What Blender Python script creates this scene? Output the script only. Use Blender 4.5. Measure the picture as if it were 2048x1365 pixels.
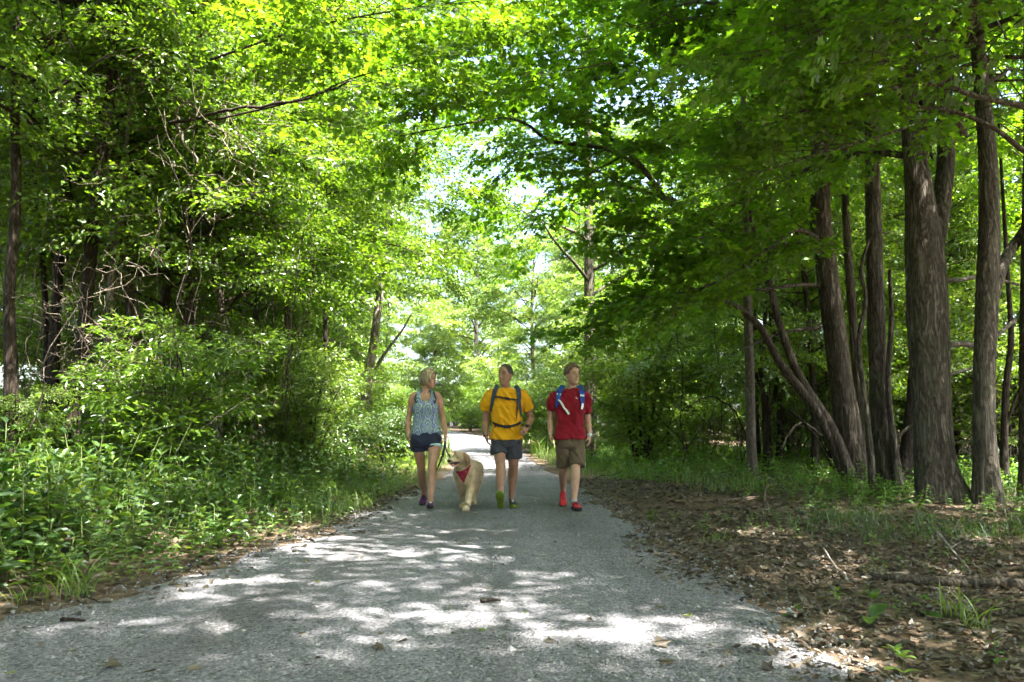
import bpy, math, random
import numpy as np
from mathutils import Vector, Matrix
from mathutils.bvhtree import BVHTree

sc = bpy.context.scene
COL = sc.collection
for o in list(bpy.data.objects):
    bpy.data.objects.remove(o)

# ------------------------------------------------------------------ camera
FPX = 1593.0            # focal length in pixels of the 2048 px wide photograph
HOR = 860.0             # row of the horizon
CAMZ = 0.98
PITCH = math.atan((HOR - 682.5) / FPX)
cam_data = bpy.data.cameras.new('camera')
cam_data.sensor_width = 36.0
cam_data.lens = 36.0 * FPX / 2048.0
cam_data.clip_start = 0.05
cam_data.clip_end = 2000.0
cam = bpy.data.objects.new('camera', cam_data)
cam.location = (0, 0, CAMZ)
cam.rotation_euler = (math.radians(90) + PITCH, 0, 0)
COL.objects.link(cam)
sc.camera = cam

# ------------------------------------------------------------------ sky, sun, exposure
SUN_DIR = Vector((0.38, -0.30, 0.87)).normalized()     # towards the sun
elev = math.asin(SUN_DIR.z)
azim = math.atan2(SUN_DIR.x, SUN_DIR.y)
world = bpy.data.worlds.new('World')
sc.world = world
world.use_nodes = True
wn = world.node_tree
bg = wn.nodes['Background']
sky = wn.nodes.new('ShaderNodeTexSky')
sky.sky_type = 'NISHITA'
sky.sun_disc = False
sky.sun_elevation = elev
sky.sun_rotation = azim
sky.air_density = 1.0
sky.dust_density = 4.0
sky.ozone_density = 1.0
wn.links.new(sky.outputs[0], bg.inputs[0])
bg.inputs[1].default_value = 0.10
sun_data = bpy.data.lights.new('sun', 'SUN')
sun_data.energy = 5.0
sun_data.angle = math.radians(0.53)
sun_data.color = (1.0, 0.95, 0.87)
sun = bpy.data.objects.new('sun', sun_data)
sun.rotation_euler = SUN_DIR.to_track_quat('Z', 'Y').to_euler()
sun.location = (-8, -8, 30)
COL.objects.link(sun)
sc.view_settings.view_transform = 'Standard'
sc.view_settings.look = 'None'
sc.view_settings.gamma = 1.0
sc.view_settings.exposure = 3.3
sc.view_settings.use_curve_mapping = False
sc.cycles.max_bounces = 6
sc.cycles.diffuse_bounces = 4
sc.cycles.glossy_bounces = 2
sc.cycles.transmission_bounces = 4
sc.cycles.caustics_reflective = False
sc.cycles.caustics_refractive = False
sc.cycles.sample_clamp_indirect = 6.0
sc.cycles.use_adaptive_sampling = True
sc.cycles.adaptive_threshold = 0.04
sc.cycles.use_denoising = True
try:
    sc.cycles.denoising_prefilter = 'FAST'
except Exception:
    pass

# ------------------------------------------------------------------ small helpers
FWD = np.array([0, math.cos(PITCH), math.sin(PITCH)])
UPV = np.array([0, -math.sin(PITCH), math.cos(PITCH)])
RGT = np.array([1.0, 0, 0])
CAM = np.array([0, 0, CAMZ])

def ray(px, py):
    return FWD + (px - 1024.0) / FPX * RGT + (682.5 - py) / FPX * UPV

def W(px, py, d):
    """world point seen at photo pixel (px, py) at distance d along Y"""
    r = ray(px, py)
    return CAM + r * (d / r[1])

def G(px, py):
    """point of the flat ground seen at a photo pixel"""
    r = ray(px, py)
    return CAM + r * (-CAMZ / r[2])

def smooth(a, b, x):
    t = np.clip((np.asarray(x, float) - a) / (b - a), 0, 1)
    return t * t * (3 - 2 * t)

def hash3(ix, iy, iz, seed=0):
    h = (ix.astype(np.int64) * 374761393 + iy.astype(np.int64) * 668265263 + iz.astype(np.int64) * 2147483647 + seed * 1274126177) & 0xffffffff
    h = ((h ^ (h >> 13)) * 1274126177) & 0xffffffff
    h = ((h ^ (h >> 16)) * 2246822519) & 0xffffffff
    return ((h ^ (h >> 15)) & 0xffffff) / float(0xffffff)

def vnoise(x, y, z=0.0, seed=0):
    x, y, z = np.broadcast_arrays(np.asarray(x, float), np.asarray(y, float), np.asarray(z, float))
    ix, iy, iz = np.floor(x), np.floor(y), np.floor(z)
    fx, fy, fz = x - ix, y - iy, z - iz
    fx, fy, fz = [f * f * (3 - 2 * f) for f in (fx, fy, fz)]
    out = 0
    for a in (0, 1):
        for b in (0, 1):
            for c in (0, 1):
                w = (fx if a else 1 - fx) * (fy if b else 1 - fy) * (fz if c else 1 - fz)
                out = out + w * hash3(ix + a, iy + b, iz + c, seed)
    return out * 2 - 1

def fbm(x, y, z=0.0, seed=0, oct=3):
    s, a, t = 0, 1.0, 0
    for k in range(oct):
        s = s + a * vnoise(np.asarray(x) * 2 ** k, np.asarray(y) * 2 ** k, np.asarray(z) * 2 ** k, seed + k)
        t += a; a *= 0.5
    return s / t

def npmesh(name, V, polys, mats=(), midx=None, attr=None, smooth_shade=False):
    """V (n,3); polys: list of int arrays (m,k); midx / attr: per polygon arrays in the same order"""
    V = np.asarray(V, np.float32)
    polys = [np.asarray(p, np.int32) for p in polys if len(p)]
    me = bpy.data.meshes.new(name)
    me.vertices.add(len(V))
    me.vertices.foreach_set('co', V.ravel())
    loops = np.concatenate([p.ravel() for p in polys])
    tot = np.concatenate([np.full(len(p), p.shape[1], np.int32) for p in polys])
    start = np.concatenate([[0], np.cumsum(tot)[:-1]]).astype(np.int32)
    me.loops.add(len(loops))
    me.loops.foreach_set('vertex_index', loops)
    me.polygons.add(len(tot))
    me.polygons.foreach_set('loop_start', start)
    for m in mats:
        me.materials.append(m)
    if midx is not None:
        me.polygons.foreach_set('material_index', np.asarray(midx, np.int32))
    me.polygons.foreach_set('use_smooth', np.full(len(tot), bool(smooth_shade)))
    if attr is not None:
        a = me.attributes.new('leafv', 'FLOAT', 'FACE')
        a.data.foreach_set('value', np.asarray(attr, np.float32))
    me.update(calc_edges=True)
    me.validate()
    return me

class MB:
    """collects vertices and polygons"""
    def __init__(self):
        self.V, self.n, self.F, self.M, self.A = [], 0, {}, {}, {}
    def add(self, V, F, mat=0, attr=None):
        V = np.asarray(V, float).reshape(-1, 3)
        if not isinstance(F, list):
            F = [F]
        for f in F:
            f = np.asarray(f, int)
            if len(f) == 0:
                continue
            k = f.shape[1]
            self.F.setdefault(k, []).append(f + self.n)
            self.M.setdefault(k, []).append(np.full(len(f), mat) if np.isscalar(mat) else np.asarray(mat))
            self.A.setdefault(k, []).append(np.full(len(f), 0.5) if attr is None else (np.full(len(f), attr) if np.isscalar(attr) else np.asarray(attr)))
        self.V.append(V); self.n += len(V)
        return self
    def mesh(self, name, mats=(), smooth_shade=True, offset=None):
        V = np.concatenate(self.V)
        if offset is not None:
            V = V - np.asarray(offset)
        ks = sorted(self.F)
        return npmesh(name, V, [np.concatenate(self.F[k]) for k in ks], mats,
                      np.concatenate([np.concatenate(self.M[k]) for k in ks]),
                      np.concatenate([np.concatenate(self.A[k]) for k in ks]), smooth_shade)

def link(name, me, parent=None, loc=(0, 0, 0), rotz=0.0, scale=1.0):
    o = bpy.data.objects.new(name, me)
    COL.objects.link(o)
    o.location = loc
    o.rotation_euler = (0, 0, rotz)
    o.scale = (scale,) * 3 if np.isscalar(scale) else scale
    if parent is not None:
        o.parent = parent
    return o

def empty(name, loc=(0, 0, 0), rotz=0.0, scale=1.0):
    o = bpy.data.objects.new(name, None)
    COL.objects.link(o)
    o.empty_display_size = 0.2
    o.location = loc
    o.rotation_euler = (0, 0, rotz)
    o.scale = (scale,) * 3 if np.isscalar(scale) else scale
    return o

def tag(o, label=None, cat=None, group=None, kind=None):
    if label: o['label'] = label
    if cat: o['category'] = cat
    if group: o['group'] = group
    if kind: o['kind'] = kind
    return o

def unit(v):
    v = np.asarray(v, float)
    return v / np.maximum(np.linalg.norm(v, axis=-1, keepdims=True), 1e-9)

def catmull(P, n):
    """resample a polyline (k,m) with a Catmull-Rom spline to n points"""
    P = np.asarray(P, float)
    if len(P) == 2:
        t = np.linspace(0, 1, n)[:, None]
        return P[0] * (1 - t) + P[1] * t
    Q = np.vstack([2 * P[0] - P[1], P, 2 * P[-1] - P[-2]])
    u = np.linspace(0, len(P) - 1 - 1e-6, n)
    i = u.astype(int); t = (u - i)[:, None]
    p0, p1, p2, p3 = Q[i], Q[i + 1], Q[i + 2], Q[i + 3]
    return 0.5 * (2 * p1 + (p2 - p0) * t + (2 * p0 - 5 * p1 + 4 * p2 - p3) * t ** 2 + (3 * p1 - p0 - 3 * p2 + p3) * t ** 3)

def frames(P):
    T = unit(np.gradient(P, axis=0))
    N = np.zeros_like(P); B = np.zeros_like(P)
    a = np.array([1.0, 0, 0]) if abs(T[0][0]) < 0.8 else np.array([0, 1.0, 0])
    n = unit(np.cross(np.cross(T[0], a), T[0]))
    for i in range(len(P)):
        n = unit(n - T[i] * np.dot(n, T[i]))
        N[i] = n; B[i] = np.cross(T[i], n)
    return T, N, B

def tube(P, R, seg=8, cap=True, disp=None):
    """swept tube; R (n,) radii; disp(theta, s, P)->relative radius"""
    P = np.asarray(P, float); R = np.asarray(R, float)
    n = len(P)
    T, N, B = frames(P)
    th = np.linspace(0, 2 * math.pi, seg, endpoint=False)
    rr = R[:, None] * np.ones((1, seg))
    if disp is not None:
        s = np.concatenate([[0], np.cumsum(np.linalg.norm(np.diff(P, axis=0), axis=1))])
        rr = rr * disp(th[None, :] * np.ones((n, 1)), s[:, None] * np.ones((1, seg)), R[:, None])
    V = P[:, None, :] + rr[..., None] * (np.cos(th)[None, :, None] * N[:, None, :] + np.sin(th)[None, :, None] * B[:, None, :])
    V = V.reshape(-1, 3)
    i = np.arange(n - 1)[:, None] * seg; j = np.arange(seg)[None, :]; j2 = (j + 1) % seg
    F = np.stack([i + j, i + j2, i + seg + j2, i + seg + j], -1).reshape(-1, 4)
    out = [F]
    if cap:
        V = np.vstack([V, P[0], P[-1]])
        a, b = n * seg, n * seg + 1
        jj = np.arange(seg); j3 = (jj + 1) % seg
        out.append(np.stack([np.full(seg, a), j3, jj], -1))
        out.append(np.stack([np.full(seg, b), (n - 1) * seg + jj, (n - 1) * seg + j3], -1))
    return V, out

# ------------------------------------------------------------------ materials
def nm(name):
    m = bpy.data.materials.new(name)
    m.use_nodes = True
    nt = m.node_tree
    for n in list(nt.nodes):
        nt.nodes.remove(n)
    return m, nt

def N_(nt, typ, **kw):
    n = nt.nodes.new(typ)
    for k, v in kw.items():
        if k.startswith('i_'):
            n.inputs[k[2:]].default_value = v
        elif k.startswith('n_'):
            n.inputs[int(k[2:])].default_value = v
        else:
            setattr(n, k, v)
    return n

def ramp(nt, stops, interp='LINEAR'):
    r = nt.nodes.new('ShaderNodeValToRGB')
    r.color_ramp.interpolation = interp
    e = r.color_ramp.elements
    while len(e) < len(stops):
        e.new(0.5)
    for i, (p, c) in enumerate(stops):
        e[i].position = p
        e[i].color = (*c, 1) if len(c) == 3 else c
    return r

def leaf_mat(name, dark, mid, light, trans=(1.9, 1.75, 0.6), tw=0.45, gloss=0.07, rough=0.4):
    m, nt = nm(name); L = nt.links.new
    at = N_(nt, 'ShaderNodeAttribute', attribute_name='leafv')
    r = ramp(nt, [(0.0, dark), (0.55, mid), (1.0, light)])
    L(at.outputs['Fac'], r.inputs[0])
    dif = N_(nt, 'ShaderNodeBsdfDiffuse')
    L(r.outputs[0], dif.inputs[0])
    tm = N_(nt, 'ShaderNodeMixRGB', blend_type='MULTIPLY', n_0=1.0)
    tm.inputs[2].default_value = (*trans, 1)
    L(r.outputs[0], tm.inputs[1])
    tr = N_(nt, 'ShaderNodeBsdfTranslucent')
    L(tm.outputs[0], tr.inputs[0])
    mx = N_(nt, 'ShaderNodeMixShader', n_0=tw)
    L(dif.outputs[0], mx.inputs[1]); L(tr.outputs[0], mx.inputs[2])
    gl = N_(nt, 'ShaderNodeBsdfGlossy', i_Roughness=rough)
    gl.inputs[0].default_value = (0.9, 0.95, 1.0, 1)
    mg = N_(nt, 'ShaderNodeMixShader', n_0=gloss)
    L(mx.outputs[0], mg.inputs[1]); L(gl.outputs[0], mg.inputs[2])
    out = N_(nt, 'ShaderNodeOutputMaterial')
    L(mg.outputs[0], out.inputs[0])
    return m

def bark_mat(name, c1, c2, c3, zs=0.13, scale=24.0, bump=0.9, rough=0.95, moss=None):
    m, nt = nm(name); L = nt.links.new
    tc = N_(nt, 'ShaderNodeTexCoord')
    mp = N_(nt, 'ShaderNodeMapping')
    mp.inputs['Scale'].default_value = (1, 1, zs)
    L(tc.outputs['Object'], mp.inputs[0])
    n = N_(nt, 'ShaderNodeTexNoise', i_Scale=scale * 1.6, i_Detail=5.0, i_Roughness=0.7)
    n1 = N_(nt, 'ShaderNodeTexNoise', i_Scale=scale * 0.62, i_Detail=4.0, i_Roughness=0.62, i_Distortion=0.9)
    L(mp.outputs[0], n1.inputs['Vector'])
    mp2 = N_(nt, 'ShaderNodeMapping'); mp2.inputs['Scale'].default_value = (1, 1, min(1.0, zs * 2.4))
    L(tc.outputs['Object'], mp2.inputs[0]); L(mp2.outputs[0], n.inputs['Vector'])
    big = N_(nt, 'ShaderNodeTexNoise', i_Scale=2.2, i_Detail=3.0)
    L(tc.outputs['Object'], big.inputs['Vector'])
    sb = N_(nt, 'ShaderNodeMath', operation='SUBTRACT', n_1=0.5); L(n1.outputs['Fac'], sb.inputs[0])
    ab = N_(nt, 'ShaderNodeMath', operation='ABSOLUTE'); L(sb.outputs[0], ab.inputs[0])
    mul = N_(nt, 'ShaderNodeMath', operation='MULTIPLY_ADD', n_1=3.2)
    hf = N_(nt, 'ShaderNodeMath', operation='MULTIPLY', n_1=0.6); L(n.outputs['Fac'], hf.inputs[0])
    L(ab.outputs[0], mul.inputs[0]); L(hf.outputs[0], mul.inputs[2])
    r = ramp(nt, [(0.25, c1), (0.6, c2), (1.0, c3)])
    L(mul.outputs[0], r.inputs[0])
    mixb = N_(nt, 'ShaderNodeMixRGB', blend_type='MULTIPLY', n_0=0.5)
    rb = ramp(nt, [(0.3, (0.55, 0.5, 0.45)), (0.7, (1.15, 1.1, 1.05))])
    L(big.outputs['Fac'], rb.inputs[0])
    L(r.outputs[0], mixb.inputs[1]); L(rb.outputs[0], mixb.inputs[2])
    last = mixb
    if moss:
        mo = N_(nt, 'ShaderNodeTexNoise', i_Scale=3.5, i_Detail=4.0)
        L(tc.outputs['Object'], mo.inputs['Vector'])
        rm = ramp(nt, [(0.52, (0, 0, 0)), (0.7, (0.5, 0.5, 0.5))])
        L(mo.outputs['Fac'], rm.inputs[0])
        mm = N_(nt, 'ShaderNodeMixRGB'); mm.inputs[2].default_value = (*moss, 1)
        L(rm.outputs[0], mm.inputs[0]); L(mixb.outputs[0], mm.inputs[1])
        last = mm
    b = N_(nt, 'ShaderNodeBump', i_Strength=bump, i_Distance=0.03)
    L(mul.outputs[0], b.inputs['Height'])
    p = N_(nt, 'ShaderNodeBsdfPrincipled', i_Roughness=rough)
    p.inputs['Specular IOR Level'].default_value = 0.15
    L(last.outputs[0], p.inputs['Base Color']); L(b.outputs[0], p.inputs['Normal'])
    out = N_(nt, 'ShaderNodeOutputMaterial'); L(p.outputs[0], out.inputs[0])
    return m

def plain_mat(name, col, rough=0.7, var=0.25, scale=30.0, bump=0.0, bscale=200.0, spec=0.3, sheen=0.0):
    m, nt = nm(name); L = nt.links.new
    tc = N_(nt, 'ShaderNodeTexCoord')
    n = N_(nt, 'ShaderNodeTexNoise', i_Scale=scale, i_Detail=4.0)
    L(tc.outputs['Object'], n.inputs['Vector'])
    c = np.array(col)
    r = ramp(nt, [(0.3, tuple(c * (1 - var))), (0.7, tuple(np.clip(c * (1 + var), 0, 0.95)))])
    L(n.outputs['Fac'], r.inputs[0])
    p = N_(nt, 'ShaderNodeBsdfPrincipled', i_Roughness=rough)
    p.inputs['Specular IOR Level'].default_value = spec
    if sheen:
        p.inputs['Sheen Weight'].default_value = sheen
    L(r.outputs[0], p.inputs['Base Color'])
    if bump:
        n2 = N_(nt, 'ShaderNodeTexNoise', i_Scale=bscale, i_Detail=3.0)
        L(tc.outputs['Object'], n2.inputs['Vector'])
        b = N_(nt, 'ShaderNodeBump', i_Strength=bump, i_Distance=0.01)
        L(n2.outputs['Fac'], b.inputs['Height']); L(b.outputs[0], p.inputs['Normal'])
    out = N_(nt, 'ShaderNodeOutputMaterial'); L(p.outputs[0], out.inputs[0])
    return m

MAT = {}
MAT['maple'] = leaf_mat('maple_leaf', (0.055, 0.120, 0.010), (0.095, 0.185, 0.014), (0.150, 0.250, 0.022), trans=(2.0, 2.1, 0.5), tw=0.58, gloss=0.035)
MAT['oval'] = leaf_mat('thicket_leaf', (0.060, 0.120, 0.012), (0.110, 0.195, 0.018), (0.180, 0.265, 0.030), trans=(1.7, 1.75, 0.5), tw=0.5, gloss=0.055, rough=0.32)
MAT['far'] = leaf_mat('woodland_leaf', (0.080, 0.150, 0.026), (0.140, 0.228, 0.042), (0.225, 0.310, 0.065), trans=(1.7, 1.65, 0.6), tw=0.5, gloss=0.05, rough=0.35)
MAT['under'] = leaf_mat('undergrowth_leaf', (0.032, 0.078, 0.017), (0.058, 0.118, 0.024), (0.125, 0.190, 0.036), tw=0.4, gloss=0.045, rough=0.35)
MAT['grass'] = leaf_mat('grass_blade', (0.079, 0.158, 0.026), (0.131, 0.228, 0.038), (0.228, 0.298, 0.070), tw=0.4, gloss=0.06)
MAT['fern'] = leaf_mat('low_green_leaf', (0.061, 0.158, 0.026), (0.105, 0.228, 0.035), (0.158, 0.280, 0.052), tw=0.4, gloss=0.04)
MAT['litter'] = leaf_mat('dead_leaf', (0.042, 0.034, 0.022), (0.100, 0.080, 0.053), (0.22, 0.175, 0.118), trans=(1.2, 0.9, 0.6), tw=0.2, gloss=0.04, rough=0.5)
MAT['litter_green'] = leaf_mat('fallen_green_leaf', (0.10, 0.12, 0.03), (0.13, 0.17, 0.04), (0.25, 0.22, 0.06), tw=0.3, gloss=0.06)
MAT['twig'] = plain_mat('twig_bark', (0.085, 0.068, 0.052), 0.9, 0.35, 20)
MAT['stem'] = plain_mat('green_stem', (0.10, 0.13, 0.04), 0.7, 0.25, 20)
MAT['bark_furrow'] = bark_mat('furrowed_bark', (0.034, 0.029, 0.023), (0.130, 0.115, 0.093), (0.27, 0.24, 0.20), zs=0.17, bump=1.0, moss=(0.095, 0.11, 0.065))
MAT['bark_brown'] = bark_mat('brown_flaky_bark', (0.030, 0.025, 0.019), (0.115, 0.098, 0.078), (0.24, 0.21, 0.17), zs=0.14, scale=24, bump=1.0)
MAT['bark_grey'] = bark_mat('smooth_grey_bark', (0.08, 0.07, 0.06), (0.18, 0.155, 0.135), (0.27, 0.245, 0.215), zs=0.5, scale=34, bump=0.35, moss=(0.13, 0.15, 0.11))
MAT['bark_dark'] = bark_mat('dark_bark', (0.015, 0.012, 0.010), (0.045, 0.037, 0.030), (0.085, 0.07, 0.058), zs=0.25, scale=28, bump=0.6)
MAT['bark_thick'] = bark_mat('thicket_bark', (0.019, 0.014, 0.011), (0.056, 0.045, 0.036), (0.120, 0.098, 0.079), zs=0.2, scale=30, bump=0.7)
MAT['bark_pale'] = bark_mat('pale_bark', (0.128, 0.109, 0.098), (0.270, 0.240, 0.217), (0.390, 0.360, 0.330), zs=0.4, scale=24, bump=0.4)
MAT['wood_dead'] = bark_mat('weathered_wood', (0.09, 0.072, 0.055), (0.22, 0.185, 0.15), (0.34, 0.30, 0.25), zs=1.0, scale=18, bump=0.6)

# gravel of the path
def gravel_mat():
    m, nt = nm('crushed_stone'); L = nt.links.new
    geo = N_(nt, 'ShaderNodeNewGeometry')
    v = N_(nt, 'ShaderNodeTexVoronoi', i_Scale=75.0, i_Randomness=1.0)
    v2 = N_(nt, 'ShaderNodeTexVoronoi', i_Scale=190.0)
    n = N_(nt, 'ShaderNodeTexNoise', i_Scale=1.1, i_Detail=5.0, i_Roughness=0.6)
    n2 = N_(nt, 'ShaderNodeTexNoise', i_Scale=9.0, i_Detail=5.0, i_Roughness=0.7)
    for q in (v, v2, n, n2):
        L(geo.outputs['Position'], q.inputs['Vector'])
    bw = N_(nt, 'ShaderNodeRGBToBW'); L(v.outputs['Color'], bw.inputs[0])
    r = ramp(nt, [(0.05, (0.072, 0.072, 0.080)), (0.4, (0.158, 0.158, 0.176)), (0.75, (0.232, 0.230, 0.250)), (1.0, (0.37, 0.36, 0.375))])
    L(bw.outputs[0], r.inputs[0])
    bw2 = N_(nt, 'ShaderNodeRGBToBW'); L(v2.outputs['Color'], bw2.inputs[0])
    r2 = ramp(nt, [(0.1, (0.62, 0.62, 0.63)), (0.8, (1.25, 1.24, 1.22))])
    L(bw2.outputs[0], r2.inputs[0])
    m1 = N_(nt, 'ShaderNodeMixRGB', blend_type='MULTIPLY', n_0=1.0)
    L(r.outputs[0], m1.inputs[1]); L(r2.outputs[0], m1.inputs[2])
    mpt = N_(nt, 'ShaderNodeMapping'); mpt.inputs['Scale'].default_value = (1.5, 0.12, 1)
    L(geo.outputs['Position'], mpt.inputs[0])
    ntk = N_(nt, 'ShaderNodeTexNoise', i_Scale=1.3, i_Detail=3.0); L(mpt.outputs[0], ntk.inputs['Vector'])
    sm = N_(nt, 'ShaderNodeMath', operation='MULTIPLY_ADD', n_1=0.75)
    nh = N_(nt, 'ShaderNodeMath', operation='MULTIPLY', n_1=0.5); L(n.outputs['Fac'], nh.inputs[0])
    L(ntk.outputs['Fac'], sm.inputs[0]); L(nh.outputs[0], sm.inputs[2])
    r3 = ramp(nt, [(0.48, (0.72, 0.70, 0.67)), (0.62, (0.94, 0.93, 0.92)), (0.78, (1.1, 1.1, 1.09))])
    L(sm.outputs[0], r3.inputs[0])
    m2 = N_(nt, 'ShaderNodeMixRGB', blend_type='MULTIPLY', n_0=1.0)
    L(m1.outputs[0], m2.inputs[1]); L(r3.outputs[0], m2.inputs[2])
    # brown grit and leaf crumbs towards the edges and in patches
    r4 = ramp(nt, [(0.57, (0, 0, 0)), (0.72, (1, 1, 1))])
    L(n2.outputs['Fac'], r4.inputs[0])
    at = N_(nt, 'ShaderNodeAttribute', attribute_name='edge')
    ma = N_(nt, 'ShaderNodeMath', operation='MULTIPLY'); L(at.outputs['Fac'], ma.inputs[0]); L(r4.outputs[0], ma.inputs[1])
    m3 = N_(nt, 'ShaderNodeMixRGB'); m3.inputs[2].default_value = (0.105, 0.082, 0.062, 1)
    L(ma.outputs[0], m3.inputs[0]); L(m2.outputs[0], m3.inputs[1])
    add = N_(nt, 'ShaderNodeMath', operation='MULTIPLY_ADD', n_1=0.5)
    L(v2.outputs['Distance'], add.inputs[0]); L(v.outputs['Distance'], add.inputs[2])
    b = N_(nt, 'ShaderNodeBump', i_Strength=0.85, i_Distance=0.012, invert=True)
    L(add.outputs[0], b.inputs['Height'])
    p = N_(nt, 'ShaderNodeBsdfPrincipled', i_Roughness=0.9)
    p.inputs['Specular IOR Level'].default_value = 0.2
    L(m3.outputs[0], p.inputs['Base Color']); L(b.outputs[0], p.inputs['Normal'])
    out = N_(nt, 'ShaderNodeOutputMaterial'); L(p.outputs[0], out.inputs[0])
    return m

def soil_mat():
    m, nt = nm('forest_soil'); L = nt.links.new
    geo = N_(nt, 'ShaderNodeNewGeometry')
    n = N_(nt, 'ShaderNodeTexNoise', i_Scale=3.0, i_Detail=8.0, i_Roughness=0.7)
    v = N_(nt, 'ShaderNodeTexVoronoi', i_Scale=22.0)
    for q in (n, v):
        L(geo.outputs['Position'], q.inputs['Vector'])
    r = ramp(nt, [(0.3, (0.05, 0.038, 0.027)), (0.55, (0.11, 0.084, 0.06)), (0.75, (0.19, 0.15, 0.11))])
    L(n.outputs['Fac'], r.inputs[0])
    bw = N_(nt, 'ShaderNodeRGBToBW'); L(v.outputs['Color'], bw.inputs[0])
    r2 = ramp(nt, [(0.1, (0.55, 0.52, 0.5)), (0.9, (1.4, 1.3, 1.2))]); L(bw.outputs[0], r2.inputs[0])
    m1 = N_(nt, 'ShaderNodeMixRGB', blend_type='MULTIPLY', n_0=0.9)
    L(r.outputs[0], m1.inputs[1]); L(r2.outputs[0], m1.inputs[2])
    b = N_(nt, 'ShaderNodeBump', i_Strength=0.8, i_Distance=0.03)
    L(bw.outputs[0], b.inputs['Height'])
    p = N_(nt, 'ShaderNodeBsdfPrincipled', i_Roughness=0.95)
    p.inputs['Specular IOR Level'].default_value = 0.15
    L(m1.outputs[0], p.inputs['Base Color']); L(b.outputs[0], p.inputs['Normal'])
    out = N_(nt, 'ShaderNodeOutputMaterial'); L(p.outputs[0], out.inputs[0])
    return m
MAT['gravel'] = gravel_mat()
MAT['soil'] = soil_mat()
MAT['pebble'] = leaf_mat('loose_stone', (0.07, 0.07, 0.073), (0.17, 0.173, 0.178), (0.33, 0.325, 0.315), trans=(0, 0, 0), tw=0.0, gloss=0.03, rough=0.6)

# ------------------------------------------------------------------ ground and path
ER = np.array([(-14, 1.5), (-2, 1.40), (3.1, 1.33), (4.7, 1.38), (6.3, 1.30), (8.7, 1.25), (10.4, 1.23), (14, 1.15), (17.3, 1.02), (26, 0.62), (36, 0.55), (48, -0.6), (62, -4.0), (80, -11), (110, -26)])
EL = np.array([(-14, -1.9), (-2, -2.2), (3.1, -2.75), (4.1, -2.7), (4.9, -2.3), (6.4, -2.15), (7, -1.95), (8.7, -1.80), (10.4, -1.70), (17, -1.55), (26, -1.75), (36, -2.6), (48, -4.6), (62, -8.4), (80, -16), (110, -32)])
def eR(y): return np.interp(y, ER[:, 0], ER[:, 1])
def eL(y): return np.interp(y, EL[:, 0], EL[:, 1])

def gz(x, y):
    x = np.asarray(x, float); y = np.asarray(y, float)
    dl = eL(y) - x; dr = x - eR(y)
    out = np.maximum(dl, dr)
    z = 0.34 * smooth(0.3, 4.5, dl) + 0.10 * smooth(0.4, 5, dr)
    z = z + smooth(0.1, 1.2, out) * (0.05 * fbm(x * 0.7, y * 0.7, 0, 3) + 0.02 * vnoise(x * 3, y * 3, 0, 9))
    z = z + 1.3 * smooth(30, 85, y)
    z = z - 0.012 * smooth(0.0, -0.5, out)
    return z

def sheet(xs, ys, zf):
    X, Y = np.meshgrid(xs, ys)
    V = np.stack([X, Y, zf(X, Y)], -1).reshape(-1, 3)
    nx, ny = len(xs), len(ys)
    i = np.arange(ny - 1)[:, None] * nx; j = np.arange(nx - 1)[None, :]
    F = np.stack([i + j, i + j + 1, i + nx + j + 1, i + nx + j], -1).reshape(-1, 4)
    return V, F
def nonuni(near, step, far, n):
    a = np.arange(0, near, step)
    b = near + (far - near) * np.linspace(0, 1, n) ** 2.2
    h = np.concatenate([a, b])
    return np.unique(np.concatenate([-h, h]))
xs = nonuni(8, 0.16, 400, 36)
ysg = np.concatenate([-np.linspace(0.5, 1, 12)[::-1] ** 3 * 300, np.arange(-36, 2, 0.5), np.arange(2, 18, 0.16), np.arange(18, 22, 0.3), np.arange(22, 60, 0.5), 60 + np.linspace(0, 1, 40) ** 2.2 * 500])
ysg = np.unique(ysg)
V, F = sheet(xs, ysg, gz)
ground = link('ground', npmesh('ground', V, [F], [MAT['soil']], smooth_shade=True))
tag(ground, 'brown forest floor of soil and crumbled leaves', None, None, 'structure')

def build_path():
    ys = np.concatenate([np.arange(-14, 2, 0.4), np.arange(2, 14, 0.09), np.arange(14, 110, 0.5)])
    nu = 41
    u = np.linspace(0, 1, nu)
    rag_l = 0.10 * vnoise(ys * 1.3, 0, 0, 21) + 0.08 * vnoise(ys * 4.1, 0, 0, 22) + 0.04 * vnoise(ys * 11, 0, 0, 23)
    rag_r = 0.08 * vnoise(ys * 1.1, 5, 0, 24) + 0.07 * vnoise(ys * 3.7, 5, 0, 25) + 0.04 * vnoise(ys * 10, 5, 0, 26)
    l = eL(ys) + rag_l; r = eR(ys) + rag_r
    X = l[:, None] + (r - l)[:, None] * u[None, :]
    Y = ys[:, None] + 0 * X
    e = np.minimum(u, 1 - u)[None, :] * (r - l)[:, None]
    Z = gz(X, Y) + 0.030 * smooth(0, 0.25, e) - 0.004 + 0.008 * fbm(X * 1.6, Y * 1.6, 0, 31) + 0.004 * vnoise(X * 6, Y * 6, 0, 33)
    V = np.stack([X, Y, Z], -1).reshape(-1, 3)
    ny = len(ys)
    i = np.arange(ny - 1)[:, None] * nu; j = np.arange(nu - 1)[None, :]
    F = np.stack([i + j, i + j + 1, i + nu + j + 1, i + nu + j], -1).reshape(-1, 4)
    me = npmesh('gravel_path', V, [F], [MAT['gravel']], smooth_shade=True)
    a = me.attributes.new('edge', 'FLOAT', 'POINT')
    ed = (1 - smooth(0.0, 0.75, e)).ravel() * 0.95 + 0.13
    a.data.foreach_set('value', ed.astype(np.float32))
    o = link('gravel_path', me)
    tag(o, 'grey crushed stone path running away between the trees', None, None, 'structure')
    bv = BVHTree.FromPolygons([tuple(v) for v in V], [tuple(f) for f in F])
    return o, bv
path, PATH_BVH = build_path()
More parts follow.
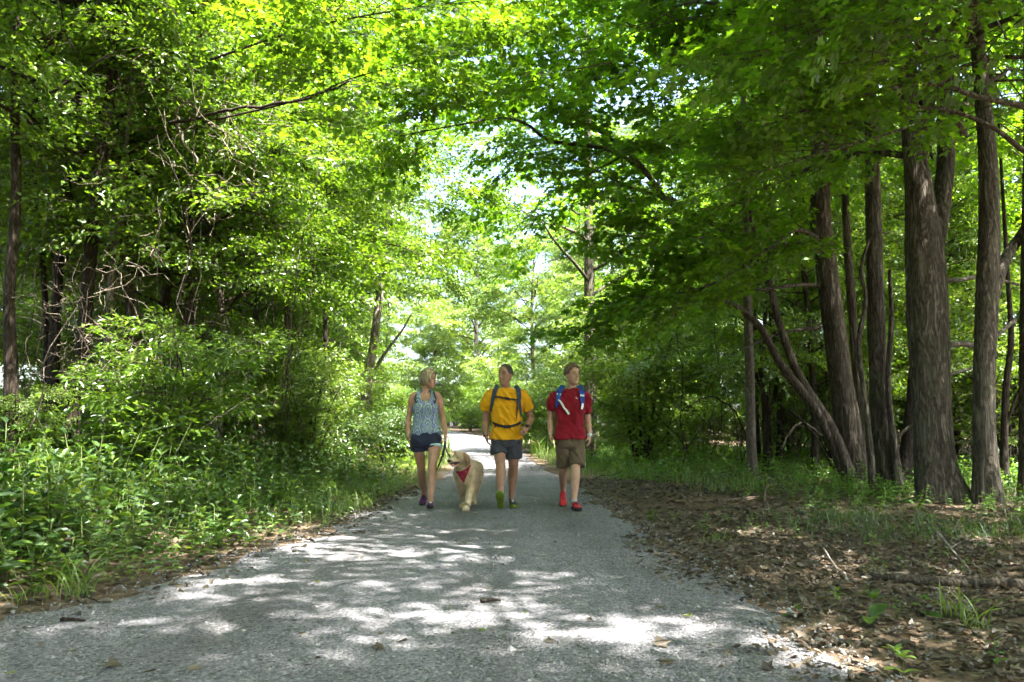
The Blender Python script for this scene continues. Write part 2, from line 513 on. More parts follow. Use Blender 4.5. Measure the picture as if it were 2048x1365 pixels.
def pz(x, y):
    """height of the walkable surface"""
    h = PATH_BVH.ray_cast(Vector((x, y, 5)), Vector((0, 0, -1)))
    g = float(gz(x, y))
    return max(g, h[0].z) if h[0] is not None else g
# ------------------------------------------------------------------ foliage building blocks
OVAL = np.array([(0, 0, 0), (0.30, 0.25, 0.055), (0.70, 0.20, 0.045), (1, 0, -0.06), (0.70, -0.20, 0.045), (0.30, -0.25, 0.055)], float)
OVAL_F = np.array([(0, 5, 4, 3), (0, 3, 2, 1)])
LANCE = OVAL * np.array([1, 0.62, 1.0])
MAPLE = np.array([(0, 0, 0), (0.02, 0.40, 0.03), (0.27, 0.22, 0.02), (0.60, 0.54, 0.04), (0.60, 0.17, 0.015), (1, 0, -0.08),
                  (0.60, -0.17, 0.015), (0.60, -0.54, 0.04), (0.27, -0.22, 0.02), (0.02, -0.40, 0.03)], float)
MAPLE_F = np.array([(0, 9, 8, 7, 6, 5), (0, 5, 4, 3, 2, 1)])
SHAPES = {'oval': (OVAL, OVAL_F), 'lance': (LANCE, OVAL_F), 'maple': (MAPLE, MAPLE_F)}

def leaves_geo(pos, d, nrm, size, shape):
    """arrays of leaves -> verts (n*k,3), faces (n*2,m), leaf id per face"""
    lv, lf = SHAPES[shape]
    d = unit(d); s = unit(np.cross(nrm, d)); nn = np.cross(d, s)
    V = pos[:, None, :] + size[:, None, None] * (lv[None, :, 0, None] * d[:, None, :] + lv[None, :, 1, None] * s[:, None, :] + lv[None, :, 2, None] * nn[:, None, :])
    n, k = len(pos), len(lv)
    F = (lf[None] + (np.arange(n) * k)[:, None, None]).reshape(-1, lf.shape[1])
    return V.reshape(-1, 3), F, np.repeat(np.arange(n), len(lf))

def prism(a, b, r0, r1):
    """thin three-sided twigs; a,b (n,3)"""
    a = np.atleast_2d(a); b = np.atleast_2d(b)
    t = unit(b - a)
    ref = np.where(np.abs(t[:, 2:3]) > 0.8, np.array([[1.0, 0, 0]]), np.array([[0, 0, 1.0]]))
    u = unit(np.cross(t, ref)); v = np.cross(t, u)
    ang = np.array([0, 2.094, 4.189])
    o = np.cos(ang)[None, :, None] * u[:, None] + np.sin(ang)[None, :, None] * v[:, None]
    A = a[:, None] + o * np.asarray(r0).reshape(-1, 1, 1); B = b[:, None] + o * np.asarray(r1).reshape(-1, 1, 1)
    V = np.concatenate([A, B], 1).reshape(-1, 3)
    base = np.arange(len(a))[:, None] * 6
    F = np.concatenate([base + np.array([[0, 1, 4, 3]]), base + np.array([[1, 2, 5, 4]]), base + np.array([[2, 0, 3, 5]])], 0)
    return V, F

def spray(rng, L=1.0, leaf=0.1, shape='oval', side=9, step=0.085, droop=0.15, tilt=0.45, dens=1.0, jit=0.02):
    """a leafy branchlet along +x, lying roughly in the xy plane"""
    pos, dr, nr, sz, ta, tb, tr0, tr1 = [], [], [], [], [], [], [], []
    def curve(p0, ang, ln, n, zz):
        p = [np.array(p0, float)]
        a = ang
        for i in range(n):
            a += rng.normal(0, 0.12)
            q = p[-1] + ln / n * np.array([math.cos(a), math.sin(a), zz - droop * (i + 1) / n + rng.normal(0, 0.06)])
            p.append(q)
        return p, a
    def leafline(p, first=0.1):
        for i in range(len(p) - 1):
            seg = p[i + 1] - p[i]; ln = np.linalg.norm(seg); t = seg / ln
            k = max(1, int(ln / step + rng.random()))
            for j in range(k):
                if rng.random() > dens: continue
                b = p[i] + seg * (j + rng.random()) / k
                for sgn in (-1, 1):
                    a = sgn * rng.uniform(0.5, 1.25)
                    ca, sa = math.cos(a), math.sin(a)
                    dd = np.array([t[0] * ca - t[1] * sa, t[0] * sa + t[1] * ca, rng.normal(-0.25, 0.3)])
                    pos.append(b + 0.3 * leaf * unit(dd) + rng.normal(0, 1, 3) * np.array([jit, jit, jit * 0.8]))
                    dr.append(dd); nr.append(np.array([rng.normal(0, tilt), rng.normal(0, tilt), 1.0]))
                    sz.append(leaf * rng.uniform(0.6, 1.2))
        t = unit(p[-1] - p[-2])
        pos.append(p[-1]); dr.append(t + np.array([0, 0, -0.3])); nr.append(np.array([rng.normal(0, tilt), rng.normal(0, tilt), 1.0])); sz.append(leaf)
    main, _ = curve((0, 0, 0), 0, L, 6, 0.06)
    for i in (0, 2, 4):
        ta.append(main[i]); tb.append(main[i + 2]); tr0.append(0.007 * L * (1 - i / 7)); tr1.append(0.007 * L * (1 - (i + 2) / 7))
    leafline(main[2:])
    for s in range(side):
        u = 0.12 + 0.85 * (s + rng.random() * 0.6) / side
        i = min(5, int(u * 6)); p0 = main[i] + (main[i + 1] - main[i]) * (u * 6 - i)
        sg = 1 if s % 2 else -1
        ln = L * (0.18 + 0.42 * (1 - u)) * rng.uniform(0.75, 1.2)
        p, _ = curve(p0, sg * rng.uniform(0.6, 1.15), ln, 3, rng.normal(0.05, 0.12))
        ta.append(p[0]); tb.append(p[3]); tr0.append(0.0035 * L); tr1.append(0.001 * L)
        leafline(p)
    pos, dr, nr, sz = map(np.array, (pos, dr, nr, sz))
    LV, LF, lid = leaves_geo(pos, dr, nr, sz, shape)
    TV, TF = prism(np.array(ta), np.array(tb), np.array(tr0), np.array(tr1))
    return dict(LV=LV, LF=LF, lid=lid, nl=len(pos), TV=TV, TF=TF)

def assemble(mb, temps, idx, R, S, T, rng, mats=(0, 1), var=0.22, bias=None):
    """stamp templates: idx (n,), R (n,3,3), S (n,), T (n,3)"""
    idx = np.asarray(idx)
    for k, t in enumerate(temps):
        sel = np.nonzero(idx == k)[0]
        if len(sel) == 0: continue
        M = R[sel] * S[sel][:, None, None]
        for key, fk, mt in (('LV', 'LF', mats[0]), ('TV', 'TF', mats[1])):
            tv, tf = t[key], t[fk]
            V = np.einsum('nij,vj->nvi', M, tv) + T[sel][:, None, :]
            F = (tf[None] + (np.arange(len(sel)) * len(tv))[:, None, None]).reshape(-1, tf.shape[1])
            if key == 'LV':
                a = rng.normal(0.5, var, (len(sel), t['nl'])) + rng.normal(0, 0.12, (len(sel), 1))
                if bias is not None: a = a + bias[sel][:, None]
                a = a[:, t['lid']].ravel()
            else:
                a = 0.5
            mb.add(V.reshape(-1, 3), F, mt, np.clip(a, 0, 1) if key == 'LV' else a)
    return mb

def rot_from(x, up, roll=0.0):
    """rotation matrices with local x along x, z near up; x (n,3), up (n,3)"""
    x = unit(x); y = unit(np.cross(up, x)); z = np.cross(x, y)
    c, s = np.cos(roll)[:, None], np.sin(roll)[:, None]
    y2 = y * c + z * s; z2 = -y * s + z * c
    return np.stack([x, y2, z2], -1)

RNG = np.random.default_rng(7)
TEMP = {
    'maple': [spray(RNG, 1.15, 0.125, 'maple', 9, 0.12, 0.25, 0.45, 1.0, 0.04) for _ in range(6)],
    'oval': [spray(RNG, 0.95, 0.085, 'oval', 8, 0.075, 0.5, 0.8, 1.0, 0.06) for _ in range(6)],
    'far': [spray(RNG, 1.4, 0.15, 'oval', 10, 0.115, 0.3, 0.7, 1.0, 0.08) for _ in range(6)],
    'shrub': [spray(RNG, 0.8, 0.09, 'oval', 8, 0.085, 0.3, 0.7, 1.0, 0.05) for _ in range(5)],
    'lance': [spray(RNG, 0.8, 0.11, 'lance', 8, 0.085, 0.35, 0.7, 1.0, 0.05) for _ in range(5)],
}

def limbset(rng, H, zb, R, nl, prof, rise=(0.15, 0.7), droop=0.25, top_rise=1.1, axis=None, az0=0.0, sub=6, spr=3, r0=0.05, along=0.25):
    """limbs and sprays of a crown; returns limb tubes list and spray transforms"""
    tubes, X, T, S = [], [], [], []
    for i in range(nl):
        f = (i + 0.5) / nl
        z = zb + (H - zb) * f
        az = az0 + i * 2.39996 + rng.normal(0, 0.35)
        ln = R * prof(f) * rng.uniform(0.75, 1.2)
        ri = rise[0] + (rise[1] - rise[0]) * rng.random() + (top_rise - rise[1]) * max(0, f - 0.6) / 0.4
        base = np.array([0, 0, z]) if axis is None else axis(z)
        n = 7
        P = [base]
        a = az
        for k in range(n - 1):
            a += rng.normal(0, 0.13)
            e = ri - droop * (k / (n - 2)) ** 1.5 * 2.2 + rng.normal(0, 0.08)
            P.append(P[-1] + ln / (n - 1) * np.array([math.cos(a) * math.cos(e), math.sin(a) * math.cos(e), math.sin(e)]))
        P = catmull(P, 10)
        rad = r0 * (0.35 + 0.65 * ln / R) * np.linspace(1, 0.16, 10)
        tubes.append((P, rad))
        for s in range(sub):
            u = along + (1 - along) * (s + rng.random()) / sub
            q = u * 9; j = min(8, int(q)); p0 = P[j] + (P[j + 1] - P[j]) * (q - j)
            t = unit(P[j + 1] - P[j])
            sa = (1 if s % 2 else -1) * rng.uniform(0.35, 1.2)
            d = np.array([t[0] * math.cos(sa) - t[1] * math.sin(sa), t[0] * math.sin(sa) + t[1] * math.cos(sa), t[2] * 0.5 + rng.normal(0.08, 0.28)])
            sl = ln * (0.22 + 0.30 * (1.15 - u)) * rng.uniform(0.7, 1.2)
            Q = np.stack([p0, p0 + d * sl * 0.5 + np.array([0, 0, 0.03]), p0 + d * sl + np.array([0, 0, -0.12 * sl])])
            Q = catmull(Q, 4)
            tubes.append((Q, rad[j] * 0.45 * np.linspace(1, 0.3, 4)))
            for k in range(spr):
                w = (k + 0.6 + 0.4 * rng.random()) / spr
                qq = min(2.999, w * 3); jj = int(qq)
                pos = Q[jj] + (Q[jj + 1] - Q[jj]) * (qq - jj)
                aa = rng.uniform(-0.9, 0.9) if k < spr - 1 else rng.normal(0, 0.25)
                dd = unit(np.array([d[0] * math.cos(aa) - d[1] * math.sin(aa), d[0] * math.sin(aa) + d[1] * math.cos(aa), rng.normal(0.0, 0.25)]))
                X.append(dd); T.append(pos); S.append(rng.uniform(0.75, 1.25))
    return tubes, np.array(X), np.array(T), np.array(S)

def crown_meshes(name, rng, temps, tubes, X, T, S, leafmat, barkmat, trunk=None, keep=None):
    if keep is not None:
        k = keep(T); X, T, S = X[k], T[k], S[k]
    n = len(X)
    up = np.tile(np.array([[0, 0, 1.0]]), (n, 1)) + rng.normal(0, 0.18, (n, 3))
    Rm = rot_from(X, up, rng.normal(0, 0.25, n))
    mb = MB()
    assemble(mb, temps, rng.integers(0, len(temps), n), Rm, S, T, rng)
    crown = mb.mesh(name + '_crown', [leafmat, MAT['twig']], smooth_shade=False)
    bb = MB()
    for P, rad in tubes:
        v, f = tube(P, rad, 6 if rad[0] > 0.02 else 4, cap=False)
        bb.add(v, f)
    branches = bb.mesh(name + '_branches', [barkmat])
    return crown, branches

def bark_disp(seed, amp=0.10, k=7):
    def f(th, s, R):
        c, q = np.cos(th), np.sin(th)
        n = vnoise(c * k * 0.5, q * k * 0.5, s * 1.1, seed)
        n2 = vnoise(c * k * 1.1, q * k * 1.1, s * 2.3, seed + 5)
        n3 = vnoise(c * 1.2, q * 1.2, s * 0.9, seed + 8)
        return 1 + amp * (0.55 * (0.5 - np.abs(n)) + 0.35 * (0.5 - np.abs(n2))) * 2 + 0.09 * n3
    return f

def trunk_geo(P, R, seed, seg=20, spacing=0.07, amp=0.10, flare=0.5):
    """a trunk with bark relief and a flared root base; P from the ground up"""
    P = np.asarray(P, float); R = np.asarray(R, float)
    ln = np.sum(np.linalg.norm(np.diff(P, axis=0), axis=1))
    n = max(6, min(160, int(ln / spacing)))
    PP = catmull(np.column_stack([P, R]), n)
    pts, rad = PP[:, :3], np.maximum(PP[:, 3], 0.004)
    bd = bark_disp(seed, amp)
    def disp(th, s, RR):
        fl = np.exp(-s / (0.25 + 0.8 * RR[0, 0]))
        roots = 1 + flare * fl * (0.55 + 0.45 * np.cos(th * 4 + seed) + 0.3 * np.cos(th * 3 + seed * 2))
        return bd(th, s, RR) * roots
    return tube(pts, rad, seg, True, disp)

# archetypes: crown meshes shared by several trees
def arche(name, seed, temps, leafmat, barkmat, H, zb, R, nl, prof, keep=None, **kw):
    rng = np.random.default_rng(seed)
    tubes, X, T, S = limbset(rng, H, zb, R, nl, prof, **kw)
    cr, br = crown_meshes(name, rng, temps, tubes, X, T, S, leafmat, barkmat, keep=keep)
    return dict(crown=cr, branch=br, H=H, nleaf=len(X))

dome = lambda f: 0.45 + 0.55 * math.sin(math.pi * min(1, 0.25 + 0.8 * f)) if f < 0.8 else 0.75 * (1.25 - f) / 0.45
column = lambda f: 0.85 if f < 0.7 else 0.85 * (1.15 - f) / 0.45
ARC = {
    'maple_a': arche('maple_a', 11, TEMP['maple'], MAT['maple'], MAT['bark_furrow'], 13.0, 4.6, 4.6, 22, dome, sub=5, spr=2, r0=0.06, droop=0.22),
    'maple_b': arche('maple_b', 12, TEMP['maple'], MAT['maple'], MAT['bark_furrow'], 11.5, 4.2, 4.2, 20, dome, sub=5, spr=2, r0=0.055, droop=0.3),
    'thick_a': arche('thick_a', 13, TEMP['oval'], MAT['oval'], MAT['bark_thick'], 9.5, 1.6, 2.3, 30, column, sub=6, spr=2, r0=0.03, droop=0.35),
    'thick_b': arche('thick_b', 14, TEMP['oval'], MAT['oval'], MAT['bark_thick'], 11.0, 2.2, 2.6, 30, column, sub=6, spr=2, r0=0.032, droop=0.2),
    'wood_a': arche('wood_a', 15, TEMP['far'], MAT['far'], MAT['bark_thick'], 16.0, 3.0, 4.0, 30, dome, sub=6, spr=2, r0=0.05, droop=0.22, rise=(0.35, 1.05)),
    'wood_b': arche('wood_b', 16, TEMP['far'], MAT['far'], MAT['bark_thick'], 13.0, 1.8, 3.6, 28, dome, sub=6, spr=2, r0=0.045, droop=0.28, rise=(0.3, 1.0)),
}

def shrub_arche(name, seed, temps, leafmat, H, R, ns, spr=16, barkmat='bark_thick'):
    rng = np.random.default_rng(seed)
    tubes, X, T, S = [], [], [], []
    for i in range(ns):
        az = i * 2.39996 + rng.normal(0, 0.3)
        ln = H * rng.uniform(0.6, 1.1); out = R * rng.uniform(0.25, 1.0)
        d = np.array([math.cos(az), math.sin(az), 0])
        P = catmull(np.stack([d * 0.08, d * out * 0.35 + np.array([0, 0, ln * 0.55]), d * out * 0.75 + np.array([0, 0, ln * 0.9]), d * out * 1.1 + np.array([0, 0, ln * 0.93])]), 10)
        tubes.append((P, 0.016 * H / 2 * np.linspace(1, 0.25, 10)))
        for k in range(spr):
            u = 0.12 + 0.88 * (k + rng.random()) / spr
            q = u * 9; j = min(8, int(q)); p = P[j] + (P[j + 1] - P[j]) * (q - j)
            a = rng.uniform(0, 6.283)
            X.append(np.array([math.cos(a), math.sin(a), rng.normal(0.2, 0.3)]) + 0.5 * d); T.append(p); S.append(rng.uniform(0.6, 1.15) * (1.1 - 0.35 * u))
    cr, br = crown_meshes(name, rng, temps, tubes, np.array(X), np.array(T), np.array(S), leafmat, MAT[barkmat])
    return dict(crown=cr, branch=br, H=H)
SHR = {
    'shrub_a': shrub_arche('shrub_a', 31, TEMP['shrub'], MAT['far'], 2.6, 1.2, 11, 14),
    'shrub_b': shrub_arche('shrub_b', 32, TEMP['lance'], MAT['oval'], 2.1, 1.2, 11, 13),
    'shrub_c': shrub_arche('shrub_c', 33, TEMP['shrub'], MAT['under'], 1.5, 1.0, 10, 10),
}

def crown_on(root, key, lib, loc=(0, 0, 0), rotz=0.0, scale=1.0, bark=None):
    a = lib[key]
    b = link('branches', a['branch'], root, loc, rotz, scale)
    c = link('crown', a['crown'], root, loc, rotz, scale)
    return c

def hero_tree(name, label, d, poly, bark, seed, crown=None, cscale=1.0, crot=0.0, extra=(), seg=20, amp=0.10, top=None, group=None, flare=0.35, coff=(0, 0, 0), cat='tree', wk=0.84):
    """poly: (px, py, width_px) from the base up, at distance d; extra: further stems [(name, [(px,py,w,d)...])]"""
    base = W(poly[0][0], poly[0][1], d)
    bx, by = base[0], base[1]
    bz = float(gz(bx, by)) - 0.03
    P = [np.array([bx, by, bz])]; R = [poly[0][2] * wk * d / FPX / 2]
    for (px, py, w) in poly[1:]:
        p = W(px, py, d)
        if p[2] < bz + 0.1: continue
        P.append(p); R.append(w * wk * d / FPX / 2)
    if top:
        t = unit(P[-1] - P[-2]); t = unit(t * 0.6 + np.array([0, 0, 0.6]))
        k = (top - P[-1][2]) / t[2]
        if k > 0.5:
            P.append(P[-1] + t * k * 0.5); R.append(R[-1] * 0.7)
            P.append(P[-2] + t * k); R.append(R[-2] * 0.22)
    root = empty(name, (bx, by, bz))
    tag(root, label, cat, group)
    v, f = trunk_geo(np.array(P) - P[0], R, seed, seg, 0.07, amp, flare)
    mb = MB(); mb.add(v, f)
    link('trunk', mb.mesh('trunk', [MAT[bark]]), root)
    for (nm_, pts, sd) in extra:
        Q = []; q = []
        for (px, py, w, dd) in pts:
            p = W(px, py, dd); Q.append(p - P[0]); q.append(w * (wk - 0.1) * dd / FPX / 2)
        if nm_ == 'stem' and pts[0][1] > 840:
            Q[0][2] = min(Q[0][2], 0.0)
        v, f = trunk_geo(Q, q, sd, 12 if q[0] > 0.03 else 8, 0.09, 0.08, 0.25 if nm_ == 'stem' and pts[0][1] > 840 else 0.03)
        mb = MB(); mb.add(v, f)
        link(nm_, mb.mesh(nm_, [MAT[bark]]), root)
    if crown:
        c = np.array(coff, float)
        crown_on(root, crown, ARC, tuple(c), crot, cscale)
    return root, P

def limb_foliage(root, name, limbs, temps, leafmat, seed, per_m=7.0, spread=0.7, scale=1.0, start=0.15, rise=0.0):
    """sprays along hand-laid limbs (world polylines); one crown mesh under root"""
    rng = np.random.default_rng(seed)
    X, T, S = [], [], []
    ta, tb = [], []
    for P in limbs:
        P = np.asarray(P)
        ln = np.sum(np.linalg.norm(np.diff(P, axis=0), axis=1))
        n = int(ln * per_m)
        C = catmull(P, 60)
        for i in range(n):
            u = start + (1 - start) * (i + rng.random()) / n
            j = min(58, int(u * 59)); p = C[j]; t = unit(C[j + 1] - C[j])
            sa = rng.choice([-1, 1]) * rng.uniform(0.3, 1.5)
            d = unit(np.array([t[0] * math.cos(sa) - t[1] * math.sin(sa), t[0] * math.sin(sa) + t[1] * math.cos(sa), rng.normal(rise, 0.25)]))
            off = abs(rng.normal(0, spread)) * (1 - 0.5 * u)
            q = p + d * off
            if off > 0.08:
                ta.append(p); tb.append(q)
            X.append(d + 0.35 * rng.normal(0, 1, 3) * np.array([1, 1, 0.3])); T.append(q); S.append(scale * rng.uniform(0.7, 1.2))
    X, T, S = map(np.array, (X, T, S))
    T0 = T - np.array(root.location)
    n = len(X)
    up = np.tile(np.array([[0, 0, 1.0]]), (n, 1)) + rng.normal(0, 0.15, (n, 3))
    mb = MB()
    assemble(mb, temps, rng.integers(0, len(temps), n), rot_from(X, up, rng.normal(0, 0.2, n)), S, T0, rng)
    if ta:
        v, f = prism(np.array(ta) - np.array(root.location), np.array(tb) - np.array(root.location), np.full(len(ta), 0.008), np.full(len(ta), 0.005))
        mb.add(v, f, 1)
    link(name, mb.mesh(name, [leafmat, MAT['twig']], smooth_shade=False), root)

# ------------------------------------------------------------------ the big trees on the right
def Wd(L): return [W(a, b, c) for a, b, c in L]

t_slim, _ = hero_tree('slender_tree', 'slender straight grey tree standing alone at the edge of the green ground cover', 14.2,
    [(1506, 972, 25), (1503, 900, 22), (1500, 760, 21), (1495, 600, 19), (1492, 400, 17), (1484, 0, 14)], 'bark_grey', 101, None, top=13, amp=0.04, flare=0.25)

t_lean, P_lean = hero_tree('leaning_maple', 'brown maple with two crooked stems leaning from its base towards the path', 13.0,
    [(1722, 990, 76), (1703, 900, 58), (1687, 800, 53), (1667, 650, 50), (1652, 520, 49), (1642, 440, 47), (1640, 300, 42), (1634, 100, 38)], 'bark_brown', 102, 'maple_b', 1.0, 0.4, top=12, coff=(0.6, 0, 1.2),
    extra=[('stem', [(1705, 985, 30, 12.8), (1640, 835, 27, 12.7), (1565, 735, 22, 12.6), (1520, 655, 19, 12.5), (1470, 612, 15, 12.4), (1440, 600, 9, 12.2)], 1),
           ('stem', [(1712, 985, 32, 12.7), (1665, 860, 26, 12.7), (1600, 755, 22, 12.7), (1558, 645, 19, 12.6), (1534, 545, 15, 12.5), (1508, 460, 11, 12.4), (1490, 380, 7, 12.4)], 2),
           ('stem', [(1738, 985, 30, 13.4), (1718, 800, 24, 13.4), (1703, 600, 22, 13.4), (1692, 430, 20, 13.5), (1688, 250, 15, 13.6)], 3),
           ('branch', [(1642, 480, 15, 13.0), (1590, 460, 12, 12.5), (1540, 492, 9, 12.0), (1460, 492, 7, 11.6), (1385, 475, 4, 11.2)], 4),
           ('branch', [(1645, 510, 16, 13.0), (1600, 490, 14, 12.6), (1540, 497, 11, 12.2), (1470, 545, 8, 11.8), (1400, 580, 5, 11.4)], 5),
           ('branch', [(1640, 572, 12, 13.0), (1600, 570, 10, 12.7), (1540, 578, 8, 12.3), (1440, 590, 5, 11.8)], 6),
           ('branch', [(1640, 655, 10, 13.0), (1585, 662, 8, 12.8), (1545, 672, 6, 12.6), (1480, 700, 4, 12.3)], 7),
           ('limb', [(1520, 500, 14, 12.5), (1440, 455, 14, 13.6), (1330, 400, 14, 14.2), (1295, 350, 14, 14.0), (1240, 310, 12, 13.4), (1180, 292, 10, 12.9), (1100, 282, 9, 12.5), (1055, 250, 8, 12.2), (1005, 236, 6, 12.0), (930, 248, 5, 11.7), (800, 272, 3, 11.2)], 61),
           ('limb', [(1330, 398, 13, 14.6), (1280, 330, 12, 13.9), (1210, 270, 10, 13.2), (1140, 235, 8, 12.6), (1040, 190, 6, 11.8), (900, 165, 5, 11.0), (760, 175, 3, 10.2)], 62),
           ('limb', [(1350, 400, 10, 14.8), (1260, 375, 8, 14.6), (1190, 340, 5, 14.2), (1140, 320, 3, 13.9)], 63)])
LB = {
 'a': Wd([(1642, 480, 13.0), (1590, 460, 12.5), (1540, 492, 12.0), (1460, 492, 11.6), (1385, 475, 11.2), (1280, 470, 11.2)]),
 'b': Wd([(1645, 510, 13.0), (1540, 497, 12.2), (1470, 545, 11.8), (1400, 580, 11.4), (1290, 590, 11.2)]),
 'c': Wd([(1640, 572, 13.0), (1540, 578, 12.3), (1440, 590, 12.0), (1330, 640, 11.8)]),
 'd': Wd([(1470, 612, 12.4), (1400, 600, 12.6), (1300, 620, 12.8), (1190, 660, 13.2)]),
 'e': Wd([(1508, 460, 12.4), (1440, 420, 12.4), (1330, 430, 12.6), (1200, 500, 13.0)]),
}
limb_foliage(t_lean, 'low_foliage', list(LB.values()), TEMP['maple'], MAT['maple'], 201, 4.6, 0.55, 0.9, 0.25)

t_twin, _ = hero_tree('twin_stem_maple', 'grey brown maple with a wavy thin stem hugging its side, left of the thickest trunk', 11.5,
    [(1778, 1003, 54), (1766, 900, 45), (1757, 760, 40), (1751, 600, 38), (1748, 450, 36), (1744, 300, 32), (1735, 120, 28)], 'bark_furrow', 103, 'maple_b', 1.05, 3.0, top=12, amp=0.08, coff=(0, 0.8, 0.8),
    extra=[('stem', [(1748, 1003, 22, 11.3), (1738, 880, 17, 11.3), (1726, 770, 15, 11.3), (1717, 690, 14, 11.3), (1731, 600, 12, 11.35), (1722, 540, 10, 11.4), (1738, 480, 7, 11.4)], 11),
           ('stem', [(1802, 1003, 30, 11.3), (1788, 890, 20, 11.3), (1776, 770, 15, 11.3), (1783, 640, 12, 11.3), (1779, 540, 9, 11.3)], 12),
           ('branch', [(1776, 905, 8, 11.4), (1800, 870, 8, 11.3), (1835, 838, 7, 11.2), (1850, 815, 5, 11.1)], 13)])
t_darkstem, _ = hero_tree('dark_tree', 'nearly black narrow trunk leaning just left of the thickest trunk', 12.6,
    [(1806, 1003, 40), (1815, 900, 32), (1826, 780, 26), (1836, 640, 22), (1846, 450, 18), (1850, 250, 14)], 'bark_dark', 104, None, top=10, amp=0.05)
t_big, P_big = hero_tree('forked_maple', 'thickest maple of the right-hand row, forking into two stems high up', 10.0,
    [(1887, 1030, 106), (1873, 950, 88), (1866, 850, 82), (1860, 700, 84), (1852, 570, 86), (1848, 480, 84), (1838, 380, 62), (1822, 250, 44), (1806, 100, 38), (1792, -40, 34)], 'bark_furrow', 105, 'maple_b', 1.0, 2.1, top=11, seg=26,
    extra=[('stem', [(1868, 500, 50, 10.1), (1884, 400, 46, 10.2), (1893, 300, 42, 10.3), (1886, 150, 36, 10.4), (1876, 0, 32, 10.5), (1872, -160, 20, 10.6)], 21),
           ('branch', [(1885, 560, 16, 10.1), (1920, 560, 12, 10.5), (1970, 555, 9, 11.0), (2060, 575, 6, 11.6)], 22),
           ('branch', [(1895, 690, 18, 10.2), (1925, 688, 17, 10.8), (1970, 688, 14, 11.4), (2030, 640, 10, 12.0)], 23),
           ('branch', [(1890, 750, 10, 10.2), (1925, 742, 8, 10.6), (1980, 725, 5, 11.2)], 24)])
t_spot, P_spot = hero_tree('sun_spotted_maple', 'tall straight maple flecked with sunlight, right of the thickest trunk', 9.6,
    [(1978, 1025, 64), (1971, 900, 50), (1968, 760, 47), (1973, 600, 48), (1979, 450, 46), (1976, 320, 42), (1966, 200, 36), (1952, 60, 32), (1944, -80, 29)], 'bark_furrow', 106, 'maple_a', 0.95, 4.0, top=12, amp=0.06,
    extra=[('stem', [(1985, 600, 26, 9.6), (2010, 520, 28, 9.8), (2045, 465, 24, 10.0), (2075, 400, 20, 10.2), (2090, 250, 12, 10.4)], 31),
           ('branch', [(2110, 225, 20, 8.2), (2048, 212, 17, 8.1), (1960, 195, 15, 8.0), (1860, 168, 13, 7.9), (1720, 192, 9, 7.9), (1600, 225, 7, 8.0), (1450, 250, 4, 8.1)], 32),
           ('branch', [(2120, 340, 17, 8.6), (2048, 302, 15, 8.5), (1985, 255, 13, 8.3), (1900, 222, 10, 8.2), (1800, 216, 7, 8.1), (1700, 230, 4, 8.0)], 33),
           ('branch', [(1900, 222, 7, 8.2), (1800, 260, 7, 8.1), (1720, 285, 5, 8.0), (1600, 320, 4, 7.9), (1500, 352, 3, 7.9)], 34)])
LS = [Wd([(2048, 212, 8.1), (1860, 168, 7.9), (1720, 192, 7.9), (1600, 225, 8.0), (1450, 250, 8.1)]),
      Wd([(1985, 255, 8.3), (1800, 216, 8.1), (1650, 240, 8.0)]),
      Wd([(1800, 260, 8.1), (1600, 320, 7.9), (1480, 360, 7.9)]),
      Wd([(1950, 20, 7.4), (1800, 20, 7.0), (1650, 60, 6.8), (1480, 130, 6.8)]),
      Wd([(2048, 80, 6.6), (1850, 90, 6.2), (1700, 130, 6.0)])]
limb_foliage(t_spot, 'low_foliage', LS, TEMP['maple'], MAT['maple'], 202, 6.5, 0.45, 0.72, 0.05, rise=0.1)
hero_tree('black_stemmed_tree', 'thin black twisted tree behind and right of the sun-flecked maple', 12.5,
    [(2012, 1000, 22), (2008, 900, 18), (2012, 780, 16), (2022, 680, 13), (2016, 560, 10)], 'bark_dark', 107, None, top=7, amp=0.05,
    extra=[('branch', [(2010, 860, 9, 12.5), (2030, 800, 8, 12.4), (2050, 760, 7, 12.3)], 41), ('branch', [(2010, 920, 9, 12.5), (1990, 860, 7, 12.6), (1985, 780, 5, 12.8)], 42)])
hero_tree('edge_maple', 'greenish trunk cut off by the right edge of the picture', 9.8,
    [(2062, 1035, 44), (2058, 900, 40), (2056, 700, 38), (2060, 450, 36), (2062, 100, 30)], 'bark_furrow', 108, None, top=11, amp=0.06)
hero_tree('crooked_black_tree', 'crooked blackish small tree behind the slender grey one', 17.0,
    [(1537, 935, 22), (1533, 850, 18), (1528, 780, 16), (1522, 720, 13), (1530, 640, 9)], 'bark_dark', 109, None, top=6.5, amp=0.06,
    extra=[('branch', [(1533, 840, 12, 17), (1550, 790, 10, 17), (1556, 720, 8, 17), (1570, 650, 5, 17)], 51), ('branch', [(1530, 790, 10, 17), (1508, 740, 8, 17), (1490, 660, 5, 17)], 52)])

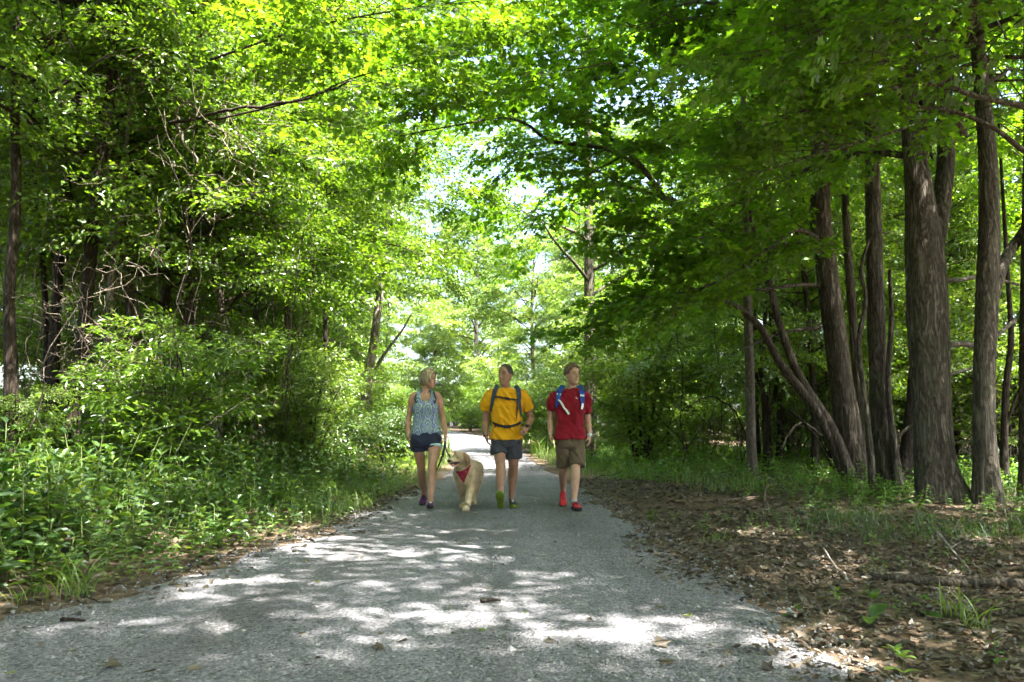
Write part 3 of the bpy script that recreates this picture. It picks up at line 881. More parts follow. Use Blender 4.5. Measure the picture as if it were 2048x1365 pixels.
# the maple whose limbs arch over the path
t_arch, _ = hero_tree('path_maple', 'maple with a straight dark trunk behind the person in red, its limbs roofing the path', 24.0,
    [(1184, 930, 31), (1181, 800, 28), (1179, 650, 26), (1178, 500, 23), (1176, 300, 19), (1174, 100, 15)], 'bark_furrow', 110, 'maple_a', 1.05, 1.0, top=14, amp=0.05)
LR = [Wd([(1330, 400, 14.6), (1240, 310, 13.4), (1100, 282, 12.5), (1005, 236, 12.0), (800, 272, 11.2)]),
      Wd([(1280, 330, 13.9), (1140, 235, 12.6), (1040, 190, 11.8), (900, 165, 11.0), (760, 175, 10.2)]),
      Wd([(1350, 400, 14.8), (1190, 340, 14.2), (1140, 320, 13.9)]),
      Wd([(1400, 300, 13.5), (1330, 180, 12.0), (1300, 90, 10.8), (1250, 20, 10.0)]),
      Wd([(1450, 260, 12.5), (1420, 140, 11.0), (1400, 40, 9.8)]),
      Wd([(1200, 200, 12), (1050, 110, 11.0), (900, 40, 10.0)])]
limb_foliage(t_lean, 'roof_foliage', LR, TEMP['maple'], MAT['maple'], 203, 4.4, 0.5, 0.9, 0.1)

# ------------------------------------------------------------------ the trees of the left thicket
LEFT = [
 ('dark leaning trunk in the thicket, widest of the left-hand trees', 11.0, [(138, 850, 44), (150, 780, 40), (166, 690, 36), (182, 500, 32), (206, 300, 28), (230, 110, 24)], 'bark_thick', 'thick_b', 0.3),
 ('dark trunk immediately left of the widest leaning trunk in the thicket', 12.0, [(100, 850, 34), (106, 760, 30), (113, 600, 26), (126, 430, 24), (152, 240, 20)], 'bark_thick', 'thick_a', 1.3),
 ('dark trunk nearest the left edge of the picture, behind the undergrowth', 10.0, [(22, 850, 38), (22, 780, 34), (18, 600, 30), (32, 400, 26), (30, 200, 22)], 'bark_thick', 'thick_b', 2.0),
 ('vine-wrapped brown trunk catching sun high up in the thicket', 12.6, [(266, 860, 26), (262, 760, 22), (258, 500, 21), (256, 300, 21), (258, 90, 17)], 'bark_brown', 'thick_a', 3.1),
 ('short pale-barked trunk lit halfway up, between the vines of the thicket', 11.6, [(214, 860, 26), (212, 740, 22), (219, 640, 20), (222, 560, 16), (236, 460, 12)], 'bark_pale', None, 0),
 ('trunk hung with shaggy brown dead vines in the middle of the thicket', 13.0, [(368, 860, 26), (374, 760, 24), (379, 600, 22), (382, 450, 20), (432, 260, 15)], 'bark_brown', 'thick_b', 4.4),
 ('thin trunk bowed to the right low down in the thicket shade', 13.6, [(428, 900, 27), (434, 860, 24), (450, 720, 20), (441, 600, 16), (421, 480, 12), (382, 260, 9)], 'bark_grey', 'thick_a', 5.2),
 ('brown sun-flecked trunk half hidden by leaves right of the dark shade', 16.0, [(570, 915, 22), (572, 740, 19), (576, 570, 17), (562, 400, 14), (566, 200, 11)], 'bark_brown', 'thick_b', 0.9),
 ('thin dark upright tree near the bright green end of the thicket', 17.5, [(646, 920, 15), (653, 740, 13), (648, 560, 11), (650, 380, 9)], 'bark_dark', 'thick_a', 2.6),
 ('pale flaking trunk leaning right over the sunlit bushes', 21.0, [(726, 912, 30), (733, 790, 27), (752, 650, 22), (775, 460, 18), (796, 300, 14)], 'bark_pale', 'thick_b', 3.7),
]
for i, (lab, d, poly, bark, cr, rot) in enumerate(LEFT):
    ex = []
    if i == 9:
        ex = [('branch', [(750, 740, 11, 21), (775, 700, 9, 20.8), (805, 660, 7, 20.6), (822, 630, 4, 20.4)], 71)]
    if i == 1:
        ex = [('stem', [(84, 850, 22, 12.2), (92, 700, 18, 12.3), (86, 540, 16, 12.4), (70, 380, 13, 12.6), (66, 220, 9, 12.8)], 72)]
    hero_tree('thicket_tree', lab, d, poly, bark, 120 + i, cr, 1.0, rot, extra=ex, seg=14, amp=0.07, top=9.5, group='trees of the left thicket', coff=(0, 0, [2.0, 2.2, 2.0, 1.4, 0, 0.5, 0.9, 1.5, 1.9, 1.8][i]), wk=0.74)

    if i == 9:
        t_pale = bpy.data.objects[max((o.name for o in bpy.data.objects if o.name.startswith('thicket_tree')), key=lambda n: (len(n), n))]
        limb_foliage(t_pale, 'reaching_foliage', [Wd([(765, 430, 21), (830, 390, 20.5), (900, 375, 20), (965, 395, 20)]), Wd([(785, 330, 21), (850, 295, 20.5), (930, 280, 20), (985, 300, 20)]), Wd([(760, 520, 21), (830, 490, 21), (900, 500, 21)])],
                     TEMP['far'], MAT['oval'], 205, 5.0, 0.5, 0.75, 0.05)
    if i == 3:
        t_reach = bpy.data.objects[max((o.name for o in bpy.data.objects if o.name.startswith('thicket_tree')), key=lambda n: (len(n), n))]
        LL = [Wd([(430, 240, 10.2), (560, 210, 9.8), (640, 185, 9.6), (710, 155, 9.4), (850, 120, 9.2), (990, 80, 9.2)]),
              Wd([(420, 120, 9.6), (600, 60, 8.8), (800, 20, 8.4), (980, 0, 8.3)]),
              Wd([(500, 330, 11.5), (620, 300, 11.5), (760, 260, 11.5), (860, 200, 11.5)])]
        limb_foliage(t_reach, 'reaching_foliage', LL, TEMP['maple'], MAT['oval'], 204, 5.5, 0.5, 0.85, 0.1)
        for q, pth in enumerate(LL[:2]):
            v, f = tube(catmull(np.array(pth), 30) - np.array(t_reach.location), np.linspace(0.016, 0.004, 30), 7); link('branch', MB().add(v, f).mesh('branch', [MAT['bark_thick']]), t_reach)

# ------------------------------------------------------------------ further trees: shared trunks and crowns
def std_trunk(H, r, seed):
    rng = np.random.default_rng(seed)
    P = np.array([[rng.normal(0, 0.03) * k, rng.normal(0, 0.03) * k, H * k / 5] for k in range(6)])
    v, f = trunk_geo(P, r * np.linspace(1, 0.25, 6), seed, 12, 0.25, 0.08, 0.35)
    return MB().add(v, f)
STD = {k: {b: std_trunk(ARC[k]['H'] * 0.97, r, s).mesh('trunk', [MAT[b]]) for b in ('bark_brown', 'bark_grey', 'bark_dark', 'bark_pale')}
       for k, r, s in (('maple_a', 0.22, 1), ('maple_b', 0.19, 2), ('thick_a', 0.09, 3), ('thick_b', 0.10, 4), ('wood_a', 0.20, 5), ('wood_b', 0.16, 6))}
def wood_tree(name, label, group, key, x, y, rot, s, bark):
    root = empty(name, (x, y, float(gz(x, y)) - 0.05), rot, s)
    tag(root, label, 'tree', group)
    link('trunk', STD[key][bark], root)
    link('branches', ARC[key]['branch'], root)
    link('crown', ARC[key]['crown'], root)
    return root
# overhead trees that shade the near path (their trunks stand beside and behind the camera)
for i, (x, y, k, r, s) in enumerate([(-5.2, 1.2, 'maple_a', 0.2, 1.05), (-3.6, -5.0, 'maple_b', 1.7, 1.1), (3.4, -3.4, 'maple_a', 4.0, 1.05),
                                     (-7.4, -2.6, 'wood_a', 5.1, 1.0), (-6.6, 5.0, 'maple_b', 3.3, 1.05), (-2.8, -10.5, 'wood_a', 1.2, 1.0), (6.8, 6.2, 'maple_b', 0.7, 1.0), (3.74, 3.44, 'maple_a', 2.53, 1.0), (3.9, -9.5, 'wood_a', 2.2, 1.0), (-9.2, 1.8, 'wood_b', 0.4, 1.0), (7.17, 0.49, 'maple_b', 3.7, 1.0), (0.2, -16.0, 'wood_a', 5.0, 1.1), (-7.5, -8.0, 'wood_b', 1.0, 1.1)]):
    wood_tree('roadside_maple', 'maple ' + ('left' if x < 0 else 'right') + ' of the near path whose crown shades the foreground gravel', 'maples shading the near path', k, x, y, r, s, 'bark_brown')

# thicket and wood, left and right of the path, and the far bend
def band(n, seed, xr, yr, mind, ok):
    rng = np.random.default_rng(seed); out = []
    for _ in range(4000):
        x, y = rng.uniform(*xr), rng.uniform(*yr)
        if not ok(x, y): continue
        if all((x - a) ** 2 + (y - b) ** 2 > mind ** 2 for a, b in out):
            out.append((x, y))
        if len(out) >= n: break
    return out
rng = np.random.default_rng(5)
for lab, k, x, y, r_, s_, bk_ in [('tall pale tree at the very end of the straight path', 'wood_a', -3.2, 72, 4.0, 1.25, 'bark_pale')]:
    wood_tree('woodland_tree', lab, None, k, x, y, r_, s_, bk_)
for k, (x, y) in enumerate(band(8, 45, (5.5, 14), (15, 22), 2.0, lambda x, y: 0.30 * y < x < 0.66 * y)):
    wood_tree('understory_tree', 'slim leafy understory tree filling the gap behind the row of big trunks', 'understory trees behind the big trunks', ['thick_a', 'thick_b'][k % 2], x, y, rng.uniform(0, 6.3), rng.uniform(0.7, 0.95), 'bark_dark')
for (x, y) in band(11, 41, (-13, -5.0), (13, 30), 2.2, lambda x, y: x < eL(y) - 4.2):
    wood_tree('thicket_tree', 'leafy tree closing the wall of the thicket behind the left undergrowth', 'leafy trees behind the left undergrowth', rng.choice(['thick_a', 'thick_b']), x, y, rng.uniform(0, 6.3), rng.uniform(0.85, 1.25), rng.choice(['bark_brown', 'bark_dark']))
for (x, y) in band(13, 42, (-26, -6), (24, 60), 4.0, lambda x, y: x < eL(y) - 3.2):
    wood_tree('woodland_tree', 'tall tree in the depth of the wood left of the path', 'trees deep in the wood left of the path', rng.choice(['wood_a', 'wood_b']), x, y, rng.uniform(0, 6.3), rng.uniform(0.8, 1.15), rng.choice(['bark_brown', 'bark_pale', 'bark_dark']))
for (x, y) in band(13, 43, (5, 24), (18, 50), 3.6, lambda x, y: x > eR(y) + 3.2 and x > 0.18 * y):
    wood_tree('woodland_tree', 'tree in the wood behind the row of big trunks on the right', 'trees behind the big trunks on the right', rng.choice(['wood_a', 'wood_b']), x, y, rng.uniform(0, 6.3), rng.uniform(0.75, 1.05), rng.choice(['bark_brown', 'bark_dark', 'bark_grey']))
for (x, y) in band(12, 44, (-12, 14), (52, 84), 4.0, lambda x, y: x > eR(y) + 2.5 or x < eL(y) - 2.5):
    wood_tree('woodland_tree', 'sunlit tree far off where the path bends out of sight', 'sunlit trees at the far bend of the path', rng.choice(['wood_a', 'wood_b']), x, y, rng.uniform(0, 6.3), rng.uniform(0.8, 1.2), rng.choice(['bark_pale', 'bark_brown']))
for (x, y, s) in [(-30, 55, 1.3), (-38, 75, 1.5), (30, 55, 1.2), (36, 75, 1.4), (-20, 95, 1.4), (-6, 100, 1.5), (8, 98, 1.5), (22, 92, 1.4), (-24, 30, 1.1), (26, 30, 1.1), (-20, 14, 1.0), (20, 16, 1.0)]:
    wood_tree('woodland_tree', 'distant tree closing the view between the nearer trunks', 'distant trees closing the view', 'wood_a', x, y, rng.uniform(0, 6.3), s, 'bark_brown')

def shrub(name, label, group, key, x, y, rot, s):
    root = empty(name, (x, y, float(gz(x, y)) - 0.03), rot, s)
    tag(root, label, 'shrub', group)
    link('branches', SHR[key]['branch'], root)
    link('crown', SHR[key]['crown'], root)
    return root
def Gd(px, d): return ((px - 1024) / FPX * d, d)
x, y = Gd(985, 34); shrub('rounded_shrub', 'rounded dark green bush behind the person in yellow, at the bend of the path', None, 'shrub_a', x + 1.0, y, 0, 1.5)
x, y = Gd(1065, 40); shrub('pale_shrub', 'pale sunlit bush at the right verge just beyond the person in yellow', None, 'shrub_b', x + 0.6, y, 1, 1.6)
x, y = Gd(1130, 36); shrub('tall_shrub', 'tall sunlit bush seen between the two people with backpacks', None, 'shrub_a', x + 0.6, y, 2.2, 1.45)
for (x, y) in band(14, 51, (-8.5, -2.9), (14, 34), 1.5, lambda x, y: eL(y) - 4.6 < x < eL(y) - 1.2):
    shrub('thicket_shrub', 'sunlit yellow green bush along the left verge beyond the undergrowth', 'bushes along the left verge', rng.choice(['shrub_b', 'shrub_a', 'shrub_c']), x, y, rng.uniform(0, 6.3), rng.uniform(0.75, 1.15))
for (x, y) in band(20, 52, (-13, -4.2), (9.5, 20), 1.4, lambda x, y: x < eL(y) - 2.6):
    shrub('thicket_shrub', 'shaded bush filling the thicket between the left-hand trunks', 'bushes between the left-hand trunks', rng.choice(['shrub_b', 'shrub_a']), x, y, rng.uniform(0, 6.3), rng.uniform(0.8, 1.35) * (0.55 if 1024 + x / y * FPX < 340 and y < 14.5 else 1.0))
for (x, y) in band(34, 53, (3.0, 22), (14.5, 34), 1.6, lambda x, y: x > eR(y) + 2.0 and x > 0.12 * y + 0.5 and (y > 17 or x > 0.36 * y)):
    shrub('woodland_shrub', 'bush in the brush behind the row of big trunks', 'bushes behind the big trunks', rng.choice(['shrub_b', 'shrub_a']), x, y, rng.uniform(0, 6.3), rng.uniform(0.9, 1.6))
for (x, y) in band(12, 54, (-9, 6), (40, 62), 2.0, lambda x, y: eR(y) + 1.5 < x < eR(y) + 6 or eL(y) - 5 < x < eL(y) - 1.5):
    shrub('verge_shrub', 'pale overexposed bush at the far sunlit verge', 'bushes at the far sunlit verge', rng.choice(['shrub_b', 'shrub_a', 'shrub_c']), x, y, rng.uniform(0, 6.3), rng.uniform(0.9, 1.4))

for (x, y) in band(8, 56, (-3.5, 4), (55, 68), 1.6, lambda x, y: x > eR(y) + 0.9):
    shrub('bend_shrub', 'low bright bush closing the end of the path where it bends', 'low bushes at the path bend', rng.choice(['shrub_b', 'shrub_c']), x, y, rng.uniform(0, 6.3), rng.uniform(0.7, 1.1))
for (x, y) in band(16, 55, (-26, 14), (66, 96), 3.4, lambda x, y: x > eR(y) + 1.0 or x < eL(y) - 2):
    shrub('distant_shrub', 'tall distant bush behind the bend where the bright path disappears', 'distant bushes behind the bend', rng.choice(['shrub_b', 'shrub_a']), x, y, rng.uniform(0, 6.3), rng.uniform(1.6, 2.6))

# ------------------------------------------------------------------ hanging vines and bare stems of the thicket
def wander(rng, a, b, n, amp):
    a = np.asarray(a, float); b = np.asarray(b, float)
    t = np.linspace(0, 1, n)[:, None]
    P = a * (1 - t) + b * t
    J = np.cumsum(rng.normal(0, amp, (n, 3)), 0); J = J - t * J[-1]
    return P + J
def vine(name, label, group, pts, r, seed, mat, cat='vine'):
    P = np.array(pts); rngv = np.random.default_rng(seed)
    C = catmull(P, 26); C = C + np.cumsum(rngv.normal(0, 0.012, C.shape), 0)
    v, f = tube(C - P[0], r * np.linspace(1, 0.55, 26) * (1 + 0.15 * np.sin(np.arange(26) * 1.7)), 6)
    o = link(name, MB().add(v, f).mesh(name, [MAT[mat]]), None, tuple(P[0]))
    tag(o, label, cat, group); return o
VN = [
 ('long bare grey branch slanting down right across the upper thicket', [(262, 125, 11), (330, 175, 11), (415, 245, 11.2), (470, 320, 11.4), (520, 400, 11.6)], 0.022, 'wood_dead'),
 ('broken pale stick slanting steeply in the upper thicket leaves', [(356, 230, 10.5), (380, 280, 10.5), (410, 320, 10.6)], 0.026, 'bark_pale'),
 ('pale branch rising to the right in the upper thicket leaves', [(350, 225, 10.8), (400, 170, 10.8), (430, 140, 10.7), (455, 120, 10.7)], 0.024, 'bark_pale'),
 ('dark thick branch reaching right above the thicket', [(340, 246, 10.4), (420, 240, 10.2), (480, 225, 10.0), (560, 210, 9.8), (640, 185, 9.6), (710, 155, 9.4)], 0.024, 'bark_thick'),
 ('slack brown vine hanging in front of the vine-wrapped trunk', [(276, 280, 11.5), (300, 370, 11.5), (320, 410, 11.6), (370, 450, 11.8)], 0.018, 'bark_brown'),
 ('straight vine hanging down to the undergrowth left of centre in the thicket', [(250, 380, 11), (236, 560, 11), (232, 740, 10.9), (228, 860, 10.8)], 0.012, 'bark_dark'),
 ('pair-like dark vine just right of the short pale trunk', [(246, 480, 11.2), (250, 640, 11.2), (246, 800, 11.1), (244, 880, 11)], 0.011, 'bark_dark'),
 ('pale arching bare stem low among the yellow green bushes', [(500, 660, 14), (525, 690, 14), (540, 680, 14), (530, 715, 14), (548, 740, 14)], 0.014, 'bark_pale'),
 ('thin pale twig slanting up right above the undergrowth', [(395, 860, 8.6), (470, 800, 8.6), (540, 740, 8.7)], 0.006, 'wood_dead'),
 ('long thin vine sagging across the front of the thicket shade', [(60, 745, 9.2), (150, 762, 9.2), (240, 768, 9.3), (360, 745, 9.4)], 0.006, 'bark_brown'),
 ('arching thin stem over the brush right of the path', [(1500, 918, 16), (1480, 840, 16), (1450, 810, 16), (1410, 805, 16), (1360, 830, 16)], 0.020, 'bark_dark'),
 ('thin dark stem leaning left in the brush right of the path', [(1372, 900, 17), (1360, 860, 17), (1340, 835, 17)], 0.018, 'bark_dark'),
 ('bowed dead branch low behind the leaning maple', [(1560, 900, 15.5), (1600, 850, 15.5), (1650, 880, 15.5), (1690, 930, 15.5)], 0.022, 'wood_dead'),
 ('long dead branch lying against the base of the leaning maple', [(1580, 820, 14.2), (1620, 870, 14.0), (1660, 930, 13.8), (1690, 985, 13.6)], 0.026, 'bark_thick'),
]
for i, (lab, pts, r, mt) in enumerate(VN):
    vine('hanging_vine' if 'vine' in lab else 'bare_branch', lab, None, Wd(pts), r, 300 + i, mt, 'vine' if 'vine' in lab else 'branch')

def tangle():
    rng = np.random.default_rng(77); mb = MB()
    def many(n, cx, cw, cy, ch, d0, d1, ln, mat):
        for _ in range(n):
            d = rng.uniform(d0, d1)
            p = W(cx + rng.normal(0, cw), cy + rng.normal(0, ch), d)
            if p[2] < 0.1: continue
            dr = unit(rng.normal(0, 1, 3) * np.array([1, 1, 0.8]) + np.array([0.2, 0, 0.4]))
            L = rng.uniform(0.35, 1.0) * ln
            P = wander(rng, p, p + dr * L, 6, 0.05 * ln)
            r = rng.uniform(0.003, 0.008)
            v, f = tube(P, r * np.linspace(1, 0.4, 6), 4, cap=False)
            mb.add(v, f, mat)
    many(170, 170, 60, 650, 90, 9.5, 12, 0.9, 0)
    many(110, 240, 40, 760, 60, 9.8, 12, 0.8, 0)
    many(90, 385, 25, 560, 90, 12, 13.5, 0.7, 1)
    many(70, 320, 90, 700, 120, 10.5, 14, 1.3, 2)
    many(120, 380, 130, 250, 110, 9.6, 11.5, 1.3, 0)
    many(120, 600, 80, 780, 90, 13, 18, 0.8, 1)
    many(130, 1600, 80, 880, 50, 14, 19, 1.3, 2)
    many(110, 1700, 260, 860, 90, 15, 22, 1.6, 2)
    many(60, 1990, 50, 860, 80, 12, 15, 1.2, 2)
    for _ in range(50):      # thin upright stems and hanging vines
        d = rng.uniform(9.6, 15); px = rng.uniform(20, 640); p = W(px, rng.uniform(820, 900), d); p[2] = max(p[2], 0.1)
        P = wander(rng, p, p + np.array([rng.normal(0, 0.5), rng.normal(0, 0.3), rng.uniform(1.8, 5.0)]), 10, 0.07)
        v, f = tube(P, rng.uniform(0.004, 0.012) * np.linspace(1, 0.5, 10), 5, cap=False); mb.add(v, f, int(rng.integers(1, 3)))
    for _ in range(80):
        d = rng.uniform(14, 21); px = rng.uniform(1330, 2040); p = W(px, rng.uniform(880, 930), d); p[2] = max(p[2], 0.05)
        P = wander(rng, p, p + np.array([rng.normal(0, 0.7), rng.normal(0, 0.4), rng.uniform(1.0, 3.6)]), 9, 0.07)
        v, f = tube(P, rng.uniform(0.006, 0.016) * np.linspace(1, 0.4, 9), 5, cap=False); mb.add(v, f, 2)
    return mb.mesh('vine_tangle', [MAT['wood_dead'], MAT['bark_brown'], MAT['bark_dark']])
o = link('vine_tangle', tangle()); tag(o, 'tangle of thin dead twigs and vines in the shade of the woods', 'twigs', None, 'stuff')

# ------------------------------------------------------------------ undergrowth
def plant_temp(rng, h, leaf, shape, pairs, lean=0.2):
    pos, dr, nr, sz, ta, tb = [], [], [], [], [], []
    a0 = rng.uniform(0, 6.28)
    top = np.array([rng.normal(0, lean), rng.normal(0, lean), 1.0]) * h
    pts = [np.zeros(3), top * 0.5 + rng.normal(0, 0.03, 3), top]
    C = catmull(np.array(pts), 6)
    for i in ((0, 2), (2, 5)):
        ta.append(C[i[0]]); tb.append(C[i[1]])
    for k in range(pairs):
        u = 0.18 + 0.8 * (k + 0.3 * rng.random()) / pairs
        q = u * 5; j = min(4, int(q)); p = C[j] + (C[j + 1] - C[j]) * (q - j)
        for s in (0, math.pi):
            a = a0 + k * 1.57 + s + rng.normal(0, 0.35)
            d = np.array([math.cos(a), math.sin(a), rng.normal(0.15 - 0.2 * (1 - u), 0.25)])
            pos.append(p + 0.15 * leaf * d); dr.append(d)
            nr.append(np.array([rng.normal(0, 0.3), rng.normal(0, 0.3), 1]) - 0.3 * d); sz.append(leaf * rng.uniform(0.65, 1.15) * (1.05 - 0.45 * u))
    for s in range(3):
        a = rng.uniform(0, 6.28); d = np.array([math.cos(a), math.sin(a), 0.9])
        pos.append(C[-1]); dr.append(d); nr.append(np.array([0, 0, 1.0]) - 0.5 * d); sz.append(leaf * 0.45)
    LV, LF, lid = leaves_geo(np.array(pos), np.array(dr), np.array(nr), np.array(sz), shape)
    TV, TF = prism(np.array(ta), np.array(tb), 0.004, 0.003)
    return dict(LV=LV, LF=LF, lid=lid, nl=len(pos), TV=TV, TF=TF)
rp = np.random.default_rng(8)
PLANTS = [plant_temp(rp, rp.uniform(0.32, 0.52), rp.uniform(0.14, 0.19), 'oval', int(rp.integers(4, 7))) for _ in range(8)]
PLANTS += [plant_temp(rp, rp.uniform(0.45, 0.75), rp.uniform(0.10, 0.14), 'lance', int(rp.integers(7, 11)), 0.3) for _ in range(1)] + [plant_temp(rp, rp.uniform(0.2, 0.35), rp.uniform(0.13, 0.19), 'oval', int(rp.integers(2, 4)), 0.4) for _ in range(3)]
HERBS = [plant_temp(rp, rp.uniform(0.16, 0.3), rp.uniform(0.06, 0.09), 'oval', int(rp.integers(4, 6)), 0.3) for _ in range(6)]

def field(name, label, temps, seed, xr, yr, n, prob, leafmat, smin, smax, hfun=None):
    rng = np.random.default_rng(seed)
    x = rng.uniform(*xr, n); y = rng.uniform(*yr, n)
    k = rng.random(n) < prob(x, y); x, y = x[k], y[k]
    m = len(x)
    s = rng.uniform(smin, smax, m)
    if hfun is not None: s = s * hfun(x, y)
    a = rng.uniform(0, 6.283, m)
    R = np.zeros((m, 3, 3)); R[:, 0, 0] = np.cos(a); R[:, 0, 1] = -np.sin(a); R[:, 1, 0] = np.sin(a); R[:, 1, 1] = np.cos(a); R[:, 2, 2] = 1
    lx, ly = rng.normal(0, 0.12, m), rng.normal(0, 0.12, m)
    R[:, 0, 2] = lx; R[:, 1, 2] = ly
    mb = MB()
    bias = 0.25 * fbm(x * 0.6, y * 0.6, 0, seed)
    assemble(mb, temps, rng.integers(0, len(temps), m), R, s, np.stack([x, y, gz(x, y) - 0.02], -1), rng, bias=bias)
    o = link(name, mb.mesh(name, [leafmat, MAT['stem']], smooth_shade=False))
    tag(o, label, name.replace('_', ' ').split()[-1], None, 'stuff')
    return o
edge_l = lambda x, y: eL(y) - x
field('undergrowth', 'knee-high leafy green undergrowth filling the left verge', PLANTS, 61, (-14, -1.6), (3.4, 17), 8500,
      lambda x, y: smooth(0.15, 0.75, edge_l(x, y) - 0.18 * vnoise(y * 1.5, 0, 0, 62) - 0.25 * smooth(6, 4.5, y)) * np.where(x < -(y * 0.68 + 1.0), 0, 1) * np.where(edge_l(x, y) > 7, 0.5, 1) * np.where(y > 11, 0.65, 1),
      MAT['under'], 0.55, 1.25, lambda x, y: 0.5 + 0.72 * smooth(0.1, 1.9, edge_l(x, y)) * (1 + 0.35 * vnoise(x * 1.2, y * 1.2, 0, 60)))
field('low_herbs', 'low pale green seedlings along the sunny left edge of the gravel', HERBS, 63, (-6, -1.3), (3.4, 15), 1500,
      lambda x, y: smooth(-0.12, 0.15, edge_l(x, y)) * smooth(0.9, 0.35, edge_l(x, y)) * (0.35 + 0.65 * (vnoise(x * 2, y * 2, 0, 64) > 0)), MAT['grass'], 0.5, 1.1)
field('green_ground_cover', 'low bright green ground cover right of the path before the trees', HERBS, 65, (1.6, 13), (10.5, 30), 4200,
      lambda x, y: smooth(0.4, 1.6, x - eR(y) - 2.6 * smooth(15.5, 12.5, y) - 0.5 * vnoise(x, y, 0, 66)) * smooth(9.8, 12.5, y + 0.15 * x) * np.where(x > y * 0.68 + 1, 0, 1), MAT['fern'], 0.9, 1.9)
field('verge_plants', 'bright weeds along both verges of the far path', PLANTS, 67, (-14, 9), (16, 74), 5200,
      lambda x, y: np.where(x < 0, smooth(0.3, 1.0, eL(y) - x) * smooth(6, 3, eL(y) - x), smooth(0.8, 1.8, x - eR(y)) * smooth(6, 3, x - eR(y))), MAT['oval'], 0.7, 1.5)
field('tree_foot_herbs', 'low herbs growing round the feet of the big trunks', HERBS, 68, (3.2, 9.0), (7.0, 12.5), 1300,
      lambda x, y: 0.9 * smooth(0.1, 0.5, vnoise(x * 0.9, y * 0.9, 0, 69) + 0.35) * smooth(3.0, 4.6, x + 0.2 * (y - 9)), MAT['fern'], 0.6, 1.2)

field('litter_sprouts', 'scattered small sprouts poking through the leaf litter on the right', HERBS, 70, (1.5, 6.5), (2.9, 9.5), 700,
      lambda x, y: smooth(0.1, 0.6, vnoise(x * 1.1, y * 1.1, 0, 58) + 0.2) * smooth(0.2, 0.8, x - eR(y)), MAT['fern'], 0.25, 0.6)
# grass
def grass(name, label, seed, xr, yr, n, prob, hmin, hmax, width=0.006, mat='grass', lean=0.45):
    rng = np.random.default_rng(seed)
    x = rng.uniform(*xr, n); y = rng.uniform(*yr, n)
    k = rng.random(n) < prob(x, y); x, y = x[k], y[k]; m = len(x)
    h = rng.uniform(hmin, hmax, m); a = rng.uniform(0, 6.283, m); l = np.abs(rng.normal(0, lean, m)) * h
    b = np.stack([x, y, gz(x, y) - 0.01], -1)
    d = np.stack([np.cos(a), np.sin(a), 0 * a], -1); s = np.stack([-np.sin(a), np.cos(a), 0 * a], -1)
    w = width * rng.uniform(0.6, 1.4, m)[:, None]
    z = np.array([[0, 0, 1.0]])
    m1 = b + d * (l * 0.3)[:, None] + z * (h * 0.55)[:, None]
    tp = b + d * l[:, None] + z * h[:, None] * 0.95
    V = np.stack([b - s * w, b + s * w, m1 - s * w * 0.8, m1 + s * w * 0.8, tp], 1).reshape(-1, 3)
    q = np.arange(m)[:, None] * 5
    av = np.clip(rng.normal(0.5, 0.25, m), 0, 1)
    mb = MB().add(V, [q + np.array([[0, 1, 3, 2]])], 0, av)
    mb.F.setdefault(3, []).append(q + np.array([[2, 3, 4]])); mb.M.setdefault(3, []).append(np.zeros(m)); mb.A.setdefault(3, []).append(av)
    o = link(name, mb.mesh(name, [MAT[mat]], smooth_shade=False)); tag(o, label, 'grass', None, 'stuff')
grass('tree_grass', 'soft dark green grass patch in front of the big trunks', 71, (2.0, 8.5), (5.6, 11.5), 17000,
      lambda x, y: smooth(0.0, 0.35, 0.55 * vnoise(x * 0.8, y * 0.8, 0, 72) + 0.25 * vnoise(x * 2.5, y * 2.5, 0, 73) + 0.45 - 0.5 * np.abs((y - 8.2 + 0.12 * (x - 4)) / 1.9)) * smooth(2.4, 3.6, x) * (0.25 + 0.75 * (vnoise(x * 4, y * 4, 0, 79) > -0.1)), 0.06, 0.20, 0.003, 'under', 0.7)
grass('left_verge_grass', 'fine bright grass along the left edge of the path beside the person in the tank top', 74, (-4.5, -1.2), (8.6, 30), 16000,
      lambda x, y: smooth(-0.05, 0.25, edge_l(x, y)) * smooth(2.4, 0.9, edge_l(x, y)) * (0.25 + 0.75 * smooth(-0.3, 0.3, vnoise(x * 1.5, y * 1.5, 0, 77))), 0.08, 0.30, 0.004, 'grass', 0.6)
grass('right_verge_grass', 'grass along the right edge of the path behind the person in red', 75, (0.4, 6.0), (11.5, 34), 20000,
      lambda x, y: smooth(0.05, 0.5, x - eR(y) - 1.6 * smooth(17, 14, y)) * smooth(4.0, 1.5, x - eR(y)) * (0.2 + 0.8 * smooth(-0.3, 0.4, vnoise(x * 1.7, y * 1.7, 0, 78))), 0.10, 0.34, 0.004)
grass('far_grass', 'tall pale grass at the far sunlit verges', 76, (-24, 8), (30, 92), 30000,
      lambda x, y: np.where(x < -1, smooth(0, 0.3, edge_l(x, y)) * smooth(3.5, 1.5, edge_l(x, y)), smooth(0, 0.4, x - eR(y)) * smooth(9, 5, x - eR(y))), 0.3, 0.9, 0.014)

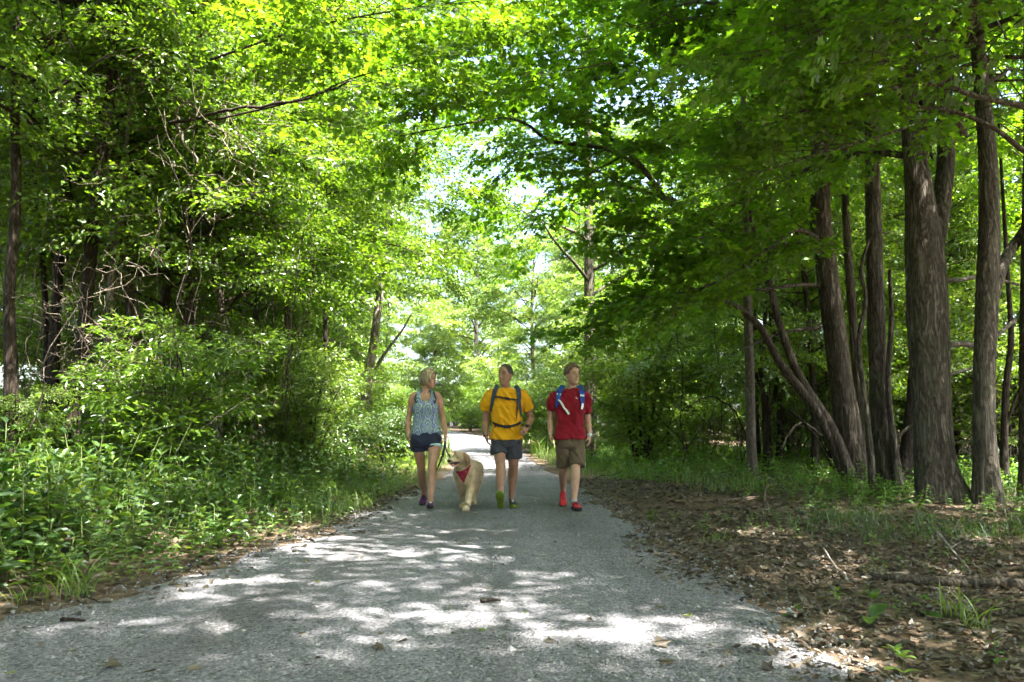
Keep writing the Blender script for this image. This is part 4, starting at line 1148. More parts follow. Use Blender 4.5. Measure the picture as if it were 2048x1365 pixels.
# leaf litter, gravel stones
def scatter_leaves(rng, x, y, lift, smin, smax, shape, curl=0.5):
    m = len(x)
    a = rng.uniform(0, 6.283, m)
    d = np.stack([np.cos(a), np.sin(a), rng.normal(0, curl * 0.5, m)], -1)
    n = np.stack([rng.normal(0, curl, m), rng.normal(0, curl, m), np.ones(m)], -1)
    s = rng.uniform(smin, smax, m)
    p = np.stack([x, y, lift], -1)
    lv, lf = SHAPES[shape]
    lv2 = lv.copy(); lv2[:, 2] *= 3.0
    lv2[:, 0] -= 0.5
    dd = unit(d); ss = unit(np.cross(n, dd)); nn = np.cross(dd, ss)
    wob = rng.normal(0, 0.07, (m, len(lv), 3))
    c = rng.uniform(-0.3, 1.0, m)[:, None] * curl
    zz = lv2[None, :, 2] * (0.5 + c) + c * (lv2[None, :, 0] ** 2 * 0.8 + lv2[None, :, 1] ** 2 * 0.9)
    V = p[:, None] + s[:, None, None] * (lv2[None, :, 0, None] * dd[:, None] + lv2[None, :, 1, None] * ss[:, None] + zz[..., None] * nn[:, None] + wob)
    k = len(lv)
    F = (lf[None] + (np.arange(m) * k)[:, None, None]).reshape(-1, lf.shape[1])
    av = np.repeat(np.clip(rng.beta(1.6, 2.4, m), 0, 1), len(lf))
    return V.reshape(-1, 3), F, av
CURL = 0.32
def litter():
    rng = np.random.default_rng(81); mb = MB()
    def zone(n, xr, yr, prob, smin, smax, shape, lift=0.02):
        x = rng.uniform(*xr, n); y = rng.uniform(*yr, n)
        k = rng.random(n) < prob(x, y); x, y = x[k], y[k]
        V, F, a = scatter_leaves(rng, x, y, gz(x, y) + np.where((x > eL(y)) & (x < eR(y)), 0.026, 0.0) + rng.uniform(0.0, lift, len(x)), smin, smax, shape, CURL)
        mb.add(V, F, 0, a)
    right = lambda x, y: smooth(-0.35, 0.25, x - eR(y) + 0.25 * vnoise(y * 2.2, x, 0, 82)) * np.where(x > y * 0.66 + 1, 0, 1)
    zone(15000, (0.9, 6.5), (2.8, 8.5), right, 0.02, 0.068, 'maple', 0.018)
    zone(9000, (0.9, 9.5), (8.5, 16.5), right, 0.035, 0.085, 'maple', 0.018)
    zone(6000, (0.9, 6), (2.8, 9), right, 0.02, 0.06, 'oval', 0.02)
    left = lambda x, y: smooth(-0.5, 0.15, edge_l(x, y) + 0.3 * vnoise(y * 2.2, x, 0, 83)) * smooth(1.6, 0.3, edge_l(x, y))
    zone(5000, (-5, -1.0), (3.2, 14), left, 0.03, 0.09, 'oval', 0.015)
    zone(5000, (-14, -2.0), (4, 16), lambda x, y: np.where(edge_l(x, y) > 0.3, 0.6, 0), 0.05, 0.11, 'oval', 0.02)
    zone(2600, (-2.6, 1.4), (2.9, 13), lambda x, y: np.where((x > eL(y)) & (x < eR(y)), 0.35 + 0.6 * smooth(0.5, 0.0, np.minimum(x - eL(y), eR(y) - x)), 0), 0.008, 0.03, 'oval', 0.002)
    return mb.mesh('leaf_litter', [MAT['litter']], smooth_shade=False)
o = link('leaf_litter', litter()); tag(o, 'brown dead leaves carpeting the ground beside the path', 'leaves', None, 'stuff')

OCT_V = np.array([(1, 0, 0), (-1, 0, 0), (0, 1, 0), (0, -1, 0), (0, 0, 1), (0, 0, -1)], float)
OCT_F = np.array([(0, 2, 4), (2, 1, 4), (1, 3, 4), (3, 0, 4), (2, 0, 5), (1, 2, 5), (3, 1, 5), (0, 3, 5)])
def gravel():
    rng = np.random.default_rng(91); mb = MB()
    n = 13000
    y = 2.9 + (rng.random(n) ** 1.7) * 9.0
    x = eL(y) - 0.15 + rng.random(n) * (eR(y) - eL(y) + 0.35)
    k = np.abs(x) < y * 0.66 + 0.4
    x, y = x[k], y[k]; n = len(x)
    s = rng.gamma(2.2, 0.0021, n) + 0.0025
    V = OCT_V[None] * (s[:, None, None] * rng.uniform(0.6, 1.3, (n, 6, 3)))
    a = rng.uniform(0, 6.283, n); c, q = np.cos(a), np.sin(a)
    X = V[..., 0] * c[:, None] - V[..., 1] * q[:, None]; Y = V[..., 0] * q[:, None] + V[..., 1] * c[:, None]
    V = np.stack([X, Y, V[..., 2] * 0.75], -1)
    z = gz(x, y) + 0.024
    V += np.stack([x, y, z], -1)[:, None]
    F = (OCT_F[None] + (np.arange(n) * 6)[:, None, None]).reshape(-1, 3)
    mb.add(V.reshape(-1, 3), F, 0, np.repeat(np.clip(rng.normal(0.5, 0.22, n), 0, 1), 8))
    return mb.mesh('gravel', [MAT['pebble']], smooth_shade=False)
o = link('gravel', gravel()); tag(o, 'loose grey crushed stones on the path surface', 'gravel', None, 'stuff')
# ------------------------------------------------------------------ people and dog
TMPC = bpy.data.collections.new('temp_build'); COL.children.link(TMPC)
def fuse(mb, voxel, smooth_it=4, factor=0.5, decim=None):
    """join overlapping closed shells into one continuous surface"""
    o = bpy.data.objects.new('tmp', mb.mesh('tmp'))
    TMPC.objects.link(o)
    m = o.modifiers.new('r', 'REMESH'); m.mode = 'VOXEL'; m.voxel_size = voxel; m.adaptivity = 0.0
    s = o.modifiers.new('s', 'SMOOTH'); s.factor = factor; s.iterations = smooth_it
    if decim:
        d = o.modifiers.new('d', 'DECIMATE'); d.ratio = decim
    dg = bpy.context.evaluated_depsgraph_get(); dg.update()
    me = bpy.data.meshes.new_from_object(o.evaluated_get(dg))
    old = o.data
    bpy.data.objects.remove(o); bpy.data.meshes.remove(old)
    me.attributes.remove(me.attributes['leafv']) if 'leafv' in me.attributes else None
    me.polygons.foreach_set('use_smooth', np.ones(len(me.polygons), bool))
    return me
def mcoords(me):
    v = np.empty(len(me.vertices) * 3, np.float32); me.vertices.foreach_get('co', v); return v.reshape(-1, 3).astype(float)
def mnormals(me):
    v = np.empty(len(me.vertices) * 3, np.float32); me.vertices.foreach_get('normal', v); return v.reshape(-1, 3).astype(float)
def set_coords(me, V):
    me.vertices.foreach_set('co', np.asarray(V, np.float32).ravel()); me.update()
def set_mats(me, mats):
    me.materials.clear()
    for m in mats: me.materials.append(m)
    return me
def bvh_of(me, off=(0, 0, 0)):
    V = mcoords(me) + np.asarray(off)
    return BVHTree.FromPolygons([tuple(v) for v in V], [tuple(p.vertices) for p in me.polygons])

def loft(rings, seg=28, power=2.3):
    """rings: (center3, rx, ry[, yaw]) horizontal superellipses, closed"""
    th = np.linspace(0, 2 * math.pi, seg, endpoint=False)
    V = []
    for r in rings:
        c, rx, ry = r[:3]; yaw = r[3] if len(r) > 3 else 0
        x = np.sign(np.cos(th)) * np.abs(np.cos(th)) ** (2 / power) * rx
        y = np.sign(np.sin(th)) * np.abs(np.sin(th)) ** (2 / power) * ry
        V.append(np.stack([c[0] + x * math.cos(yaw) - y * math.sin(yaw), c[1] + x * math.sin(yaw) + y * math.cos(yaw), np.full(seg, c[2])], -1))
    V = np.concatenate(V); n = len(rings)
    i = np.arange(n - 1)[:, None] * seg; j = np.arange(seg)[None]; j2 = (j + 1) % seg
    F = np.stack([i + j, i + j2, i + seg + j2, i + seg + j], -1).reshape(-1, 4)
    V = np.vstack([V, rings[0][0], rings[-1][0]]); a, b = n * seg, n * seg + 1
    jj = np.arange(seg); j3 = (jj + 1) % seg
    return V, [F, np.stack([np.full(seg, a), j3, jj], -1), np.stack([np.full(seg, b), (n - 1) * seg + jj, (n - 1) * seg + j3], -1)]
def ellipsoid(c, r, rot=None, nu=16, nv=12):
    u = np.linspace(0, 2 * math.pi, nu, endpoint=False); v = np.linspace(0, math.pi, nv + 2)[1:-1]
    Uv, Vv = np.meshgrid(u, v)
    X = np.stack([np.cos(Uv) * np.sin(Vv), np.sin(Uv) * np.sin(Vv), np.cos(Vv)], -1).reshape(-1, 3) * np.asarray(r)
    X = np.vstack([X, [0, 0, r[2]], [0, 0, -r[2]]])
    if rot is not None: X = X @ np.asarray(rot).T
    X = X + np.asarray(c)
    n = nv
    i = np.arange(n - 1)[:, None] * nu; j = np.arange(nu)[None]; j2 = (j + 1) % nu
    F = np.stack([i + j, i + nu + j, i + nu + j2, i + j2], -1).reshape(-1, 4)
    jj = np.arange(nu); j3 = (jj + 1) % nu; a, b = n * nu, n * nu + 1
    return X, [F, np.stack([np.full(nu, a), jj, j3], -1), np.stack([np.full(nu, b), (n - 1) * nu + j3, (n - 1) * nu + jj], -1)]
def limb(mb, pts, rad, seg=14, n=None):
    P = np.asarray(pts, float); R = np.asarray(rad, float)
    C = catmull(np.column_stack([P, R]), n or 6 * len(P))
    v, f = tube(C[:, :3], np.maximum(C[:, 3], 0.003), seg); mb.add(v, f)
def Rz(a):
    c, s = math.cos(a), math.sin(a); return np.array([[c, -s, 0], [s, c, 0], [0, 0, 1.0]])
def Rx(a):
    c, s = math.cos(a), math.sin(a); return np.array([[1, 0, 0], [0, c, -s], [0, s, c]])

def hand(mb, wrist, dirv, thumb, palm, s=1.0, curl=(0.35, 0.5, 0.4)):
    """palm with five separate fingers; dirv along the hand, thumb = side of the thumb, palm = way the fingers curl"""
    d = unit(dirv); t = unit(np.asarray(thumb) - d * np.dot(thumb, d)); p = unit(np.asarray(palm) - d * np.dot(palm, d) - t * np.dot(palm, t))
    w = np.asarray(wrist)
    C = [w - d * 0.02 * s, w + d * 0.02 * s, w + d * 0.05 * s, w + d * 0.085 * s]
    th = np.linspace(0, 2 * math.pi, 14, endpoint=False)
    V = []
    for c, a, b in zip(C, (0.024, 0.030, 0.040, 0.041), (0.019, 0.019, 0.017, 0.013)):
        V.append(c + s * (a * np.cos(th)[:, None] * t + b * np.sin(th)[:, None] * p))
    n = 4; V = np.concatenate(V)
    i = np.arange(n - 1)[:, None] * 14; j = np.arange(14)[None]; j2 = (j + 1) % 14
    F = np.stack([i + j, i + j2, i + 14 + j2, i + 14 + j], -1).reshape(-1, 4)
    V = np.vstack([V, C[0], C[-1]]); jj = np.arange(14); j3 = (jj + 1) % 14
    mb.add(V, [F, np.stack([np.full(14, 56), j3, jj], -1), np.stack([np.full(14, 57), 42 + jj, 42 + j3], -1)])
    for k, (off, ln, cm) in enumerate(((0.032, 0.066, 0.85), (0.011, 0.076, 1.0), (-0.011, 0.070, 1.1), (-0.031, 0.055, 1.25))):
        b = w + d * 0.076 * s + t * off * s * 1.04
        dd = unit(d + t * off * 3.2); pts = [b - d * 0.02 * s, b]
        for q, (fr, cu) in enumerate(zip((0.45, 0.31, 0.24), curl)):
            a = cu * cm
            dd = unit(dd * math.cos(a) + p * math.sin(a))
            pts.append(pts[-1] + dd * ln * fr * s)
        limb(mb, pts, np.array([0.0085, 0.0088, 0.0082, 0.0074, 0.0055]) * s, 8, 14)
    b = w + d * 0.022 * s + t * 0.022 * s + p * 0.006 * s
    d1 = unit(d * 0.75 + t * 0.75 + p * 0.35); d2 = unit(d * 0.95 + t * 0.25 + p * 0.35)
    limb(mb, [b - d1 * 0.01 * s, b + d1 * 0.028 * s, b + d1 * 0.045 * s + d2 * 0.018 * s, b + d1 * 0.045 * s + d2 * 0.040 * s], np.array([0.013, 0.0115, 0.0095, 0.007]) * s, 8, 12)

HEAD = [(-0.50, 0.024, 0.028, -0.052), (-0.44, 0.039, 0.047, -0.040), (-0.34, 0.051, 0.067, -0.024), (-0.20, 0.059, 0.083, -0.010), (-0.05, 0.066, 0.090, -0.002),
        (0.10, 0.071, 0.094, 0.003), (0.25, 0.071, 0.093, 0.007), (0.37, 0.062, 0.081, 0.010), (0.45, 0.043, 0.058, 0.011), (0.50, 0.012, 0.016, 0.011)]
class Head:
    """head frame: local -Y is the face; c is the middle of the head"""
    def __init__(self, c, h=0.235, yaw=0.0, pitch=0.0):
        self.c, self.h, self.k = np.asarray(c, float), h, h / 0.235
        self.M = Rz(yaw) @ Rx(pitch)
    def w(self, p): return self.c + self.k * (np.atleast_2d(p) @ self.M.T)
    def solids(self, mb):
        rings = [(np.array([0, cy, z * 0.235]), rx, ry) for z, rx, ry, cy in HEAD]
        V, F = loft(rings, 26, 2.15); mb.add(self.w(V), F)
        def ell(c, r, rot=None):
            V, F = ellipsoid(c, r, rot, 12, 8); mb.add(self.w(V), F)
        def lm(pts, rad):
            P = self.w(np.array(pts)); limb(mb, P, np.array(rad) * self.k, 8, 8)
        lm([(0, -0.086, 0.018), (0, -0.098, -0.004), (0, -0.110, -0.026)], [0.007, 0.009, 0.013])      # nose
        ell((0, -0.100, -0.030), (0.016, 0.011, 0.008))
        lm([(-0.046, -0.066, 0.026), (0, -0.086, 0.029), (0.046, -0.066, 0.026)], [0.008, 0.0085, 0.008])  # brow
        for s in (-1, 1):
            ell((s * 0.038, -0.066, -0.022), (0.018, 0.018, 0.014))                                    # cheek
            ell((s * 0.071, 0.012, -0.008), (0.010, 0.020, 0.031))                                     # ear
        ell((0, -0.074, -0.100), (0.020, 0.018, 0.016))                                                # chin
        ell((0, -0.086, -0.060), (0.024, 0.012, 0.012))                                                # mouth
    def parts(self, root, off, eyem, lip, brow):
        def put(name, mb, mat, par=None):
            return link(name, mb.mesh(name, [mat], offset=off), par or root)
        for s in (-1, 1):
            V, F = ellipsoid((s * 0.031, -0.077, 0.008), (0.0105, 0.0085, 0.0052), None, 12, 8)
            e = put('eye', MB().add(self.w(V), F), MAT['eye_white'])
            V, F = ellipsoid((s * 0.031, -0.0835, 0.008), (0.0068, 0.0042, 0.0058), None, 10, 6)
            put('iris', MB().add(self.w(V), F), eyem, e)
            mb = MB(); P = self.w(np.array([(s * 0.016, -0.088, 0.026), (s * 0.032, -0.084, 0.032), (s * 0.050, -0.068, 0.026)]))
            limb(mb, P, np.array([0.0035, 0.004, 0.002]) * self.k, 6, 8); put('eyebrow', mb, brow)
        mb = MB(); P = self.w(np.array([(-0.024, -0.088, -0.058), (-0.010, -0.098, -0.0585), (0.010, -0.098, -0.0585), (0.024, -0.088, -0.058)]))
        limb(mb, P, np.array([0.003, 0.005, 0.005, 0.003]) * self.k, 6, 10); put('mouth', mb, lip)
    def hair(self, phimax, off=0.010, thick=0.012, drop=0.0, seed=0, ridge=0.03, curl=0.15, wob=0.0):
        """phimax(theta): reach of the hair in degrees from the crown (theta 0 = face)"""
        nt, nphi = 96, 26
        th = np.linspace(0, 2 * math.pi, nt, endpoint=False)
        pm = np.array([phimax(math.degrees(t if t < math.pi else t - 2 * math.pi)) for t in th])
        pm = pm + wob * vnoise(np.cos(th) * 6, np.sin(th) * 6, 0, seed + 9)
        t = np.linspace(0, 1, nphi)
        ph = np.radians(t[:, None] * pm[None, :])
        r = np.array([0.071, 0.094, 0.112]) + off
        over = np.maximum(ph - math.pi / 2, 0)
        php = np.minimum(ph, math.pi / 2)
        k = over / math.radians(40)
        rad = np.sin(php) * (1 - curl * k ** 2) * (1 + 0.05 * k)
        rd = 1 + ridge * (vnoise(np.cos(th) * 14, np.sin(th) * 14, 0, seed)[None, :] * np.sin(php) + 0.5 * vnoise(np.cos(th) * 30, np.sin(th) * 30, 0, seed + 1)[None, :])
        X = r[0] * rad * np.sin(th)[None] * rd; Y = -r[1] * rad * np.cos(th)[None] * rd
        Z = r[2] * np.cos(php) * (1 + 0.3 * (rd - 1)) - drop * k
        P = np.stack([X, Y + 0.006, Z + 0.012], -1)
        inner = P * np.array([1, 1, 1]) - thick * unit(np.stack([X, Y, Z + 0.02], -1))
        V = np.concatenate([P.reshape(-1, 3), inner.reshape(-1, 3)]); n = nphi * nt
        i = np.arange(nphi - 1)[:, None] * nt; j = np.arange(nt)[None]; j2 = (j + 1) % nt
        F = np.stack([i + j, i + nt + j, i + nt + j2, i + j2], -1).reshape(-1, 4)
        jj = np.arange(nt); j3 = (jj + 1) % nt; e = (nphi - 1) * nt
        rim = np.stack([e + jj, n + e + jj, n + e + j3, e + j3], -1)
        return MB().add(self.w(V), [F, F[:, ::-1] + n, rim])

def skin_mat(name, col):
    m, nt = nm(name); L = nt.links.new
    tc = N_(nt, 'ShaderNodeTexCoord'); n = N_(nt, 'ShaderNodeTexNoise', i_Scale=14.0, i_Detail=4.0)
    L(tc.outputs['Object'], n.inputs['Vector'])
    c = np.array(col)
    r = ramp(nt, [(0.3, tuple(c * np.array([0.86, 0.80, 0.78]))), (0.7, tuple(c * 1.1))]); L(n.outputs['Fac'], r.inputs[0])
    p = N_(nt, 'ShaderNodeBsdfPrincipled', i_Roughness=0.48)
    p.inputs['Subsurface Weight'].default_value = 0.12
    p.inputs['Subsurface Radius'].default_value = (0.02, 0.008, 0.004)
    p.inputs['Specular IOR Level'].default_value = 0.35
    L(r.outputs[0], p.inputs['Base Color'])
    out = N_(nt, 'ShaderNodeOutputMaterial'); L(p.outputs[0], out.inputs[0])
    return m
def hair_mat(name, c1, c2, c3, scale=60.0):
    m, nt = nm(name); L = nt.links.new
    tc = N_(nt, 'ShaderNodeTexCoord'); mp = N_(nt, 'ShaderNodeMapping'); mp.inputs['Scale'].default_value = (1, 1, 0.08)
    L(tc.outputs['Object'], mp.inputs[0])
    n = N_(nt, 'ShaderNodeTexNoise', i_Scale=scale, i_Detail=5.0, i_Roughness=0.7); L(mp.outputs[0], n.inputs['Vector'])
    r = ramp(nt, [(0.35, c1), (0.5, c2), (0.65, c3)]); L(n.outputs['Fac'], r.inputs[0])
    b = N_(nt, 'ShaderNodeBump', i_Strength=0.8, i_Distance=0.01); L(n.outputs['Fac'], b.inputs['Height'])
    p = N_(nt, 'ShaderNodeBsdfPrincipled', i_Roughness=0.45); L(r.outputs[0], p.inputs['Base Color']); L(b.outputs[0], p.inputs['Normal'])
    out = N_(nt, 'ShaderNodeOutputMaterial'); L(p.outputs[0], out.inputs[0])
    return m
def cloth_mat(name, col, var=0.14, rough=0.85, fold=0.5, wscale=9.0, sheen=0.1):
    m, nt = nm(name); L = nt.links.new
    tc = N_(nt, 'ShaderNodeTexCoord')
    n = N_(nt, 'ShaderNodeTexNoise', i_Scale=7.0, i_Detail=3.0); L(tc.outputs['Object'], n.inputs['Vector'])
    c = np.array(col); r = ramp(nt, [(0.3, tuple(c * (1 - var))), (0.7, tuple(np.clip(c * (1 + var), 0, 0.9)))]); L(n.outputs['Fac'], r.inputs[0])
    mp = N_(nt, 'ShaderNodeMapping'); mp.inputs['Scale'].default_value = (1, 1, 0.6); mp.inputs['Rotation'].default_value = (0, 0.5, 0)
    L(tc.outputs['Object'], mp.inputs[0])
    w = N_(nt, 'ShaderNodeTexNoise', i_Scale=wscale, i_Detail=2.0, i_Distortion=1.6); L(mp.outputs[0], w.inputs['Vector'])
    wv = N_(nt, 'ShaderNodeTexNoise', i_Scale=420.0); L(tc.outputs['Object'], wv.inputs['Vector'])
    ad = N_(nt, 'ShaderNodeMath', operation='MULTIPLY_ADD', n_1=0.04); L(wv.outputs['Fac'], ad.inputs[0]); L(w.outputs['Fac'], ad.inputs[2])
    b = N_(nt, 'ShaderNodeBump', i_Strength=fold, i_Distance=0.05); L(ad.outputs[0], b.inputs['Height'])
    p = N_(nt, 'ShaderNodeBsdfPrincipled', i_Roughness=rough); p.inputs['Sheen Weight'].default_value = sheen
    p.inputs['Specular IOR Level'].default_value = 0.2
    L(r.outputs[0], p.inputs['Base Color']); L(b.outputs[0], p.inputs['Normal'])
    out = N_(nt, 'ShaderNodeOutputMaterial'); L(p.outputs[0], out.inputs[0])
    return m
def tank_mat():
    """mint, navy and violet ogee print"""
    m, nt = nm('ogee_print'); L = nt.links.new
    tc = N_(nt, 'ShaderNodeTexCoord'); sp = N_(nt, 'ShaderNodeSeparateXYZ')
    n = N_(nt, 'ShaderNodeTexNoise', i_Scale=26.0, i_Detail=2.0); L(tc.outputs['Object'], n.inputs['Vector'])
    L(tc.outputs['Object'], sp.inputs[0])
    def mth(op, a, b=None, c=None):
        q = N_(nt, 'ShaderNodeMath', operation=op)
        for i, v in enumerate((a, b, c)):
            if v is None: continue
            if isinstance(v, (int, float)): q.inputs[i].default_value = v
            else: L(v, q.inputs[i])
        return q.outputs[0]
    jit = mth('MULTIPLY_ADD', n.outputs['Fac'], 0.020, -0.010)
    x = mth('ADD', sp.outputs['X'], jit); z = mth('ADD', sp.outputs['Z'], jit)
    g = mth('ADD', mth('COSINE', mth('MULTIPLY', x, 2 * math.pi / 0.13)), mth('MULTIPLY', mth('COSINE', mth('MULTIPLY', x, math.pi / 0.13)), mth('SINE', mth('MULTIPLY', z, 2 * math.pi / 0.19))))
    f = mth('FRACT', mth('MULTIPLY_ADD', g, 0.45, mth('MULTIPLY', mth('SINE', mth('MULTIPLY', z, 2 * math.pi / 0.095)), 0.12)))
    r = ramp(nt, [(0.0, (0.02, 0.03, 0.10)), (0.22, (0.36, 0.47, 0.40)), (0.36, (0.10, 0.10, 0.33)), (0.54, (0.025, 0.04, 0.10)), (0.68, (0.38, 0.50, 0.40)), (0.80, (0.06, 0.09, 0.24)), (0.92, (0.28, 0.38, 0.40))], 'CONSTANT')
    L(f, r.inputs[0])
    v = N_(nt, 'ShaderNodeTexVoronoi', i_Scale=48.0); L(tc.outputs['Object'], v.inputs['Vector'])
    rv = ramp(nt, [(0.0, (0.04, 0.06, 0.20)), (0.24, (0.20, 0.22, 0.50)), (0.36, (0.42, 0.58, 0.5))], 'CONSTANT'); L(v.outputs['Distance'], rv.inputs[0])
    mx = N_(nt, 'ShaderNodeMixRGB', n_0=0.18); L(r.outputs[0], mx.inputs[1]); L(rv.outputs[0], mx.inputs[2])
    p = N_(nt, 'ShaderNodeBsdfPrincipled', i_Roughness=0.75); L(mx.outputs[0], p.inputs['Base Color'])
    out = N_(nt, 'ShaderNodeOutputMaterial'); L(p.outputs[0], out.inputs[0])
    return m
MAT['skin_f'] = skin_mat('tanned_skin', (0.40, 0.225, 0.145))
MAT['skin_m'] = skin_mat('brown_skin', (0.31, 0.17, 0.11))
MAT['skin_b'] = skin_mat('fair_skin', (0.43, 0.26, 0.175))
MAT['eye_white'] = plain_mat('eye_white', (0.30, 0.28, 0.26), 0.3, 0.05)
MAT['iris'] = plain_mat('dark_iris', (0.02, 0.015, 0.012), 0.25, 0.1)
MAT['lip'] = plain_mat('lip', (0.36, 0.14, 0.12), 0.5, 0.1)
MAT['hair_f'] = hair_mat('blonde_hair', (0.08, 0.055, 0.028), (0.25, 0.19, 0.105), (0.46, 0.37, 0.23), 70)
MAT['hair_m'] = hair_mat('dark_hair', (0.010, 0.008, 0.006), (0.022, 0.017, 0.013), (0.05, 0.04, 0.033))
MAT['hair_b'] = hair_mat('light_brown_hair', (0.04, 0.024, 0.011), (0.105, 0.064, 0.031), (0.20, 0.125, 0.065), 80)
MAT['brow_d'] = plain_mat('dark_brow', (0.03, 0.02, 0.015), 0.8)
MAT['brow_l'] = plain_mat('light_brow', (0.14, 0.085, 0.045), 0.8)
MAT['tank'] = tank_mat()
MAT['navy'] = cloth_mat('navy_running_cloth', (0.018, 0.022, 0.045))
MAT['trim_mint'] = cloth_mat('mint_trim', (0.42, 0.62, 0.60))
MAT['yellow'] = cloth_mat('yellow_jersey', (0.62, 0.30, 0.004), 0.10, 0.8, 0.55)
MAT['charcoal'] = cloth_mat('charcoal_cloth', (0.040, 0.042, 0.050))
MAT['red'] = cloth_mat('red_jersey', (0.19, 0.004, 0.012), 0.12, 0.8, 0.6)
MAT['brown_cloth'] = cloth_mat('brown_cotton', (0.105, 0.075, 0.045))
MAT['webbing'] = plain_mat('black_webbing', (0.016, 0.016, 0.019), 0.75, 0.3, 60)
MAT['slate_strap'] = plain_mat('slate_blue_padding', (0.035, 0.045, 0.075), 0.8, 0.3, 60)
MAT['blue_strap'] = plain_mat('blue_padding', (0.018, 0.06, 0.26), 0.75, 0.25, 60)
MAT['reflect'] = plain_mat('pale_reflective_tape', (0.55, 0.57, 0.58), 0.4, 0.08)
MAT['white_plastic'] = plain_mat('white_plastic', (0.74, 0.73, 0.71), 0.4, 0.04)
MAT['purple_shoe'] = plain_mat('purple_mesh', (0.085, 0.016, 0.10), 0.75, 0.35, 80, 0.3, 300)
MAT['sole_dark'] = plain_mat('dark_rubber', (0.03, 0.028, 0.03), 0.8, 0.2)
MAT['black_shoe'] = plain_mat('black_mesh', (0.022, 0.024, 0.027), 0.75, 0.4, 80, 0.3, 300)
MAT['lime_sole'] = plain_mat('lime_rubber', (0.13, 0.19, 0.018), 0.6, 0.25, 40, 0.5, 90)
MAT['red_shoe'] = plain_mat('coral_red_mesh', (0.42, 0.018, 0.028), 0.6, 0.2, 60, 0.3, 300)
MAT['lace_white'] = plain_mat('pale_lace', (0.5, 0.48, 0.45), 0.8)
MAT['lace_dark'] = plain_mat('dark_lace', (0.04, 0.035, 0.04), 0.8)
MAT['sock'] = plain_mat('grey_sock', (0.30, 0.30, 0.29), 0.9)

SHOE = [(0.0, 0.016, 0.034, 0.055), (0.018, 0.030, 0.020, 0.085), (0.05, 0.036, 0.018, 0.098), (0.09, 0.037, 0.018, 0.094), (0.125, 0.037, 0.018, 0.080), (0.165, 0.042, 0.018, 0.064),
        (0.205, 0.046, 0.018, 0.054), (0.24, 0.042, 0.019, 0.046), (0.262, 0.031, 0.021, 0.039), (0.275, 0.012, 0.026, 0.032)]
def shoe(root, off, heel, yaw, pitch, mats, k=1.0, lace='lace_white', outward=0.0):
    """heel: world point under the back of the heel; yaw 0 points at the camera; pitch > 0 lifts the toe"""
    up_m, sole_m = mats
    M = Rz(yaw - math.pi / 2) @ np.array([[math.cos(pitch), 0, -math.sin(pitch)], [0, 1, 0], [math.sin(pitch), 0, math.cos(pitch)]])
    tr = lambda V: np.asarray(heel) + k * (np.asarray(V) @ M.T)
    th = np.linspace(0, 2 * math.pi, 18, endpoint=False)
    V = []
    for x, w, z0, z1 in SHOE:
        zc, hz = (z0 + z1) / 2, (z1 - z0) / 2
        V.append(np.stack([np.full(18, x), w * np.sign(np.cos(th)) * np.abs(np.cos(th)) ** 0.8, zc + hz * np.sign(np.sin(th)) * np.abs(np.sin(th)) ** 0.8], -1))
    n = len(SHOE); V = np.concatenate(V)
    i = np.arange(n - 1)[:, None] * 18; j = np.arange(18)[None]; j2 = (j + 1) % 18
    F = np.stack([i + j, i + j2, i + 18 + j2, i + 18 + j], -1).reshape(-1, 4)
    caps = [np.arange(18)[None, ::-1], (n - 1) * 18 + np.arange(18)[None]]
    up = link('shoe', MB().add(tr(V), [F] + caps).mesh('shoe', [up_m], offset=off), root)
    # sole with tread blocks
    sx = np.array([-0.006, 0.004, 0.03, 0.07, 0.11, 0.15, 0.19, 0.225, 0.255, 0.274, 0.282]); sw = np.array([0.014, 0.030, 0.038, 0.037, 0.034, 0.041, 0.048, 0.047, 0.038, 0.022, 0.010])
    mb = MB(); rings = []
    for x, w in zip(sx, sw):
        lift = 0.014 * smooth(0.2, 0.285, x) + 0.006 * smooth(0.02, -0.006, x)
        rings.append(np.array([(x, -w, lift + 0.004), (x, -w * 0.9, lift), (x, w * 0.9, lift), (x, w, lift + 0.004), (x, w * 0.99, lift + 0.026), (x, -w * 0.99, lift + 0.026)]))
    V = np.concatenate(rings); n = len(sx)
    i = np.arange(n - 1)[:, None] * 6; j = np.arange(6)[None]; j2 = (j + 1) % 6
    F = np.stack([i + j, i + 6 + j, i + 6 + j2, i + j2], -1).reshape(-1, 4)
    mb.add(tr(V), [F, np.arange(6)[None], (n - 1) * 6 + np.arange(6)[None, ::-1]])
    for x in np.arange(0.01, 0.27, 0.022):
        w = np.interp(x, sx, sw) * 0.8; lift = 0.014 * smooth(0.2, 0.285, x)
        for s in (-1, 1):
            c = np.array([x, s * w * 0.5, lift - 0.002]); h = np.array([0.008, w * 0.42, 0.004])
            B = np.array([(a, b, e) for a in (-1, 1) for b in (-1, 1) for e in (-1, 1)]) * h + c
            mb.add(tr(B), np.array([(0, 1, 3, 2), (4, 6, 7, 5), (0, 4, 5, 1), (2, 3, 7, 6), (0, 2, 6, 4), (1, 5, 7, 3)]))
    so = link('sole', mb.mesh('sole', [sole_m], smooth_shade=False, offset=off), up)
    mb = MB()
    for x in (0.115, 0.132, 0.149, 0.166):
        z = np.interp(x, [s[0] for s in SHOE], [s[3] for s in SHOE]) + 0.001
        v, f = tube(tr(np.array([(x, -0.022, z - 0.008), (x + 0.006, 0, z + 0.002), (x, 0.022, z - 0.008)])), np.full(3, 0.0035 * k), 5); mb.add(v, f)
    link('laces', mb.mesh('laces', [MAT[lace]], offset=off), up)
    return up

